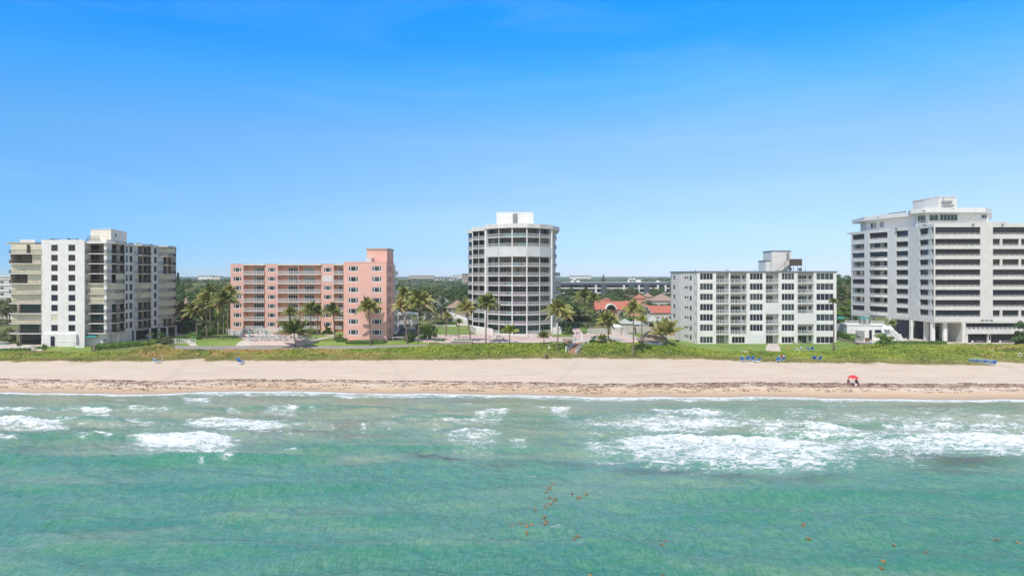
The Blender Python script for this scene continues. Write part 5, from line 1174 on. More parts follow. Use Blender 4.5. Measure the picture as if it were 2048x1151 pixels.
def bush(x, y, w, h, kind, label, group=None, name='shrub', cat='shrub', d=None, z=None):
    g = gzf(x, y) if z is None else z; o = empty(name, (x, y, g), label, cat, group)
    c = bpy.data.objects.new('foliage', CR[kind][rg.randrange(3)]); COL.objects.link(c); c.parent = o
    c.scale = (w/7.2, (d or w)/7.2, h/3.6); c.location = (0, 0, h*0.30); c.rotation_euler = (0, 0, rg.choice([0, 3.14])); return o
def hedge(A, B, wd, h, label, mat='hedge', dens=60, z=None, name='hedge'):
    """clipped hedge along a plan line: leafy faces over a box-shaped body"""
    fr = Fr(A, B, True); rng = np.random.default_rng(int(abs(fr.A.x)*10)+3); n = int(fr.L*(2*h+wd)*dens)
    z0 = gzf(*((fr.A+fr.B)/2)) if z is None else z
    u = rng.uniform(0, fr.L, n); k = rng.random(n)*(2*h+wd); side = k < h; top = (k >= h) & (k < h+wd)
    w_ = np.where(side, wd/2, np.where(top, k-h-wd/2, -wd/2)); zz = np.where(side, k, np.where(top, h, k-h-wd))
    u = u; w_ = w_+rng.normal(size=n)*.05; zz = zz+rng.normal(size=n)*.05
    P = np.stack([fr.A.x+fr.d.x*u+fr.n.x*w_, fr.A.y+fr.d.y*u+fr.n.y*w_, zz], 1)
    N = np.stack([np.where(side, fr.n.x, np.where(top, 0, -fr.n.x)), np.where(side, fr.n.y, np.where(top, 0, -fr.n.y)), np.where(top, 1., .3)], 1)+rng.normal(size=(n,3))*.5
    V, Q = leaf_quads(P, N, rng.uniform(.12, .3, n), rng)
    zz_ = gz(V[:,0], V[:,1]) if z is None else z; V[:,2] += zz_
    mb = MB(); m = []; ns = max(1, int(fr.L/2))
    for i in range(ns):
        a, b = fr.L*i/ns, fr.L*(i+1)/ns
        za, zb = ((gzf(*fr.P(q,0,0)[:2]) if z is None else z) for q in (a, b))
        mb.box8([fr.P(a,wd*.42,za-.1), fr.P(b,wd*.42,zb-.1), fr.P(b,-wd*.42,zb-.1), fr.P(a,-wd*.42,za-.1), fr.P(a,wd*.42,za+h*.93), fr.P(b,wd*.42,zb+h*.93), fr.P(b,-wd*.42,zb+h*.93), fr.P(a,-wd*.42,za+h*.93)])
    bv = np.array(mb.v); Q2 = np.array(mb.f)+len(V)
    o = np_mesh(name, np.concatenate([V, bv]), np.concatenate([Q, Q2]), M[mat]); return tag(o, label, 'hedge')

# ---- palms
def frond(rng, L, az, up, droop, wid, nl, twist=0):
    """one arching palm frond: rachis plus two rows of hanging leaflets; returns vertices, quads"""
    V = []; Q = []; ca, sa = math.cos(az), math.sin(az); pts = []; n = 9
    for i in range(n):
        t = i/(n-1); r = L*(t*math.cos(up)*(1-.10*t)); z = L*(math.sin(up)*t-droop*t*t); pts.append(np.array([ca*r, sa*r, z]))
    side = np.array([-sa, ca, 0.0])
    for i in range(n-1):       # rachis
        a, b = pts[i], pts[i+1]; w0, w1 = .05*(1-i/n), .05*(1-(i+1)/n); k = len(V); V += [a-side*w0, a+side*w0, b+side*w1, b-side*w1]; Q.append((k,k+1,k+2,k+3))
    P = np.array(pts); tt = np.linspace(0, 1, n)
    for j in range(nl):
        t = 0.14+0.86*j/(nl-1); p = np.array([np.interp(t, tt, P[:,c]) for c in range(3)]); t2 = min(1, t+.03); q = np.array([np.interp(t2, tt, P[:,c]) for c in range(3)])
        fwd = (q-p)/(np.linalg.norm(q-p)+1e-6) if t < .99 else (P[-1]-P[-2])/np.linalg.norm(P[-1]-P[-2])
        l = wid*math.sin(math.pi*min(1, .12+t*.86))**.7*rng.uniform(.8, 1.15)
        for s in (-1, 1):
            d = side*s*.62+fwd*.62+np.array([0, 0, -.42-rng.uniform(0,.5)]); d /= np.linalg.norm(d)
            m = p+d*l*.55; e = p+d*l+np.array([0,0,-.18*l]); hw = .045+.025*rng.random(); k = len(V)
            V += [p-fwd*hw, p+fwd*hw, m+fwd*hw*1.2, m-fwd*hw*1.2, e]; Q.append((k,k+1,k+2,k+3)); Q.append((k+3,k+2,k+4,k+4))
    return V, Q
def palm_crown(seed, nf, L, style, mat, mat2=None):
    rng = random.Random(seed); V = []; Q = []; mi = []
    for i in range(nf):
        az = 2.399*i+rng.uniform(-.25,.25); t = i/nf
        if style == 'coco': up = math.radians(86-92*t+rng.uniform(-8,8)); dr = rng.uniform(.34,.58)
        elif style == 'young': up = math.radians(78-62*t+rng.uniform(-6,6)); dr = rng.uniform(.25,.45)
        else: up = math.radians(75-85*t); dr = .35
        l = L*rng.uniform(.82,1.08)*(1-.15*(t > .8)); 
        v, q = frond(rng, l, az, up, dr, L*(.20 if style != 'young' else .16), 30 if style != 'young' else 32); k = len(V); V += v
        for f in q: Q.append(tuple(c+k for c in f)); mi.append(1 if (mat2 and t > .86 and rng.random() < .7) else 0)
    me = bpy.data.meshes.new('crown'); Q = [f if f[2] != f[3] else f[:3] for f in Q]; me.from_pydata([tuple(v) for v in V], [], Q)
    me.materials.append(M[mat]); me.materials.append(M[mat2 or mat]); me.polygons.foreach_set('material_index', mi); return me
M['palm_dead'] = leaf_mat('dry_palm_leaf', [(0.35,(0.20,0.13,0.07)),(0.5,(0.32,0.22,0.12)),(0.65,(0.42,0.31,0.19))], 0.5, 3, 0.1)
PC = {'a': [palm_crown(1, 30, 3.6, 'coco', 'palm', 'palm_dead'), palm_crown(2, 26, 3.5, 'coco', 'palm', 'palm_dead'), palm_crown(3, 32, 3.7, 'coco', 'palm', 'palm_dead')],
      'p': [palm_crown(4, 28, 3.6, 'coco', 'palm_pale', 'palm_dead'), palm_crown(5, 31, 3.6, 'coco', 'palm_pale', 'palm_dead')],
      'y': [palm_crown(6, 17, 3.6, 'young', 'palm_young', 'palm_dead'), palm_crown(7, 20, 3.6, 'young', 'palm', 'palm_dead')],
      's': [palm_crown(8, 30, 3.2, 'fan', 'palm_silver')], 'f': [palm_crown(9, 30, 3.0, 'fan', 'palm', 'palm_dead')]}
def palm(pc, yc, pb, yb, D, rpx, kind, label, group='palm trees along the beach front', var=0, base_z=None, name='palm_tree'):
    """crown centre at (pc,yc) and foot at (pb,yb) of the photo; D metres away, crown radius rpx"""
    xb = X(pb, D); g = gzf(xb, D) if base_z is None else base_z; xc, zc = X(pc, D), Z(yc, D); H = zc-g
    o = empty(name, (xb, D, g), label, 'palm tree', group); r = rpx*D/F
    sc = r/(2.15 if kind in 'apsf' else 2.1); mb = MB(); n = 9; pts = []; rad = []
    for i in range(n):
        t = i/(n-1); pts.append(((xc-xb)*t**1.6+.10*H*.1*math.sin(t*3.1+var), .15*math.sin(t*2+var), -.3+(H+.3)*t)); rad.append(.21*(1-.45*t)*(1.35 if i == 0 else 1)*min(1, .55+H/14))
    mb.tube(pts, rad, 8); tr = mb.build('trunk', M['trunk'], None, smooth=True); tr.parent = o
    c = bpy.data.objects.new('crown', PC[kind][var % len(PC[kind])]); COL.objects.link(c); c.parent = o; c.scale = (sc, sc, sc); c.location = (pts[-1][0], pts[-1][1], H-.05)
    c.rotation_euler = (0, 0, rg.uniform(0, 6.28)); 
    if kind in 'ap' and H > 5:
        cb = MB(); q = pts[-1]
        for k in range(5): a = k*1.3; cb.tube([(q[0]+.28*math.cos(a), q[1]+.28*math.sin(a), H-.25-.14), (q[0]+.28*math.cos(a), q[1]+.28*math.sin(a), H-.25), (q[0]+.28*math.cos(a), q[1]+.28*math.sin(a), H-.25+.14)], [.06,.16,.05], 6)
        k = cb.build('coconuts', M['coco'], None, smooth=True); k.parent = o
    return o
M['coco'] = rough_mat('coconut_husk', (0.36, 0.30, 0.06), (0.28, 0.20, 0.05))
palms = [
 (364,618,361,663,226,17,'p','pale coconut palm with a bright thin trunk by the right end of the beige block',1),
 (388,622,394,680,193,20,'p','low coconut palm leaning left, second in the row left of the pink block',0),
 (413,603,412,680,192,22,'p','taller pale coconut palm in the middle of the group left of the pink block',1),
 (420,584,419,671,215,18,'a','dark coconut palm standing behind the group left of the pink block',1),
 (434,608,436,681,191,20,'p','coconut palm just left of the tallest palm by the pink block corner',0),
 (450,597,446,682,190,21,'a','tallest coconut palm in front of the left corner of the pink block',2),
 (459,586,453,676,203,19,'p','coconut palm half hidden behind the tallest palm at the pink block corner',1),
 (581,624,580,680,192,15,'a','coconut palm with a yellow trunk top behind the young spreading palm',1),
 (622,619,622,671,204,18,'a','left one of two close palms in front of the pink block balconies',2),
 (634,622,635,672,203,16,'a','right one of two close palms in front of the pink block balconies',0),
 (666,621,669,684,187,19,'a','palm with drooping fronds before the inner corner of the pink block',1),
 (738,614,740.5,684,181.5,22,'a','lone palm in front of the blank wall of the near pink wing',2),
 (807,588,812,656,236,18,'a','darker palm behind the right side of the pink block',0),
 (802,612,814,687,182,17,'p','small palm leaning left on a slanting trunk right of the pink block',1),
 (838,602,836,684,183,27,'p','large yellowish palm with the broadest crown between the pink block and the tower',0),
 (896,632,891,672,198,10,'a','small thin palm on the lawn left of the tower',1),
 (918,645,917,676,193,9,'y','tiny palm with stiff fronds on the terrace left of the tower',1),
 (932,616,940,685,183,20,'p','palm at the left foot of the tower with a slightly bent trunk',1),
 (975,606,971,688,180,22,'a','tall palm with a pale trunk in front of the left side of the tower',2),
 (1019,664,1019,689,179,17,'y','low bright palm on the terrace at the middle of the tower',0),
 (1088,674,1088,692,178.5,14,'y','squat palm by the right corner of the tower',1),
 (1116,618,1114.5,699,173,24,'a','tall palm with a yellow top rooted in the dune right of the tower',0),
 (1131,626,1132,668,205,19,'p','palm behind the tall dune palm right of the tower',1),
 (1168,592,1172,640,272,18,'a','tall dark palm far back between the tower and the red roof',2),
 (1187,596,1187,640,266,14,'p','second far palm just left of the red roof',0),
 (1215.5,641,1217,687,183,22,'p','spreading palm beside the small pool',1),
 (1268,619,1266,703,170,23,'a','tall crooked palm rooted in the dune left of the thatched hut',1),
 (1284,641,1283,694,178,13,'y','short bright yellow-green palm left of the thatched hut',0),
 (1667,602,1667,694,179.5,9,'f','slim fan palm in front of the right corner of the flat-roofed white block',0),
]
for i, a in enumerate(palms): palm(*a[:8], var=a[8])
palm(589,667,590,691,179.5,33,'y','young palm with wide upright fronds alone at the dune edge before the pink block', var=1)
palm(1332,667,1333,696,178.5,31,'y','young palm with long upright fronds at the right side of the thatched hut', var=1)
palm(1206,680,1207,690,180,14,'y','bushy stemless palm in front of the small pool', var=1)
palm(1784,648,1784,660,196,9,'y','small palm behind the spiral slide', var=1, base_z=5.5)
for i, (a, b, c) in enumerate([(870,612,12),(884,604,13),(1290,622,12),(857,634,11),(1245,632,13),(1205,628,12),(1325,650,9)]):
    D = 236+4*i; palm(a, b, a, b+50, D, c, 's', ['silvery fan palm left of its twin behind the lawn','silvery fan palm right of its twin behind the lawn','silvery fan palm before the red-roofed wing','silvery low palm beside the lawn hedge','silvery palm before the red arch roof','silvery palm left of the arch dormer','small silvery palm above the cabana roofs'][i], group='silvery fan palms in the gardens behind', var=0)

# ---- trees near and far
def blocked(x, y):
    for x0, x1, y0, y1 in [(-145,-100,180,242),(-92,-30,180,218),(-24,16,196,250),(46,94,190,216),(108,190,188,245),(-24,-14,236,272),(25,74,270,300),(55,78,318,345),(30,110,432,460)]:
        if x0 < x < x1 and y0 < y < y1: return True
    return False
tk = random.Random(21); placed = []
spec = []
def scatter(px0, px1, D0, D1, n, zlo, zhi, wlo, whi, kinds):
    c = 0; tries = 0
    while c < n and tries < n*60:
        tries += 1; D = tk.uniform(D0, D1); x = X(tk.uniform(px0, px1), D); w_ = tk.uniform(wlo, whi)
        if blocked(x, D) or any((x-a)**2+(D-b)**2 < (0.42*(w_+d))**2*.8 for a, b, d in placed): continue
        placed.append((x, D, w_)); spec.append((x, D, tk.uniform(zlo, zhi), w_, tk.choice(kinds))); c += 1
scatter(352,462,226,262,14,9.5,13,5,8,['tree1','tree2','tree1','tree3'])
scatter(345,470,262,330,26,13,16.5,7,10,['tree1','tree2','tree1'])
scatter(335,480,330,430,34,15,19,8,12,['tree1','tree2','tree1'])
scatter(-60,40,250,330,18,9,14,6,9,['tree1','tree3','tree2'])
scatter(785,940,262,330,22,10,14.5,7,10,['tree1','tree2','tree1'])
scatter(780,950,330,440,40,14,17.5,8,12,['tree1','tree1','tree2'])
scatter(1112,1200,240,275,9,8.5,12,5,8,['tree1','tree3','tree2'])
scatter(1110,1350,395,430,12,13.5,16.5,7,10,['tree1','tree2','tree1'])
scatter(1112,1350,300,345,30,8.0,12.5,6,9,['tree1','tree2','tree1'])
scatter(1100,1360,345,436,52,9.0,13.0,7,10,['tree1','tree1','tree2'])
scatter(1664,1710,232,262,9,9,14.5,6,8,['tree3','tree2','tree2'])
scatter(1655,1715,262,340,14,15,20,8,11,['tree2','tree2','tree1'])
scatter(1645,1725,340,430,14,18,23,9,12,['tree2','tree1'])
LT = {'tree1': 'dark green broadleaf tree in the wood behind the beach buildings', 'tree2': 'grey green broadleaf tree in the wood behind the beach buildings', 'tree3': 'bright green broadleaf tree in the wood behind the beach buildings'}
def wood_label(x, D, zt, w_, k):
    px = CX+F*x/D; g_ = 'left of the beige block' if px < 200 else 'between beige and pink blocks' if px < 600 else 'between pink block and tower' if px < 1000 else 'between tower and flat-roofed block' if px < 1500 else 'left of the right building'
    return {'tree1': 'dark green', 'tree2': 'grey green', 'tree3': 'bright green'}[k]+(' tall' if zt > 13.5 else '')+(' wide' if w_ > 9 else '')+' tree '+('nearest' if D < 265 else 'midway' if D < 340 else 'farthest')+' '+g_
for x, D, zt, w_, k in spec: tree(x, D, zt, w_, k, wood_label(x, D, zt, w_, k), group='trees in the wood behind the buildings', name='broadleaf_tree', world=True)
# a few that stand out
for px, D, zt, w_, k, lab in [(848,206,8.3,5.5,'tree3','bright bushy tree beside the tall palm between pink block and tower'),(858,212,7.6,5,'tree1','dark shrubby tree right of the bright one by the lawn'),
    (1147,246,12.0,12,'tree3','large light green tree right of the tower above the white fence'),(1195,250,9.5,7,'tree2','grey green tree before the left end of the red roof'),(1206,315,13.2,13,'tree1','broad dark tree behind the red arch roof'),
    (1292,300,11.6,8,'tree1','round dark tree before the pale villa'),(1228,322,12.5,8,'tree1','dark tree right of the broad one behind the red roof'),(1240,240,8.0,6,'tree2','olive green tree above the cabana roofs'),(1262,243,8.4,6,'tree3','yellowish green tree behind the crooked palm'),
    (1305,246,7.4,6,'tree2','brownish green shrub tree before the red tiled wing'),(1330,248,7.0,5,'tree2','low olive tree at the end of the red tiled wing'),(1178,228,7.4,4.5,'tree2','small round tree at the right end of the white fence'),
    (366,245,9.6,8,'tree1','dark tree filling the gap right of the beige block'),(1688,238,12.5,9,'tree3','yellow green tree between the two white blocks')]:
    tree(px, D, zt, w_, k, lab, name='broadleaf_tree')
# conifer silhouettes on the skyline
def conifer(px, D, zt, r, label):
    x = X(px, D); g = gzf(x, D); o = empty('pine_tree', (x, D, g), label, 'pine tree'); rng = np.random.default_rng(int(px)); n = 500; t = rng.random(n)**.7; H = zt-g
    rad = r*(1-t)*rng.uniform(.5, 1.05, n)+.1; a = rng.random(n)*6.28; P = np.stack([rad*np.cos(a), rad*np.sin(a), H*(.25+.75*t)], 1)
    V, Q = leaf_quads(P, rng.normal(size=(n,3))+np.array([0,0,.6]), rng.uniform(.7,1.5,n), rng); np_mesh('crown', V, Q, M['tree1'], parent=o)
    mb = MB(); mb.tube([(0,0,-.5),(0,0,H*.8)], [.4,.15], 6); b = mb.build('trunk', M['bark'], None); b.parent = o
conifer(356,420,24.8,3.2,'pointed dark pine rising at the right edge of the beige block')
conifer(1207,800,25.0,3.2,'thin pointed pine standing above the skyline over the blue-roofed hotel')
# far wood: bumpy canopy of many crowns that reads as one mass
def far_wood():
    xs = np.concatenate([[-3400,-2000,-1400], np.arange(-1000, -520, 8), np.arange(-520, 520, 3.2), np.arange(520, 1000, 8), [1400,2000,3400]])
    ys = np.concatenate([np.arange(458, 800, 3.4), np.arange(800, 1600, 9), np.arange(1600, 3200, 28), [3600,3950]])
    x, y, Q = grid(xs, ys); rng = np.random.default_rng(4)
    # domes: nearest of jittered seeds on a coarse lattice
    def domes(cell, seed):
        T = np.random.default_rng(seed); J = T.random((128,128,3)); ci = np.floor(x/cell).astype(int); cj = np.floor(y/cell).astype(int); best = np.full(x.shape, 9.0); hh = np.zeros(x.shape)
        for a in (-1,0,1):
            for b in (-1,0,1):
                k = J[(cj+b) % 128, (ci+a) % 128]; dx = (ci+a+k[:,0])*cell-x; dy = (cj+b+k[:,1])*cell-y; d = np.hypot(dx, dy)/cell; m = d < best; best = np.where(m, d, best); hh = np.where(m, k[:,2], hh)
        return np.sqrt(np.clip(1-(best/.85)**2, 0, 1)), hh
    d1, h1 = domes(10.0, 1); d2, h2 = domes(23.0, 2)
    base = gz(x, y); z = base+5.5+3.6*d1*(.6+.8*h1)+2.2*d2*h2+1.6*(vnoise(x*.35, y*.35, 131, 3)-.5)+3.5*(vnoise(x*.006, y*.004, 133, 3)-.5)
    z = np.where(x < -40, z+3.5*sstep((-40-x)/80)*(y < 900), z); z = np.where((x > 150) & (y < 1000), z+4.0, z)
    z = np.where(y < 459, base-1, z); V = np.stack([x, y, z], -1)
    # leafy clumps standing on it, so that its outline is never smooth
    n = 60000; yy = 462+rng.random(n)**1.6*900; xx = rng.uniform(-.80, .80, n)*yy
    zi = gz(xx, yy); gi = np.clip(np.searchsorted(xs, xx), 1, len(xs)-1); gj = np.clip(np.searchsorted(ys, yy), 1, len(ys)-1); zc = z.reshape(len(ys), len(xs))[gj, gi]
    P = np.stack([xx, yy, zc+rng.uniform(-.5, 1.0, n)], 1); V2, Q2 = leaf_quads(P, rng.normal(size=(n,3))+np.array([0,-.3,.7]), rng.uniform(.9, 2.0, n)*(1+yy/1600), rng)
    o = np_mesh('distant_wood', np.concatenate([V, V2]), np.concatenate([Q, Q2+len(V)]), M['wood_far']); tag(o, 'low green wood reaching from behind the gardens to the skyline', 'wood', kind='stuff')
M['wood_far'] = leaf_mat('distant_foliage', [(0.30,(0.030,0.050,0.020)),(0.45,(0.055,0.085,0.032)),(0.58,(0.095,0.12,0.05)),(0.72,(0.15,0.155,0.075))], 0.035, 0.35, 0.0)
far_wood()

# ---- dune cover
def dune_cover():
    rng = np.random.default_rng(17); n = 150000; x = rng.uniform(-150, 150, n); T = toe(x)
    back = np.interp(x, [-150,-97,-92,-86,-30,10,40,47,84,91,150], [176.5,176.5,179,176.6,176.6,181.8,181.8,178.6,178.6,183.5,184.0])
    y = T+0.5+rng.random(n)*(back-T-0.5)
    px = CX+F*x/y
    keep = ~((np.abs(x-np.interp(y, [160,172,178], [-76.5,-77.5,-79.5])) < .8) | ((x > 14.2) & (x < 18.2) & (y > 168) & (y < 183)) | ((np.abs(x-np.interp(y,[160,178],[58.5,60.5])) < 1.0) & (y > 170)) | ((np.abs(x-113.3) < .8) & (y < 168)))
    x, y, T, back = x[keep], y[keep], T[keep], back[keep]; n = len(x)
    edge = np.clip((y-T)/3.5, 0, 1); bk = np.clip((back-y)/1.2, .3, 1)
    mound = (0.10+0.95*vnoise(x*.22, y*.3, 141, 3)+0.35*vnoise(x*.9, y*.9, 143, 2))*edge*bk*np.interp(x, [-150,-97,-92,-86,-30,10,40,47,84,92,150], [.6,.6,1.2,.6,.7,1.25,1.2,.75,.8,1.1,1.1])
    z = gz(x, y)+mound*(.55+.5*rng.random(n)); P = np.stack([x, y, z], 1); N = np.stack([rng.normal(size=n)*.5, -.35+rng.normal(size=n)*.5, np.ones(n)], 1)
    V, Q = leaf_quads(P, N, rng.uniform(.20, .46, n), rng, .9)
    rust = np.interp(x, [-150,-118,-108,-100,-93,-88,-70,-50,-34,-20,95,112,150], [.55,.50,.40,.60,.85,.85,.62,.56,.52,.12,.12,.40,.52])
    nz = vnoise(x*.13, y*.4, 151, 4); mi = np.where(nz+.35*(rng.random(n)-.5) < rust*.9, 1, 0)
    lo = (y-T)/(back-T); mi = np.where((lo < .30) & (rng.random(n) < .8*(1-lo/.30)), 2, mi)
    # body sheet under the leaves
    gxs = np.arange(-152, 152, .9); gys = np.linspace(0, 1, 16); U, Vv = np.meshgrid(gxs, gys); Tb = toe(U); Bb = np.interp(U, [-150,-97,-92,-86,-30,10,40,47,84,91,150], [176.3,176.3,178.8,176.4,176.4,181.5,181.5,178.4,178.4,183.2,183.7])
    Y = Tb+1.2+Vv*(Bb-Tb-1.2); e2 = np.clip((Y-Tb-1)/3, 0, 1); Zb = gz(U.ravel(), Y.ravel()).reshape(U.shape)+(.10+.55*vnoise(U.ravel()*.22, Y.ravel()*.3, 141, 3).reshape(U.shape))*e2*.6*np.clip((Bb-Y)/1.0, 0, 1)-.05
    hole = ((U > 14.2) & (U < 18.2)); Zb = np.where(hole, Zb-.9, Zb)
    _, _, Qb = grid(gxs, gys); Vb = np.stack([U.ravel(), Y.ravel(), Zb.ravel()], -1)
    o = np_mesh('sea_grape_cover', np.concatenate([V, Vb]), np.concatenate([Q, Qb+len(V)]), [M['seagrape'], M['seagrape_rust'], M['duneg']], mi=np.concatenate([mi, np.zeros(len(Qb), int)]))
    tag(o, 'dense leafy green and rusty ground cover along the dune above the sand', 'ground cover', kind='stuff')
    # grass blades at the toe
    n = 90000; x = rng.uniform(-150, 150, n); T = toe(x); y = T+rng.normal(size=n)*1.2+.9-2.6*rng.random(n)**2*np.clip(vnoise(x*.3, x*0, 161, 3)*4-1.8, 0, 1); h = rng.uniform(.25, .75, n)*np.clip(1-(T-y)/3, .3, 1)
    keep = vnoise(x*.5, y*.9, 163, 2)+.25*(y > T) > .38; x, y, h, T = x[keep], y[keep], h[keep], T[keep]; n = len(x)
    a = rng.random(n)*6.28; ln = rng.uniform(.1, .45, n); b = np.stack([x, y, gz(x, y)-.03], 1); dx = np.stack([np.cos(a)*.03, np.sin(a)*.03, 0*a], 1); tip = b+np.stack([np.cos(a+1.3)*ln, np.sin(a+1.3)*ln, h], 1)
    V = np.stack([b-dx, b+dx, tip+dx*.3, tip-dx*.3], 1).reshape(-1, 3); o = np_mesh('dune_grass', V, np.arange(4*n).reshape(n, 4), M['duneg']); tag(o, 'tan and green grass fringe where the dune meets the sand', 'dune grass', kind='stuff')
dune_cover()
# seaweed washed up in a line
def wrack():
    rng = np.random.default_rng(29); n = 34000; x = rng.uniform(-115, 115, n)
    bx_ = np.interp(x, [-100,-40,10,50,93], [9.2,8.4,8.0,9.6,10.2])+2.0*(vnoise(x*0.045, x*0+1, 31)-0.5)+0.5*(vnoise(x*0.3, x*0+7, 33)-0.5)
    t = bx_-np.where(rng.random(n) < .22, np.abs(rng.normal(size=n))*.35, rng.random(n)*6.0); y = shore(x)+t
    keep = (vnoise(x*.7, y*2.4, 171, 3) > np.where(t > bx_-.8, .50, .56)); x, y = x[keep], y[keep]; n = len(x)
    P = np.stack([x, y, gz(x, y)+.06], 1); V, Q = leaf_quads(P, np.stack([rng.normal(size=n)*.4, rng.normal(size=n)*.4-.2, np.ones(n)], 1), rng.uniform(.12, .42, n), rng, .45)
    o = np_mesh('washed_up_seaweed', V, Q, M['weedbrown']); tag(o, 'brown seaweed washed up in strings along the beach', 'seaweed', kind='stuff')
M['weedbrown'] = leaf_mat('dry_seaweed', [(0.35,(0.10,0.055,0.035)),(0.5,(0.17,0.09,0.055)),(0.65,(0.26,0.15,0.09))], 0.4, 3, 0)
wrack()
# ============================================================ BACKGROUND BUILDINGS
def gable(mb, x0, x1, y0, y1, ze, zr, axis='x', oh=0.4):
    """gabled roof prism"""
    x0 -= oh; x1 += oh; y0 -= oh; y1 += oh
    if axis == 'x':
        ym = (y0+y1)/2; a = [(x0,y0,ze),(x1,y0,ze),(x1,y1,ze),(x0,y1,ze),(x0,ym,zr),(x1,ym,zr)]
        F_ = [(0,1,5,4),(2,3,4,5),(0,4,3),(1,2,5),(3,2,1,0)]
    else:
        xm = (x0+x1)/2; a = [(x0,y0,ze),(x1,y0,ze),(x1,y1,ze),(x0,y1,ze),(xm,y0,zr),(xm,y1,zr)]
        F_ = [(0,4,5,3),(1,2,5,4),(0,1,4),(2,3,5),(3,2,1,0)]
    n = len(mb.v); mb.v += a
    for f in F_: mb.f.append(tuple(n+i for i in f)); mb.m.append(0)
def hip(mb, x0, x1, y0, y1, ze, zr, oh=0.4, ridge=0.3):
    x0 -= oh; x1 += oh; y0 -= oh; y1 += oh; ym = (y0+y1)/2; r = min((y1-y0)/2, (x1-x0)/2*(1-ridge*0)) ; xa, xb = x0+r, x1-r
    if xa > xb: xa = xb = (x0+x1)/2
    n = len(mb.v); mb.v += [(x0,y0,ze),(x1,y0,ze),(x1,y1,ze),(x0,y1,ze),(xa,ym,zr),(xb,ym,zr)]
    for f in [(0,1,5,4),(2,3,4,5),(3,0,4),(1,2,5),(3,2,1,0)]: mb.f.append(tuple(n+i for i in f)); mb.m.append(0)
def house(px0, px1, D, depth, ze, zr, wall, roof, label, rtype='gable', wins=(), name='house', zb=None):
    x0, x1 = X(px0, D), X(px1, D); g = gzf((x0+x1)/2, D) if zb is None else zb; t = thing(name, ((x0+x1)/2, D, g), label, 'house')
    m = MB(); m.box(x0, x1, D, D+depth, g-.5, ze); m.build('wall', M[wall], t)
    m = MB(); (hip if rtype == 'hip' else gable)(m, x0, x1, D, D+depth, ze+.01, zr, *(('y',) if rtype == 'gable_y' else ())); m.build('roof', M[roof], t)
    f = Fr((px0, D), (px1, D))
    for a, b, za, zb_ in wins: window(t, f, f.u(a), f.u(b), za, zb_, 2, M['glass'], M['trimwhite'], w=.08)
    return t
M['villa'] = rough_mat('villa_wall', (0.60, 0.57, 0.50), (0.52, 0.49, 0.43), streak=True)
M['palegreen'] = rough_mat('pale_green_roof', (0.46, 0.50, 0.46), (0.38, 0.42, 0.39))
house(1192,1262,288,10,8.6,12.0,'salmon','redtile','low house with a long red tiled roof and a round arched dormer','gable',[(1204,1212,6,7.6),(1238,1246,6,7.6)])
def arch_dormer():
    D = 286.6; t = thing('dormer', (X(1222.5,D), D, 8.6), 'round white-rimmed arch opening set in the red tiled roof', 'dormer'); xc = X(1222.5, D); r = 1.95; zb = 8.75
    m = MB(); P = [(xc-r-.45, zb)]+[(xc-(r+.45)*math.cos(a*math.pi/12), zb+(r+.45)*math.sin(a*math.pi/12)) for a in range(13)]
    n = 13
    for i in range(12):
        a, b = i*math.pi/12, (i+1)*math.pi/12
        q = [(xc-(r)*math.cos(a), zb+r*math.sin(a)), (xc-r*math.cos(b), zb+r*math.sin(b)), (xc-(r+.4)*math.cos(b), zb+(r+.4)*math.sin(b)), (xc-(r+.4)*math.cos(a), zb+(r+.4)*math.sin(a))]
        m.box8([(q[0][0],D,q[0][1]),(q[1][0],D,q[1][1]),(q[1][0],D+4,q[1][1]),(q[0][0],D+4,q[0][1]),(q[3][0],D,q[3][1]),(q[2][0],D,q[2][1]),(q[2][0],D+4,q[2][1]),(q[3][0],D+4,q[3][1])])
    m.build('arch', M['trimwhite'], t)
    m = MB(); P = [(xc-r*math.cos(i*math.pi/12), D+.3, zb+r*math.sin(i*math.pi/12)) for i in range(13)]; m.poly(P[::-1]); m.poly([(p[0], p[1]+.1, p[2]) for p in P]); m.build('window', M['glass'], t)
arch_dormer()
house(1196,1240,306,8,11.0,12.9,'cream','orangetile','small gabled house with a pale front peeping over the red tiled roof','gable_y')
house(1247,1264,312,8,9.5,11.8,'salmon','orangetile','little orange-roofed house right of the gabled one','hip')
house(1262,1300,276,9,8.5,10.9,'salmon','redtile','red tiled wing linking the arch-roofed house with the right wing')
house(1290,1350,262,9,8.6,11.2,'villa','redtile','long red tiled wing ending behind the white flat-roofed block',wins=[(1337,1342,5.8,7.5),(1313,1318,5.8,7.0)])
house(1272,1290,322,7,12.2,14.3,'salmon','orangetile','orange-roofed tower house behind the round dark tree','hip')
house(1291,1304,330,7,12.8,14.9,'tan','browntile','brown-roofed house between the tower house and the pale villa','hip')
house(1305,1352,318,12,11.2,14.6,'villa','browntile','pale two-storey villa with a grey-brown hipped roof and columns','hip',[(1309,1315,7,9.8),(1320,1325,7,9.8),(1330,1335,7,9.8),(1340,1345,7,9.8)])
house(893,931,262,11,10.5,13.4,'tan','browntile','tan house with a shallow brown hipped roof left of the tower','hip',[(896,903,9.2,10.2),(906,912,9.2,10.2)])
house(878,888,290,6,12.0,13.8,'tan','orangetile','small orange-roofed turret house left of the tan house','hip')
house(353,372,268,9,11.5,14.5,'tan','browntile','house with a brownish hipped roof right of the beige block','hip',[(356,363,8,10.5)])
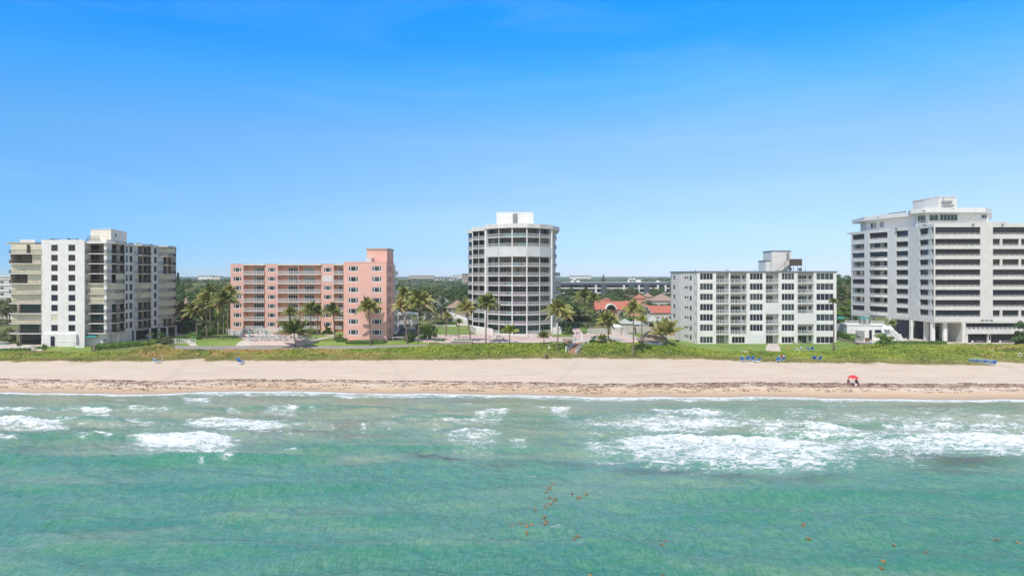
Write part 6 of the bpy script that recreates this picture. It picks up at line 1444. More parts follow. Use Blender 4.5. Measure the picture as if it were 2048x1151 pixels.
def white_garage():
    t = thing('garage', (X(912,243), 243, 5), 'long white garage wall with a slanting top left of the tower', 'garage')
    f = Fr((893,243),(944,243)); m = MB()
    m.box8([f.P(0,0,4.5), f.P(f.L,0,4.5), f.P(f.L,-8,4.5), f.P(0,-8,4.5), f.P(0,0,9.6), f.P(f.L,0,6.6), f.P(f.L,-8,6.6), f.P(0,-8,9.6)]); m.build('wall', M['white'], t)
    window(t, f, .6, 2.2, 5.1, 8.2, 3, M['glass'], M['trimwhite'], w=.09)
white_garage()
def arcade():
    t = thing('parking_arcade', (X(800,232), 232, 5), 'white arched parking shelter behind the right side of the pink block', 'carport'); f = Fr((783,234),(836,240)); m = MB()
    f.box(m, 0, f.L, -6, .2, 9.2, 9.9); f.box(m, 0, f.L, -6, -5.7, 4.5, 9.2)
    for i in range(5): u = f.L*i/4; f.box(m, max(0,u-.25), min(f.L,u+.25), -.4, .1, 4.5, 9.2)
    f.box(m, .3, f.L-.3, -.3, 0, 6.0, 7.4); m.build('wall', M['white'], t)
arcade()
def hotel():
    D = 440.0; x0, x1 = X(1121,D), X(1339,D); t = thing('hotel', ((x0+x1)/2, D, 5), 'long low four-storey building with dark blue walls and white balcony bands behind the trees', 'hotel'); f = Fr((1121,D),(1339,D))
    m = MB(); f.box(m, 0, f.L, -12, -1.3, 4, 18.2); m.build('wall', M['hotelblue'], t)
    r = MB(); f.box(r, -.4, f.L+.4, -12.5, .2, 18.21, 18.7); f.box(r, 0, f.L, -1.3, .25, 17.1, 18.2); r.build('roof', M['hotelblue'], t)
    r = MB(); f.box(r, -.3, f.L+.3, -12, -.8, 18.7, 18.95); r.build('roof_edge', M['greywhite'], t)
    for k in range(4):
        z = 15.0-3.1*k; m = MB(); f.box(m, 0, f.L, -1.3, 0, z-.25, z+.45); m.build('balcony', M['white'], t)
        for i in range(24):
            u = f.L*(i+.5)/24
            if i % 3 != 1: window(t, f, u-1.0, u+1.0, z+.9, z+2.3, 2, M['glass'], M['trimwhite'], w=-1.24, fr_part=False)
    for px in (1192,1248,1278,1316,1331): m = MB(); u = f.u(px); f.box(m, u-.6, u+.6, -1.3, .3, 4, 17.09); m.build('pillar', M['white'], t)
    for px in (1207,1262,1293): m = MB(); u = f.u(px); f.box(m, u-1.6, u+1.6, -1.3, .35, 4, 18.0); m.build('stair_bay', M['hotelblue'], t)
    for a, b, h_ in ((1143,1160,1.4),(1258,1283,1.8),(1316,1320,1.2)): m = MB(); f.box(m, f.u(a), f.u(b), -6, -2, 18.7, 18.8+h_); m.build('roof_box', M['white'], t)
    for px in (1149.5,1261.5,1268.5):
        x = X(px, D); u = thing('satellite_dish', (x, D+1, 19.5), {1149.5:'white dish dome on the left roof box of the long blue building',1261.5:'left one of two white domes on the long blue building',1268.5:'right one of two white domes on the long blue building'}[px], 'satellite dish')
        m = MB(); m.tube([(x,D+1,19.5),(x,D+1,20.5)], .15, 6); m.build('mast', M['greymetal'], u)
        m = MB(); z0 = 20.2 if px > 1200 else 19.9; m.tube([(x,D+1,z0),(x,D+1,z0+.2),(x,D+1,z0+.7),(x,D+1,z0+1.15),(x,D+1,z0+1.35)], [.3,.85,1.05,.7,.1], 12); m.build('dome', M['trimwhite'], u, smooth=True)
hotel()
def far_block(px0, px1, D, z0, z1, label, storeys=2, wall='white', dx=6, group=None):
    f = Fr((px0,D),(px1,D)); t = thing('distant_building', (f.A.x, D, z0), label, 'building', group); m = MB(); f.box(m, 0, f.L, -dx*2, 0, z0-12, z1); m.build('wall', M[wall], t)
    h = (z1-z0)/storeys
    for k in range(storeys):
        m = MB(); n = max(3, int(f.L/6))
        for i in range(n): u = f.L*(i+.5)/n; f.box(m, u-f.L/n*.3, u+f.L/n*.3, 0.01, .1, z0+h*k+h*.3, z0+h*k+h*.75)
        m.build('window_band', M['glass_grey'], t)
    m = MB(); f.box(m, -.5, f.L+.5, -dx*2-.5, .5, z1, z1+.5); m.build('roof', M['roofgravel'], t)
far_block(396,424,1300,21.2,24.2,'small white building on the skyline left of the pink block, left part',2)
far_block(425,441,1250,20.5,23.2,'smaller pale building on the skyline beside the white one',1,'cream')
far_block(868,888,900,18.4,21.0,'pale grey building among the trees left of the tower, left of its twin',1,'greywhite')
far_block(896,914,880,18.2,21.0,'pale grey building among the trees left of the tower, right of its twin',1,'greywhite')
far_block(798,822,700,16.5,19.6,'low grey roofed building in the wood right of the pink block',1,'tan')
far_block(924,936,760,18.5,25.5,'tall tan building on the skyline touching the left side of the tower',3,'tan')
far_block(1140,1182,1500,22.0,24.6,'long pale building on the skyline right of the tower',1,'greywhite')
far_block(818,868,1600,22.5,24.9,'long pale building on the skyline over the wood right of the pink block',1,'tan')
far_block(905,932,1650,23.0,25.6,'pale building on the skyline just left of the tower',1,'greywhite')
t_ = thing('apartment_building', (X(0,300), 300, 4), 'pale grey five-storey block cut off by the left edge of the picture', 'building')
f_ = Fr((-60,300),(24,300)); m_ = MB(); rows_ = [(19.5-2.65*i, 20.6-2.65*i) for i in range(6)]; cols_ = [(f_.u(p), f_.u(p)+1.5) for p in (-42,-20,0.5)]
wall_holes(m_, f_, 0, f_.L, 3, 22.4, cols_, rows_, .3); f_.box(m_, 0, f_.L, -12, -.3, 3, 22.39); m_.build('wall', M['greywhite'], t_)
for r_ in rows_:
    for c_ in cols_: window(t_, f_, *c_, *r_, 2, M['glass'], M['trimwhite'])
for i in range(6): m_ = MB(); f_.box(m_, 0, f_.L, 0.0, .25, 21.2-2.65*i, 21.4-2.65*i); m_.build('ledge', M['slab'], t_)
m_ = MB(); f_.box(m_, -.3, f_.L+.3, -12.3, .35, 22.4, 23.0); m_.build('roof', M['white'], t_)

# ============================================================ WALLS, FENCES, SMALL BUILDINGS
def fence(pts, h, label, mat='trimwhite', sp=.14, pw=.07, name='fence', cat='fence', z=None, post=None):
    a = pts[0]; g = gzf(*a) if z is None else z; t = thing(name, (a[0], a[1], g), label, cat); m = MB()
    zz = [gzf(*p) if z is None else z for p in pts]
    rail(m, pts, g, h, sp, pw); m.build('pickets', M[mat], t)
    if post:
        for p, q in zip(pts[:-1], pts[1:]):
            f = Fr(p, q, True); n = max(1, int(f.L/post))
            for i in range(n+1): m = MB(); u = min(max(f.L*i/n, .06), f.L-.06); f.box(m, u-.06, u+.06, .04, .14, g-.2, g+h+.12); m.build('post', M[mat], t)
    return t
def lowwall(pts, h, th, mat, label, name='wall', zt=None, zb=None, cap='slab'):
    a = pts[0]; t = thing(name, (a[0], a[1], gzf(*a)), label, 'wall'); m = MB(); c = MB()
    for p, q in zip(pts[:-1], pts[1:]):
        f = Fr(p, q, True); g0, g1 = gzf(*p), gzf(*q); b = min(g0, g1)-.6 if zb is None else zb
        t0, t1 = (g0+h, g1+h) if zt is None else (zt, zt)
        m.box8([f.P(0,th,b), f.P(f.L,th,b), f.P(f.L,0,b), f.P(0,0,b), f.P(0,th,t0), f.P(f.L,th,t1), f.P(f.L,0,t1), f.P(0,0,t0)])
        c.box8([f.P(0,th+.05,t0+.003), f.P(f.L,th+.05,t1+.003), f.P(f.L,-.05,t1+.003), f.P(0,-.05,t0+.003), f.P(0,th+.05,t0+.1), f.P(f.L,th+.05,t1+.1), f.P(f.L,-.05,t1+.1), f.P(0,-.05,t0+.1)])
    m.build('body', M[mat], t); c.build('coping', M[cap], t); return t
fence([W(455,207), W(468,201)], 1.7, 'left return of the white picket fence round the pink block pool', post=1.5)
fence([W(453,205), W(482,199), W(486,208), W(570,208.5)], 1.75, 'tall white picket fence round the pool of the pink block', post=2.0)
fence([W(338,182.5), W(392,182.5)], 1.25, 'low white railing with glass between the beige and pink blocks', sp=.5, post=1.6)
fence([W(1122,238), W(1181,238)], 1.5, 'white open fence over the hedge right of the tower', sp=1.6, pw=.12, post=3.2)
fence([W(1176,207), W(1217,207)], 1.7, 'white picket fence behind the small pool', sp=.22, pw=.09)
fence([W(22,178.5), W(60,178.5)], 1.0, 'dark metal fence in front of the beige block terrace', 'darkmetal', sp=.5, post=2.0)
fence([W(62,178.7), W(72,178.7)], 1.4, 'dark metal gate beside the planter of the beige block', 'darkmetal', sp=.3, name='gate', cat='gate')
fence([W(1690,203), W(1740,203)], 1.0, 'white railing round the upper terrace of the right building', sp=.3, z=8.4, post=2.5)
fence([W(1742,202.5), W(1768,201)], 1.0, 'white railing in front of the open bay behind the slide', sp=.3, z=8.4, post=2.5)
lowwall([W(877,183.0), W(902,182.3)], .1, .3, 'concrete', 'low kerb wall at the left of the tower terrace')
lowwall([W(904,182.2), W(945,182.2)], .75, 1.2, 'brick', 'dark stone planter wall left of the tall pale palm')
lowwall([W(946,182.6), W(1100,182.6)], .15, .35, 'brick', 'long low brick wall along the edge of the tower terrace')
lowwall([W(1100,182.6), W(1128,182.6)], .55, .8, 'concrete', 'pale raised wall beside the beach stairs')
lowwall([W(1128,182.9), W(1157,182.9)], .7, .5, 'redbrick', 'brown block wall at the head of the beach stairs')
lowwall([W(1168,182.4), W(1281,181.2)], .12, .4, 'brick', 'brown-edged retaining wall of the small pool deck')
lowwall([W(1244,201), W(1277,183.4)], 1.15, .3, 'white', 'white wall running down diagonally beside the small pool')
lowwall([W(1152,184.2), W(1164,184.2), W(1162,205)], .5, .25, 'white', 'low white wall along the ramp beside the tower lawn')
lowwall([W(1672,207), W(1690,196), W(1718,188.5), W(1748,184.4)], .0, .5, 'brick', 'curved stone retaining wall of the right building terrace', zt=4.3, cap='brick')
lowwall([W(1672,210), W(1694,203.5)], 2.3, .4, 'offwhite', 'pale retaining wall beside the annex of the right building', zt=8.1)
lowwall([W(862,238.5), W(912,238.5)], .55, .3, 'offwhite', 'low pale wall behind the lawn left of the tower')
lowwall([W(118,183.4), W(150,183.4)], 1.3, .3, 'white', 'low white wall on the lawn before the beige block')
lowwall([W(152,182.4), W(170,182.4)], .55, .3, 'white', 'small white step wall right of the low white wall')
for a in [((W(355,196)),(W(392,187.5)),3.5,1.2,'rounded hedge beside the driveway left of the palms'),((W(384,199)),(W(446,208)),4.0,1.7,'thick trimmed hedge behind the palm group'),
          (W(192,181),W(296,185),2.0,1.25,'long clipped hedge before the carport of the beige block'),(W(0,178),W(58,178),1.6,.7,'low hedge along the terrace at the left edge'),(W(72,181.5),W(92,181.5),.9,.5,'short hedge beside the white tower base'),
          (W(692,182.7),W(770,182.7),1.2,.7,'low hedge along the foot of the near pink wing'),(W(674,184),W(693,184),1.2,.8,'small hedge at the left corner of the near pink wing'),(W(862,240),W(914,240),1.6,1.5,'dark hedge behind the lawn left of the tower'),
          (W(1124,239.5),W(1180,239.5),1.4,1.5,'hedge behind the white fence right of the tower'),(W(1128,233),W(1178,233),1.0,.5,'low dark hedge below the white fence'),(W(1126,184.6),W(1158,184.6),.7,.5,'low hedge on top of the brown block wall'),
          (W(868,184.6),W(890,184.6),.9,.35,'small strip hedge at the left of the terrace'),(W(908,184.4),W(944,184.4),1.0,.5,'strip hedge on the dark planter wall'),(W(1775,186.8),W(1892,186.8),1.1,.95,'clipped hedge along the terrace of the right building'),
          (W(1673,207.5),W(1708,196.5),2.2,1.9,'grey green hedge above the curved retaining wall'),(W(646,209.5),W(664,209.5),1.2,.8,'low hedge under a window of the pink block'),(W(600,210),W(640,210),1.0,.7,'hedge beside the balconies of the pink block')]:
    hedge(a[0], a[1], a[2], a[3], a[4])
for a in [(820,183.5,2.6,2.9,'tree1','round dark bush between the pink block and the terrace'),(1765,182.2,5.2,3.2,'tree3','big round bright bush in front of the right building'),(2044,184.6,4.8,5.0,'tree1','tall rounded bush cut by the right edge'),
          (318,184.5,4.4,2.6,'tree1','dark green bush on the mound at the end of the long hedge'),(335,183,3.8,1.7,'tree2','brownish green shrub on the mound'),(304,183.2,3.6,1.7,'tree3','bright shrub at the left of the mound'),
          (852,190,3.0,3.6,'tree3','tall bright shrub at the left of the lawn'),(866,196,2.4,3.0,'tree1','dark shrub beside the tall bright shrub'),(678,187,2.2,1.5,'tree2','reddish shrub at the corner of the near pink wing'),
          (1112,206,1.6,1.3,'tree3','small shrub in the garden right of the tower, front one'),(1136,204,1.8,1.9,'tree1','darker shrub in the garden by the ramp'),(1140,212,1.5,1.8,'tree3','upright light shrub in the garden by the ramp'),
          (655,207,2.0,2.3,'tree3','light shrub under the fourth window column of the pink block'),(618,204,2.4,1.3,'tree2','low shrub near the close pair of palms'),(38,184,1.1,1.0,'tree1','small potted bush left of the beige block door'),(88,182.4,1.1,1.0,'tree1','small potted bush at the foot of the white fin'),
          (1190,182.2,3.4,1.6,'tree1','dark low shrub at the left of the small pool'),(1221,181.8,3.6,1.4,'tree2','spreading shrub below the small pool'),(1240,205,2.2,1.9,'tree3','pale green shrub beside the white hut'),
          (520,209.6,3.2,1.2,'tree2','low shrub at the left corner of the pink block'),(1500,180,0.9,.5,'tree1','tiny shrub on the lawn edge of the flat-roofed block'),(1258,246,5.5,3.4,'tree1','dark shrub mass below the red roof, left'),(1290,250,6,3.2,'tree2','brown green shrub mass below the red roof, right'),
          (1150,249,6,4.5,'tree1','dark shrub mass behind the white fence, left'),(1175,246,5,4,'tree3','light shrub mass behind the white fence, right'),(1220,236,5.5,3.8,'tree2','olive shrub mass between the white fence and cabanas'),
          (15,190,5,4.5,'tree2','shrub mass at the left edge behind the pool'),(380,224,6.5,4.2,'tree1','dark shrub mass behind the driveway palms, left'),(408,222,6,3.6,'tree2','olive shrub mass behind the driveway palms'),(430,221,6,4,'tree1','dark shrub mass behind the tallest palm'),(450,219,4.5,4.2,'tree3','bright shrub at the left corner of the pink block'),
          (1690,222,5.5,4.5,'tree3','bright shrub mass between the two white buildings'),(1680,218,3.5,3.2,'tree2','olive shrub between the two white buildings')]:
    bush(X(a[0],a[1]), a[1], a[2], a[3], a[4], a[5])
def cabana(px0, px1, D, dep, zw, zr, wall, roof, label, arches=0):
    x0, x1 = X(px0,D), X(px1,D); g = 4.6; t = thing('cabana', ((x0+x1)/2, D, g), label, 'cabana'); m = MB(); m.box(x0, x1, D, D+dep, g-.3, zw); m.build('wall', M[wall], t)
    m = MB(); hip(m, x0, x1, D, D+dep, zw+.01, zr, .35); m.build('roof', M[roof], t); f = Fr((px0,D),(px1,D))
    for i in range(arches):
        u = f.L*(i+.5)/arches; m = MB(); P = [f.P(u-.9,.03,zw-1.7), f.P(u+.9,.03,zw-1.7)]+[f.P(u+.9*math.cos(a*math.pi/8),.03,zw-1.2+.8*math.sin(a*math.pi/8)) for a in range(9)]; m.poly(P); m.poly([(p[0],p[1]-.01,p[2]) for p in P][::-1]); m.build('opening', M['dark'], t)
cabana(1241,1266,212,7,7.9,9.3,'villa','palegreen','left cabana with a pale tent-shaped roof')
cabana(1266.5,1288,213,7,7.6,9.1,'villa','palegreen','second cabana with a pale tent-shaped roof')
cabana(1296,1322,222,8,7.9,9.6,'villa','palegreen','third cabana with dark arched openings',2)
cabana(1322.5,1347,223,8,7.9,9.4,'villa','palegreen','fourth cabana at the flank of the white block with dark arched openings',2)
lowwall([W(1278,208), W(1345,212)], 2.6, .3, 'villa', 'pale wall with two dark slots behind the thatched hut')
def hut():
    D = 199; x0, x1 = X(1224,D), X(1245,D); xm = (x0+x1)/2; t = thing('changing_hut', (xm, D, 5), 'small pale hut with sloping roof edges beside the small pool', 'hut'); m = MB()
    c = .55; m.prism([(x0,D+c),(x0+c,D),(x1-c,D),(x1,D+c),(x1,D+2.6),(x0,D+2.6)], 4.8, 7.8); m.build('wall', M['villa'], t)
    m = MB(); n = len(m.v); P = [(x0-.1,D+c,7.8),(x0+c,D-.1,7.8),(x1-c,D-.1,7.8),(x1+.1,D+c,7.8),(x1+.1,D+2.7,7.8),(x0-.1,D+2.7,7.8)]; Q_ = [(xm+(p[0]-xm)*.55, D+1.3+(p[1]-D-1.3)*.5, 8.5) for p in P]
    for i in range(6): j = (i+1) % 6; m.poly([P[i], P[j], Q_[j], Q_[i]])
    m.poly(Q_); m.build('roof', M['trimwhite'], t)
    f = Fr((x0+c,D),(x1-c,D),True)
    for k in range(2): window(t, f, .2+k*.95, .95+k*.95, 5.1, 7.2, 1, M['villa'], M['offwhite'], w=.03, name='door')
hut()
def tiki():
    xc, y = X(1306,180.5), 181.5; g = gzf(xc, y); t = thing('thatched_hut', (xc, y, g), 'open beach hut with a broad palm-thatch roof on wooden posts', 'hut')
    m = MB(); nseg = 20; rng = random.Random(3); R0, R1 = 4.1, 1.0; ze, zr = 5.9, 8.35; rings = []
    for k, (r, z) in enumerate([(R0*1.02, ze-.25), (R0, ze), (R0*.72, ze+.85), (R0*.42, ze+1.75), (.62, zr), (0.05, zr+.12)]):
        rings.append([(xc+r*1.0*math.cos(2*math.pi*i/nseg)*(1+.03*rng.uniform(-1,1)), y+r*.72*math.sin(2*math.pi*i/nseg), z+(.12*rng.uniform(-1,1) if k == 0 else .05*rng.uniform(-1,1))) for i in range(nseg)])
    for a, b in zip(rings[:-1], rings[1:]):
        for i in range(nseg): j = (i+1) % nseg; m.poly([a[i], a[j], b[j], b[i]])
    m.poly(rings[1][::-1]); m.build('roof', M['thatch'], t)
    for i in range(7): a = 2*math.pi*i/7+.3; m = MB(); px_, py_ = xc+3.35*math.cos(a), y+2.3*math.sin(a); m.tube([(px_,py_,gzf(px_,py_)-.3),(px_,py_,ze+.1)], .10, 7); m.build('post', M['wood'], t)
    for r, (dx, dz, n) in enumerate([(0,0,1)]):
        m = MB(); m.box(xc-3.0, xc+3.2, y-2.6, y-2.45, g+.75, g+.85)
        for q in range(14): m.box(xc-3.0+q*.47, xc-2.93+q*.47, y-2.58, y-2.5, g, g+.75)
        m.build('railing', M['trimwhite'], t)
tiki()
def stairs():
    # white-railed flight from the terrace down to the sand
    a = Vector((X(1163,182.5), 182.5)); b = Vector((X(1140,172.5)+.2, 172.8)); za, zb = 5.1, 3.3; t = thing('beach_stairs', (b.x, b.y, zb), 'white-railed stairs leading down through the dune plants to the sand', 'stairs')
    n = 14; d = (b-a); L = d.length; d.normalize(); nrm = Vector((-d.y, d.x)); wd = 1.35; m = MB()
    for i in range(n):
        p = a+d*L*i/n; q = a+d*L*(i+1)/n; z = za+(zb-za)*(i+1)/n; c = [(p-nrm*wd), (q-nrm*wd), (q+nrm*wd), (p+nrm*wd)]
        m.box8([(c[0].x,c[0].y,z-.6),(c[1].x,c[1].y,z-.6),(c[2].x,c[2].y,z-.6),(c[3].x,c[3].y,z-.6),(c[0].x,c[0].y,z+.1),(c[1].x,c[1].y,z+.1),(c[2].x,c[2].y,z+.1),(c[3].x,c[3].y,z+.1)])
    m.build('steps', M['redbrick'], t)
    for s in (-1, 1):
        m = MB(); p, q = a+nrm*wd*s, b+nrm*wd*s; w_ = nrm*.12
        m.box8([((p-w_).x,(p-w_).y,za-.5),((q-w_).x,(q-w_).y,zb-.6),((q+w_).x,(q+w_).y,zb-.6),((p+w_).x,(p+w_).y,za-.5),((p-w_).x,(p-w_).y,za+.35),((q-w_).x,(q-w_).y,zb+.3),((q+w_).x,(q+w_).y,zb+.3),((p+w_).x,(p+w_).y,za+.35)]); m.build('stringer', M['white'], t)
        m = MB(); m.tube([(p.x,p.y,za+1.15),(q.x,q.y,zb+1.1)], .06, 5)
        for k in range(6): u = p+(q-p)*k/5; z = za+(zb-za)*k/5; m.tube([(u.x,u.y,z),(u.x,u.y,z+1.12)], .055, 5)
        m.build('railing', M['trimwhite'], t)
    m = MB(); m.tube([(b.x-1.2,b.y-.4,zb-.6),(b.x-1.2,b.y-.4,zb+1.6)], .2, 7); m.build('post', M['white'], t)
stairs()
lowwall([W(1146,182.2), W(1158,182.0)], .9, .25, 'white', 'short white wall at the top landing of the beach stairs')
fence([W(1158,182.6), W(1185,182.6)], 1.1, 'white railing at the top of the beach stairs', sp=.35, post=2.5)
def annex():
    t = thing('annex', (X(1735,198), 198, 3.9), 'low white annex with a long dark window under the right building', 'building'); f = Fr((1694,200),(1776,197)); m = MB()
    f.box(m, 0, f.L, -9, 0, 3.4, 8.3); m.build('wall', M['white'], t)
    c = MB(); f.box(c, -.1, f.L+.1, -9.1, .15, 8.3, 8.45); c.build('roof_terrace', M['slab'], t)
    window(t, f, f.u(1749), f.u(1769.5), 6.2, 7.2, 1, M['glass_blue'], M['offwhite'], w=.08); window(t, f, f.u(1737.5), f.u(1744), 4.1, 7.1, 1, M['glass_blue'], M['offwhite'], w=.08, name='door')
    m = MB(); f.box(m, f.u(1711), f.u(1729), .01, .06, 4.3, 6.8); m.build('wall_panel', M['greymetal'], t)
annex()
def grill():
    x, y = X(1720,196), 196.2; t = thing('outdoor_kitchen', (x, y, 3.95), 'grey outdoor kitchen counter before the white annex', 'grill'); m = MB(); m.box(x-1.3, x+1.1, y, y+.8, 3.95, 4.95); m.build('counter', M['greymetal'], t)
    m = MB(); m.box(x-.5, x+.3, y+.1, y+.7, 4.96, 5.3); m.build('lid', M['darkmetal'], t)
    x, y = X(1735,195.5), 195.6; u = thing('planter_box', (x, y, 3.95), 'brown box between the grill and the annex door', 'planter'); m = MB(); m.box(x-.45, x+.45, y-.4, y+.4, 3.95, 4.95); m.build('body', M['wood'], u); m = MB(); m.box(x-.5, x+.5, y-.45, y+.45, 4.955, 5.02); m.build('rim', M['redbrick'], u)
grill()
def slide():
    """white sculpted coils beside the pool"""
    xc, y = X(1785,191.5), 191.5; t = thing('spiral_sculpture', (xc, y, 3.9), 'white coiled shell-like poolside sculpture in front of the right building', 'sculpture')
    for k, (dx, r, h_) in enumerate([(-1.7,.62,4.7),(-.1,.95,4.1),(1.2,.85,3.0)]):
        m = MB(); pts = []; n = 14
        for i in range(n+1):
            a = math.pi*i/n; pts.append((xc+dx+1.0*math.cos(a+.4)*(.9+.2*k)-.3*k*(i/n), y+.35*k-.3+.5*math.sin(a), 3.9+h_*math.sin(a)*.92+.05))
        m.tube(pts, [r*(.55+.45*math.sin(math.pi*i/n)) for i in range(n+1)], 10); m.build('coil', M['white'], t, smooth=True)
        m = MB(); m.tube([(p[0]+.04, p[1]-r*(.55+.45*math.sin(math.pi*i/n))*.93, p[2]) for i, p in enumerate(pts)], .05, 5); m.build('seam', M['darkmetal'], t)
    m = MB(); m.tube([(xc-1.9,y-.5,7.6),(xc-1.9,y-.5,8.0),(xc-1.9,y-.5,8.3)], [.75,.78,.1], 12); m.build('cap', M['white'], t, smooth=True)
    for q in range(5): m = MB(); m.box(xc+1.9+.0, xc+2.6, y+.2, y+.7, 3.9, 6.4-.5*q) if q == 0 else m.box(xc+2.6+.3*(q-1), xc+2.88+.3*(q-1), y+.2, y+.7, 3.9, 6.2-.5*q); m.build('step', M['white'], t)
slide()

# ============================================================ FURNITURE, VEHICLES, PEOPLE
def lounger(kind, mat):
    """sun lounger at the origin, head towards +y; raised back"""
    t = empty('sun_lounger', (0,0,0)); m = MB()
    for x in (-.30, .30): m.box(x-.03, x+.03, -.95, .55, .30, .36)
    for y in (-.95, -.2, .5): m.box(-.30, .30, y-.03, y+.03, .305, .355)
    m.build('frame', M['trimwhite'], t)
    for x in (-.3, .3):
        for y in (-.85, .45): m = MB(); m.box(x-.03, x+.03, y-.03, y+.03, 0, .30); m.build('leg', M['trimwhite'], t)
    m = MB(); m.box(-.31, .31, -.95, .1, .365, .43); m.build('seat', M[mat], t)
    m = MB(); a = R(52); c, s = math.cos(a), math.sin(a)
    m.box8([(-.31,.1,.37),(.31,.1,.37),(.31,.1+.8*c,.37+.8*s),(-.31,.1+.8*c,.37+.8*s),(-.31,.04,.43),(.31,.04,.43),(.31,.04+.8*c,.43+.8*s),(-.31,.04+.8*c,.43+.8*s)]); m.build('backrest', M[mat], t); return t
LP = {k: None for k in ('blue','lightblue','trimwhite','tan')}
def place_lounger(px, D, rz, mat, label, group, sc=1.0, z=None, dz=0):
    if LP[mat] is None: LP[mat] = lounger(mat, mat); o = LP[mat]
    else: o = copy_tree(LP[mat])
    x = X(px, D); o.location = (x, D, (gzf(x, D) if z is None else z)+dz+.02); o.rotation_euler = (0, 0, rz); o.scale = (sc, sc, sc); tag(o, label, 'sun lounger', group); return o
gb_ = 'blue beach loungers on the sand'
for px, py, rz, lab in [(1485,724,2.6,'blue beach lounger first from the left in the row of four'),(1495.5,723,2.9,'larger blue beach lounger second in the row of four'),(1504,723,3.3,'blue beach lounger third in the row of four'),(1516,725,3.9,'blue beach lounger lying low at the right end of the row of four'),
                        (1556,725,2.9,'blue beach lounger in front of the round sign'),(1565,724,3.7,'flatter blue beach lounger right behind the one at the round sign'),(1628,722.5,2.9,'left one of two blue beach loungers on the open sand'),(1638,723,3.5,'right one of two blue beach loungers on the open sand')]:
    x, D = G(px, py, 2.3); place_lounger(px, D, rz, 'blue', lab, gb_, 1.25)
for i in range(12):
    px = 1941+i*4.3; x, D = G(px, 727.5+.25*i, 2.35); place_lounger(px, D, 2.7+.12*(i % 4)-.1*(i % 3), 'lightblue' if i % 4 != 3 else 'blue', 'pale blue lounger in the tight row parked against the dune plants' if i % 4 != 3 else 'stronger blue lounger in the tight row parked against the dune plants', 'loungers parked in a row by the dune', 1.15)
x, D = G(313,726,2.3); place_lounger(313, D, 2.8, 'lightblue', 'pale blue folded lounger alone below the beige block', gb_, 1.25)
x, D = G(480,727,2.3); place_lounger(480, D, 3.0, 'blue', 'tall blue lounger alone below the pink block pool', gb_, 1.45)
gw = 'white loungers along the pink block pool'
for i, px in enumerate([499,512,524,534,547,560,571,586,601,614]):
    place_lounger(px, 184.6+.35*(i % 3), 2.9+.25*((i*7) % 4), 'trimwhite', ['first','second','third','fourth','fifth','sixth','seventh','eighth','ninth','last'][i]+' white lounger from the left beside the pink block pool', gw, 1.6)
place_lounger(1594,180.3,2.2,'trimwhite','white lounger on the walk before the flat-roofed block, left one',gw); place_lounger(1603,180.8,2.6,'trimwhite','white lounger on the walk before the flat-roofed block, right one',gw)
place_lounger(1617,180.6,2.4,'lightblue','blue and white draped lounger left on the lawn edge','draped loungers on the lawn',1.1); place_lounger(1624,180.4,3.0,'blue','blue and white draped lounger right on the lawn edge','draped loungers on the lawn',1.1)
place_lounger(1588,193.2,2.2,'tan','tan lounger on the ground floor terrace of the flat-roofed block, left',None,z=3.35) ; place_lounger(1600,193.2,2.2,'tan','tan lounger on the ground floor terrace of the flat-roofed block, right',None,z=3.35)
for i in range(9): place_lounger(1299+i*4.2, 178.7-.12*i, 2.2, 'lightblue', 'stored lounger in the row under the front edge of the thatched hut', 'loungers stored at the thatched hut', .95)
for i, (px, D) in enumerate([(1640,0),]): pass
def umbrella(x, y, z, h, r, mat, label, tilt=(0,0), closed=False, name='beach_umbrella'):
    t = thing(name, (x, y, z), label, 'umbrella'); m = MB(); top = (x+tilt[0]*h, y+tilt[1]*h, z+h); m.tube([(x,y,z-.2), top], .035, 6); m.build('pole', M['greymetal'], t)
    m = MB(); n = 8
    if closed: m.tube([(x,y,z+h*.35),(x,y,z+h*.5),(x,y,z+h*.9),(x,y,z+h)], [.16,.2,.12,.03], 8); m.build('canopy', M[mat], t); return t
    ax = Vector((tilt[0], tilt[1], 1)).normalized(); u = ax.cross(Vector((0,1,0))).normalized(); v = ax.cross(u); T = Vector(top); rings = [[T+ax*.05]*16]
    for rr, d in ((r*.35,-.08),(r*.7,-.28),(r,-.58)): rings.append([T+ax*d+(u*math.cos(2*math.pi*i/16)+v*math.sin(2*math.pi*i/16))*rr*(1.0 if i % 2 == 0 else .95) for i in range(16)])
    for a, b in zip(rings[:-1], rings[1:]):
        for i in range(16):
            j = (i+1) % 16; q = [a[i], b[i], b[j], a[j]]; m.poly(q if a is not rings[0] else [a[0], b[i], b[j]])
    inner = [[p-ax*.03 for p in rg_] for rg_ in rings]
    m.build('canopy', M[mat], t, smooth=False)
    m = MB()
    for i in range(0, 16, 2): m.tube([T-ax*.12, rings[3][i]-ax*.03], .012, 4)
    m.build('ribs', M['greymetal'], t); return t
x, D = G(1707,768,1.45); gU = gzf(x, D)
umbrella(x, D+.3, gU, 1.9, 1.1, 'red', 'red beach umbrella alone near the wrack line', tilt=(.06,-.03))
for px, D_, z in [(1679,204,8.45),(1728,202.5,8.45)]: umbrella(X(px,D_), D_, z, 2.2, 1.9, 'teal', 'turquoise umbrella on the upper terrace at the end of the white block' if px < 1700 else 'turquoise umbrella on the upper terrace beside the open bay', name='patio_umbrella')
for px, D_ in [(498.5,188.5),(533,189.5),(560,189.5)]: umbrella(X(px,D_), D_, gzf(X(px,D_),D_), 2.5, 1, 'tealtile', {498.5:'closed turquoise umbrella left of the pink block pool',533:'closed turquoise umbrella in front of the pool',560:'closed turquoise umbrella at the right end of the pool'}[px], closed=True, name='patio_umbrella')
umbrella(X(1271,196), 196, 5.1, 3.0, 1, 'clothdark', 'closed dark blue umbrella behind the crooked palm', closed=True, name='patio_umbrella')
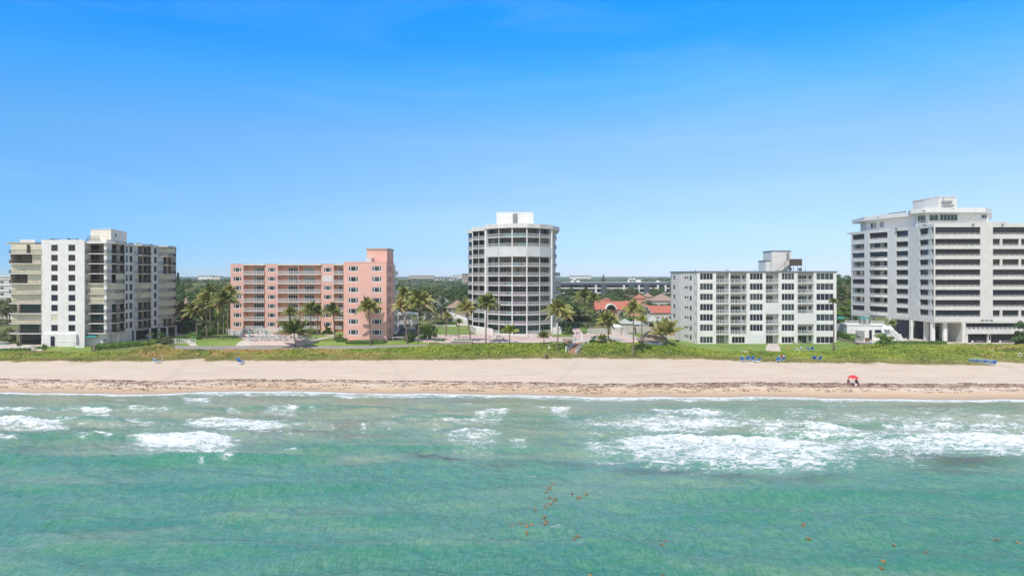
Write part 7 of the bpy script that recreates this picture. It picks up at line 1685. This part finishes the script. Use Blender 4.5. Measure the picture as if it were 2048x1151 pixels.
umbrella(X(1816,189.5), 189.5, 3.9, 3.0, 1, 'clothdark', 'closed black umbrella on the terrace left of the pilotis', closed=True, name='patio_umbrella')
umbrella(X(1608,192.6), 192.6, 3.35, 2.5, 1, 'clothdark', 'closed dark umbrella on the ground floor terrace of the flat-roofed block', closed=True, name='patio_umbrella')

def person_seated(x, y, z, rz, top, legs, hair, label, lean=.35, chair='darkmetal'):
    """seated figure: one skinned body, facing -y before rotation"""
    o = thing('person', (x, y, z), label, 'person'); c, s = math.cos(rz), math.sin(rz)
    def T(p): return (p[0]*c-p[1]*s, p[0]*s+p[1]*c, p[2])
    J = {'pelvis':(0,.05,.36),'belly':(0,.12,.55),'chest':(0,.20,.80),'neck':(0,.22,.98),'chin':(0,.19,1.06),'head':(0,.19,1.16),'crownp':(0,.21,1.26),
         'shL':(.17,.21,.90),'elL':(.25,.05,.66),'haL':(.16,-.18,.52),'fiL':(.14,-.27,.50),'shR':(-.17,.21,.90),'elR':(-.25,.05,.66),'haR':(-.16,-.18,.52),'fiR':(-.14,-.27,.50),
         'hiL':(.09,.04,.36),'knL':(.12,-.38,.46),'anL':(.12,-.62,.10),'toL':(.12,-.80,.05),'hiR':(-.09,.04,.36),'knR':(-.13,-.40,.44),'anR':(-.13,-.68,.10),'toR':(-.13,-.86,.05)}
    E = [('pelvis','belly'),('belly','chest'),('chest','neck'),('neck','chin'),('chin','head'),('head','crownp'),('chest','shL'),('shL','elL'),('elL','haL'),('haL','fiL'),('chest','shR'),('shR','elR'),('elR','haR'),('haR','fiR'),
         ('pelvis','hiL'),('hiL','knL'),('knL','anL'),('anL','toL'),('pelvis','hiR'),('hiR','knR'),('knR','anR'),('anR','toR')]
    Rr = {'pelvis':.15,'belly':.14,'chest':.16,'neck':.055,'chin':.075,'head':.10,'crownp':.07,'shL':.065,'elL':.048,'haL':.035,'fiL':.025,'shR':.065,'elR':.048,'haR':.035,'fiR':.025,'hiL':.10,'knL':.07,'anL':.045,'toL':.035,'hiR':.10,'knR':.07,'anR':.045,'toR':.035}
    ks = list(J); me = bpy.data.meshes.new('body'); me.from_pydata([T(J[k]) for k in ks], [(ks.index(a), ks.index(b)) for a, b in E], []); b = bpy.data.objects.new('body', me); COL.objects.link(b); b.parent = o
    sk = b.modifiers.new('skin', 'SKIN'); sv = me.skin_vertices[0].data
    for i, k in enumerate(ks): sv[i].radius = (Rr[k], Rr[k]); sv[i].use_root = (k == 'pelvis')
    b.modifiers.new('sub', 'SUBSURF').levels = 1; b.modifiers['sub'].render_levels = 1; me.materials.append(M['skin'])
    m = MB(); P = lambda *p: tuple(Vector(T(p))+Vector((x,y,z)))
    m.tube([P(0,.04,.34), P(0,.12,.55), P(0,.20,.80), P(0,.215,.94)], [.17,.165,.18,.12], 10)
    for sx_ in (-1, 1): m.tube([P(sx_*.12,.21,.90), P(sx_*.185,.19,.86), P(sx_*.22,.12,.76)], [.09,.085,.075], 8)
    m.build('shirt', M[top], o, smooth=True)
    m = MB()
    for sx_ in (-1, 1): m.tube([P(sx_*.09,.06,.36), P(sx_*.10,-.15,.41), P(sx_*.115,-.30,.44)], [.125,.11,.095], 8)
    m.build('shorts', M[legs], o, smooth=True)
    m = MB(); m.tube([P(0,.25,1.08), P(0,.24,1.18), P(0,.22,1.27), P(0,.21,1.31)], [.075,.115,.09,.02], 9); m.build('hair', M[hair], o, smooth=True)
    m = MB()
    for sx_ in (-1, 1): m.tube([P(sx_*.035,.095,1.17), P(sx_*.035,.085,1.17)], .012, 5)
    m.tube([P(0,.09,1.15), P(0,.07,1.13)], .014, 5); m.build('face', M['darkmetal'], o)
    t = thing('beach_chair', (x, y, z), 'low beach chair under '+label.split(' under ')[0], 'beach chair'); m = MB(); q = [T((-.26,.10,.22)),T((.26,.10,.22)),T((.26,-.32,.28)),T((-.26,-.32,.28))]
    w3 = lambda p, dz=0: (p[0]+x, p[1]+y, p[2]+z+dz)
    m.box8([w3(p) for p in q]+[w3(p,.04) for p in q]); m.build('seat', M[chair], t)
    m = MB(); q = [T((-.26,.14,.24)),T((.26,.14,.24)),T((.26,.40,.95)),T((-.26,.40,.95))]; q2 = [T((-.26,.18,.24)),T((.26,.18,.24)),T((.26,.44,.95)),T((-.26,.44,.95))]; m.box8([w3(p) for p in q]+[w3(p) for p in q2]); m.build('backrest', M[chair], t)
    for p in ((-.25,.3),(.25,.3),(-.25,-.3),(.25,-.3)): m = MB(); a = T((*p,0)); m.tube([w3(a), w3(a,.25)], .015, 5); m.build('leg', M['greymetal'], t)
person_seated(x-.95, D, gU, -.35, 'clothplum', 'clothplum', 'darkmetal', 'person in plum clothes sitting under the left side of the red umbrella', chair='clothplum')
person_seated(x+.75, D, gU, .3, 'clothdark', 'clothdark', 'darkmetal', 'person in dark clothes sitting under the right side of the red umbrella', chair='clothdark')
def bag(x, y, z, w_, mat, label):
    t = thing('beach_bag', (x, y, z), label, 'bag'); m = MB(); m.box8([(x-w_*.5,y-.15,z),(x+w_*.5,y-.15,z),(x+w_*.5,y+.15,z),(x-w_*.5,y+.15,z),(x-w_*.38,y-.08,z+.35),(x+w_*.38,y-.08,z+.35),(x+w_*.38,y+.08,z+.35),(x-w_*.38,y+.08,z+.35)]); m.build('body', M[mat], t)
    m = MB(); m.tube([(x-w_*.2,y,z+.34),(x-w_*.12,y,z+.52),(x+w_*.12,y,z+.52),(x+w_*.2,y,z+.34)], .015, 5); m.build('handle', M[mat], t)
bag(x-.15, D-.3, gU, .6, 'clothplum', 'dark bag between the two people at the red umbrella'); bag(x+.1, D-.7, gU, .4, 'trimwhite', 'small white bag in front of the people at the red umbrella')

def vehicle(px, D, z, rz, L_, kind, paint, label, name):
    x = X(px, D); o = empty(name, (x, D, z), label, 'pickup truck' if kind == 'pickup' else 'car', rz=rz); h = L_/2; w_ = .92
    def mk(mb, nm, mat, par=None, sm=False):
        me = bpy.data.meshes.new(nm); me.from_pydata(mb.v, [], mb.f); me.materials.append(M[mat]); q = bpy.data.objects.new(nm, me); COL.objects.link(q); q.parent = par or o
        if nm == 'body': bv = q.modifiers.new('bevel', 'BEVEL'); bv.width = .06; bv.segments = 2
        return q
    m = MB()
    if kind == 'pickup':
        prof = [(-h,.45),(-h,.95),(-h+1.1,1.05),(-h+1.75,1.72),(-.0+.75,1.72),(.85,1.08),(h,1.08),(h,.5),(h-.4,.42),(-h+.3,.38)]
    else: prof = [(-h,.4),(-h,.75),(-h+.9,.88),(-h+1.6,1.38),(h-1.3,1.40),(h-.5,.92),(h,.85),(h,.4),(h-.4,.32),(-h+.4,.32)]
    n = len(prof); inset = [0 if p[1] < 1.2 else .14 for p in prof]
    b = len(m.v); m.v += [(p[0], -w_+i, p[1]) for p, i in zip(prof, inset)]+[(p[0], w_-i, p[1]) for p, i in zip(prof, inset)]
    for i in range(n): j = (i+1) % n; m.f.append((b+i, b+j, b+n+j, b+n+i))
    m.f.append(tuple(range(b+n-1, b-1, -1))); m.f.append(tuple(range(b+n, b+2*n))); mk(m, 'body', paint)
    for s in (-1, 1):
        m = MB(); xa, xb, za, zb = (-h+1.30, .62, 1.12, 1.62) if kind == 'pickup' else (-h+1.15, h-1.0, .92, 1.30); yy = s*(w_-.045)
        m.box8([(xa,yy-.02,za),(xb,yy-.02,za),(xb,yy+.02,za),(xa,yy+.02,za),(xa+.42,yy-.02-s*.07,zb),(xb-.12,yy-.02-s*.07,zb),(xb-.12,yy+.02-s*.07,zb),(xa+.42,yy+.02-s*.07,zb)]); mk(m, 'side_window', 'glass')
        m = MB(); m.box(-h-.03, -h+.03, s*.62-.14, s*.62+.14, .62, .78); mk(m, 'headlight', 'trimwhite')
        for xx in (-h+.85, h-.95):
            m = MB(); m.tube([(xx, s*(w_-.18), .36), (xx, s*(w_+.03), .36)], .37, 16); q = mk(m, 'wheel', 'tirerubber'); m = MB(); m.tube([(xx, s*(w_+.031), .36), (xx, s*(w_+.05), .36)], .2, 10); mk(m, 'rim', 'greymetal', q)
    if kind == 'pickup': m = MB(); m.box(.95, h-.1, -.78, .78, 1.085, 1.10); mk(m, 'cargo_bed', 'darkmetal')
vehicle(286,206.5,3.95,R(180-24),5.7,'pickup','carwhite','white pickup truck parked under the carport of the beige block','pickup_truck')
vehicle(802,221,5.05,R(75),4.4,'car','cardark','dark car parked behind the right side of the pink block','parked_car')
vehicle(330,212,3.95,R(20),4.3,'car','cardark','dark car deep in the carport shade at the right end of the beige block','parked_car')
def misc():
    # round-faced sign with a life ring at the dune edge
    x, D_ = G(1563,719,2.6); g = gzf(x, D_); t = thing('lifesaver_station', (x, D_, g), 'reddish board with two white corners at the dune edge behind a blue lounger', 'sign'); m = MB(); m.tube([(x,D_,g-.2),(x,D_,g+1.1)], .05, 6); m.build('post', M['wood'], t)
    m = MB(); m.box(x-.35, x+.35, D_-.08, D_-.05, g+.6, g+1.45); m.build('board', M['brickred'], t)
    for s in (-1, 1): m = MB(); m.tube([(x+s*.5,D_-.06,g+1.2),(x+s*.5,D_-.02,g+1.2)], .17, 10); m.build('disc', M['trimwhite'], t)
    # driftwood stump and white float-like marker near the stairs
    x, D_ = G(1093,717,2.4); g = gzf(x, D_); t = thing('stump', (x, D_, g), 'brown weathered stump on the sand below the tower', 'stump'); m = MB(); m.tube([(x+.1,D_+.1,g-.1),(x,D_,g+.6),(x-.15,D_,g+1.05)], [.5,.42,.3], 9); m.build('body', M['bark'], t); m = MB(); m.tube([(x-.15,D_,g+1.05),(x-.17,D_,g+1.1)], .28, 9); m.build('top', M['wood'], t)
    x, D_ = G(1098.5,706,3.0); g = gzf(x, D_)+.3; t = thing('white_bird_statue', (x, D_, g), 'small white bird-like figure standing among the dune plants', 'statue'); m = MB(); m.tube([(x+.35,D_,g+.55),(x,D_,g+.75),(x-.15,D_,g+.95),(x-.1,D_,g+1.35),(x-.1,D_,g+1.6)], [.08,.34,.2,.07,.05], 8); m.build('body', M['trimwhite'], t, smooth=True)
    m = MB(); m.tube([(x,D_,g-.3),(x,D_,g+.6)], .03, 5); m.tube([(x+.12,D_,g-.3),(x+.12,D_,g+.6)], .03, 5); m.build('leg', M['greymetal'], t)
    for px, py, z_, h_, lab in [(324,722,2.4,1.3,'thin pale post at the dune edge below the beige block'),(1985,711,3.0,1.7,'pale post in the plants above the parked loungers')]:
        x, D_ = G(px, py, z_); g = gzf(x, D_); t = thing('marker_post', (x, D_, g), lab, 'post'); m = MB(); m.tube([(x,D_,g-.3),(x,D_,g+h_)], .09, 6); m.build('post', M['pale_path'], t); m = MB(); m.tube([(x,D_,g+h_),(x,D_,g+h_+.08)], .12, 6); m.build('cap', M['offwhite'], t)
    x, D_ = G(2041,715,3.0); g = gzf(x, D_)+.5; t = thing('life_ring', (x, D_, g), 'pale life ring on a short stake among the plants at the right edge', 'life ring'); m = MB(); pts = [(x+.42*math.cos(a*math.pi/8), D_, g+.6+.42*math.sin(a*math.pi/8)) for a in range(17)]; m.tube(pts, .09, 6, cap=False); m.build('ring', M['offwhite'], t); m = MB(); m.tube([(x,D_+.12,g-.5),(x,D_+.12,g+.7)], .04, 5); m.build('stake', M['wood'], t)
    x, y = X(1575,179.9), 179.9; g = gzf(x, y); t = thing('life_ring_stand', (x, y, g), 'orange ring stand at the end of the walk before the flat-roofed block', 'life ring'); m = MB(); pts = [(x+.35*math.cos(a*math.pi/8), y, g+.95+.35*math.sin(a*math.pi/8)) for a in range(17)]; m.tube(pts, .07, 6, cap=False); m.build('ring', M['orange'], t); m = MB(); m.tube([(x,y+.1,g),(x,y+.1,g+1.3)], .03, 5); m.build('post', M['trimwhite'], t)
    # gate post pair by the long hedge
    for px, lab in ((184,'left wooden post of the small gate before the beige block'),(190,'right wooden post of the small gate before the beige block')):
        x, y = X(px,178.2), 178.2; g = gzf(x,y); t = thing('gate_post', (x,y,g), lab, 'post'); m = MB(); m.box(x-.12,x+.12,y-.12,y+.12,g-.3,g+1.5); m.build('post', M['wood'], t); m = MB(); m.box(x-.16,x+.16,y-.16,y+.16,g+1.5,g+1.6); m.build('cap', M['concrete'], t)
    # covered benches, tables
    for px, D_, w_, lab, mt in [(800,187,4.2,'long white-topped canopy table beside the near pink wing','trimwhite'),(1960,188,1.6,'small metal table on the terrace of the right building','greymetal'),(2013,188,2.2,'larger metal table on the terrace near the right edge','greymetal'),(1000,190,2.2,'dark patio table on the tower terrace left of the bright palm','darkmetal'),(1045,191,2.0,'low pale patio table on the tower terrace','offwhite'),(590,189.5,1.3,'small white table beside the pool','trimwhite'),(627,189,1.6,'turquoise-topped table at the right of the pool','tealtile')]:
        x = X(px,D_); g = gzf(x,D_)+.06; t = thing('table', (x,D_,g), lab, 'table'); m = MB(); m.box(x-w_/2,x+w_/2,D_-.5,D_+.5,g+.72,g+.8); m.build('tabletop', M[mt], t)
        for sx_ in (-1,1):
            for sy_ in (-1,1): m = MB(); m.box(x+sx_*(w_/2-.12)-.04,x+sx_*(w_/2-.12)+.04,D_+sy_*.4-.04,D_+sy_*.4+.04,g,g+.72); m.build('leg', M[mt], t)
    CH = None
    for i, (px, D_) in enumerate([(990,189.2),(1008,189.4),(996,192),(1005,192.4),(1034,190.6),(1055,191),(1062,192.5),(1075,191.4),(977,191.5),(1836,190),(1946,188),(1974,188.2),(2002,188),(2024,188.2),(530,206),(520,206.3),(548,206.4),(1262,189),(1176,200),(1210,203)]):
        x = X(px,D_); g = gzf(x,D_)+.06
        if CH is None:
            CH = empty('patio_chair', (0,0,0)); m = MB(); m.box(-.26,.26,-.26,.26,.40,.46); m.build('seat', M['offwhite'], CH); m = MB(); m.box(-.26,.26,.24,.30,.46,.95); m.build('backrest', M['offwhite'], CH)
            for a in (-.23,.23):
                for b in (-.23,.23): m = MB(); m.box(a-.025,a+.025,b-.025,b+.025,0,.40); m.build('leg', M['offwhite'], CH)
            o = CH
        else: o = copy_tree(CH)
        o.location = (x,D_,g); o.rotation_euler = (0,0,(i*2.1) % 6.28)
        wh = 'on the tower terrace' if i < 9 else ('on the terrace of the right building' if i < 14 else ('beside the pink block pool' if i < 17 else 'on the deck of the small pool'))
        tag(o, 'pale patio chair '+wh, 'chair', 'pale patio chairs '+wh)
    # lamp posts on the lawn edges
    for px, D_, lab in [(855,186,'small white lamp stub at the left of the pink terrace'),(908,186.5,'small white lamp stub in the middle of the pink terrace'),(1150.5,200,'white bollard at the foot of the ramp')]:
        x = X(px,D_); g = gzf(x,D_); t = thing('lamp_post', (x,D_,g), lab, 'lamp post'); m = MB(); m.box(x-.1,x+.1,D_-.1,D_+.1,g,g+1.2); m.build('post', M['trimwhite'], t); m = MB(); m.tube([(x,D_,g+1.2),(x,D_,g+1.45)], .15, 8); m.build('lamp', M['cream'], t)
M['brickred'] = rough_mat('reddish_board', (0.38, 0.13, 0.09), (0.30, 0.10, 0.07))
misc()
# ---- floating seaweed on the water
def sea_z(x, y):
    i = np.clip(np.searchsorted(sx, x), 1, len(sx)-1); j = np.clip(np.searchsorted(sy, y), 1, len(sy)-1); return float(SEAH[2].reshape(len(sy), len(sx))[j, i])
M['sargassum'] = leaf_mat('floating_seaweed', [(0.35,(0.26,0.12,0.035)),(0.5,(0.42,0.20,0.06)),(0.65,(0.50,0.29,0.10))], 1.5, 6, 0)
for i, (px, py, wpx, hpx) in enumerate([(1107,967,12,6),(1098,977,11,9),(1092,986,5,2),(1110,998,9,8),(1099,994,6,4),(1092,1013,7,8),(1101,1008,7,4),(1088,1032,9,5),(1093,1042,9,10),(1090,1050,6,4),(1071,1018,5,3),(1042,1050,7,5),(1053,1056,7,5),(1064,1053,7,6),(1053,1066,4,4),
        (1158,995,13,5),(1173,990,7,3),(1145,990,4,3),(1156,1072,8,6),(1148,1076,5,4),(1316,1076,7,5),(1324,1096,7,6),(1331,1086,9,2),(1602,1027,8,5),(1607,1053,8,6),(1616,1080,8,3),(1766,1128,7,10),(1764,1138,8,6),(1850,1111,9,3),(1992,1080,9,7),(2038,1086,6,10),(1325,1147,6,4),(1181,1150,5,4),(1630,1022,7,2),(1025,1053,9,3),(1787,1085,4,3)]):
    D = CH*F/(py-HY); x = X(px, D); rx = wpx*.5*D/F*1.1; ry = hpx*.5*D*D/(CH*F)*.9; z = sea_z(x, D); rng = np.random.default_rng(500+i); n = int(40+rx*ry*60)
    a = rng.random(n)*6.28; r = rng.random(n)**.6*(1+.35*np.sin(3*a+i)); lx, ly = rx*r*np.cos(a), ry*r*np.sin(a)
    zz = np.array([sea_z(x+p, D+q)-z for p, q in zip(lx, ly)])
    V, Q = leaf_quads(np.stack([lx, ly, zz+.05], 1), np.stack([rng.normal(size=n)*.3, rng.normal(size=n)*.3, np.ones(n)], 1), rng.uniform(.08, .22, n), rng, .5)
    o = np_mesh('floating_seaweed', V, Q, M['sargassum'], loc=(x, D, z)); tag(o, ('large' if wpx*hpx > 60 else 'middling' if wpx*hpx > 28 else 'tiny')+' orange brown seaweed clump floating '+('in the top of the trail at mid picture' if px < 1130 and py < 1005 else 'in the lower trail at mid picture' if px < 1130 else 'right of the trail at mid picture' if px < 1250 else 'alone at the bottom between centre and right' if px < 1400 else 'in the sparse patch below the long breaker' if px < 1700 else 'near the bottom right corner'), 'seaweed', 'clumps of floating seaweed')
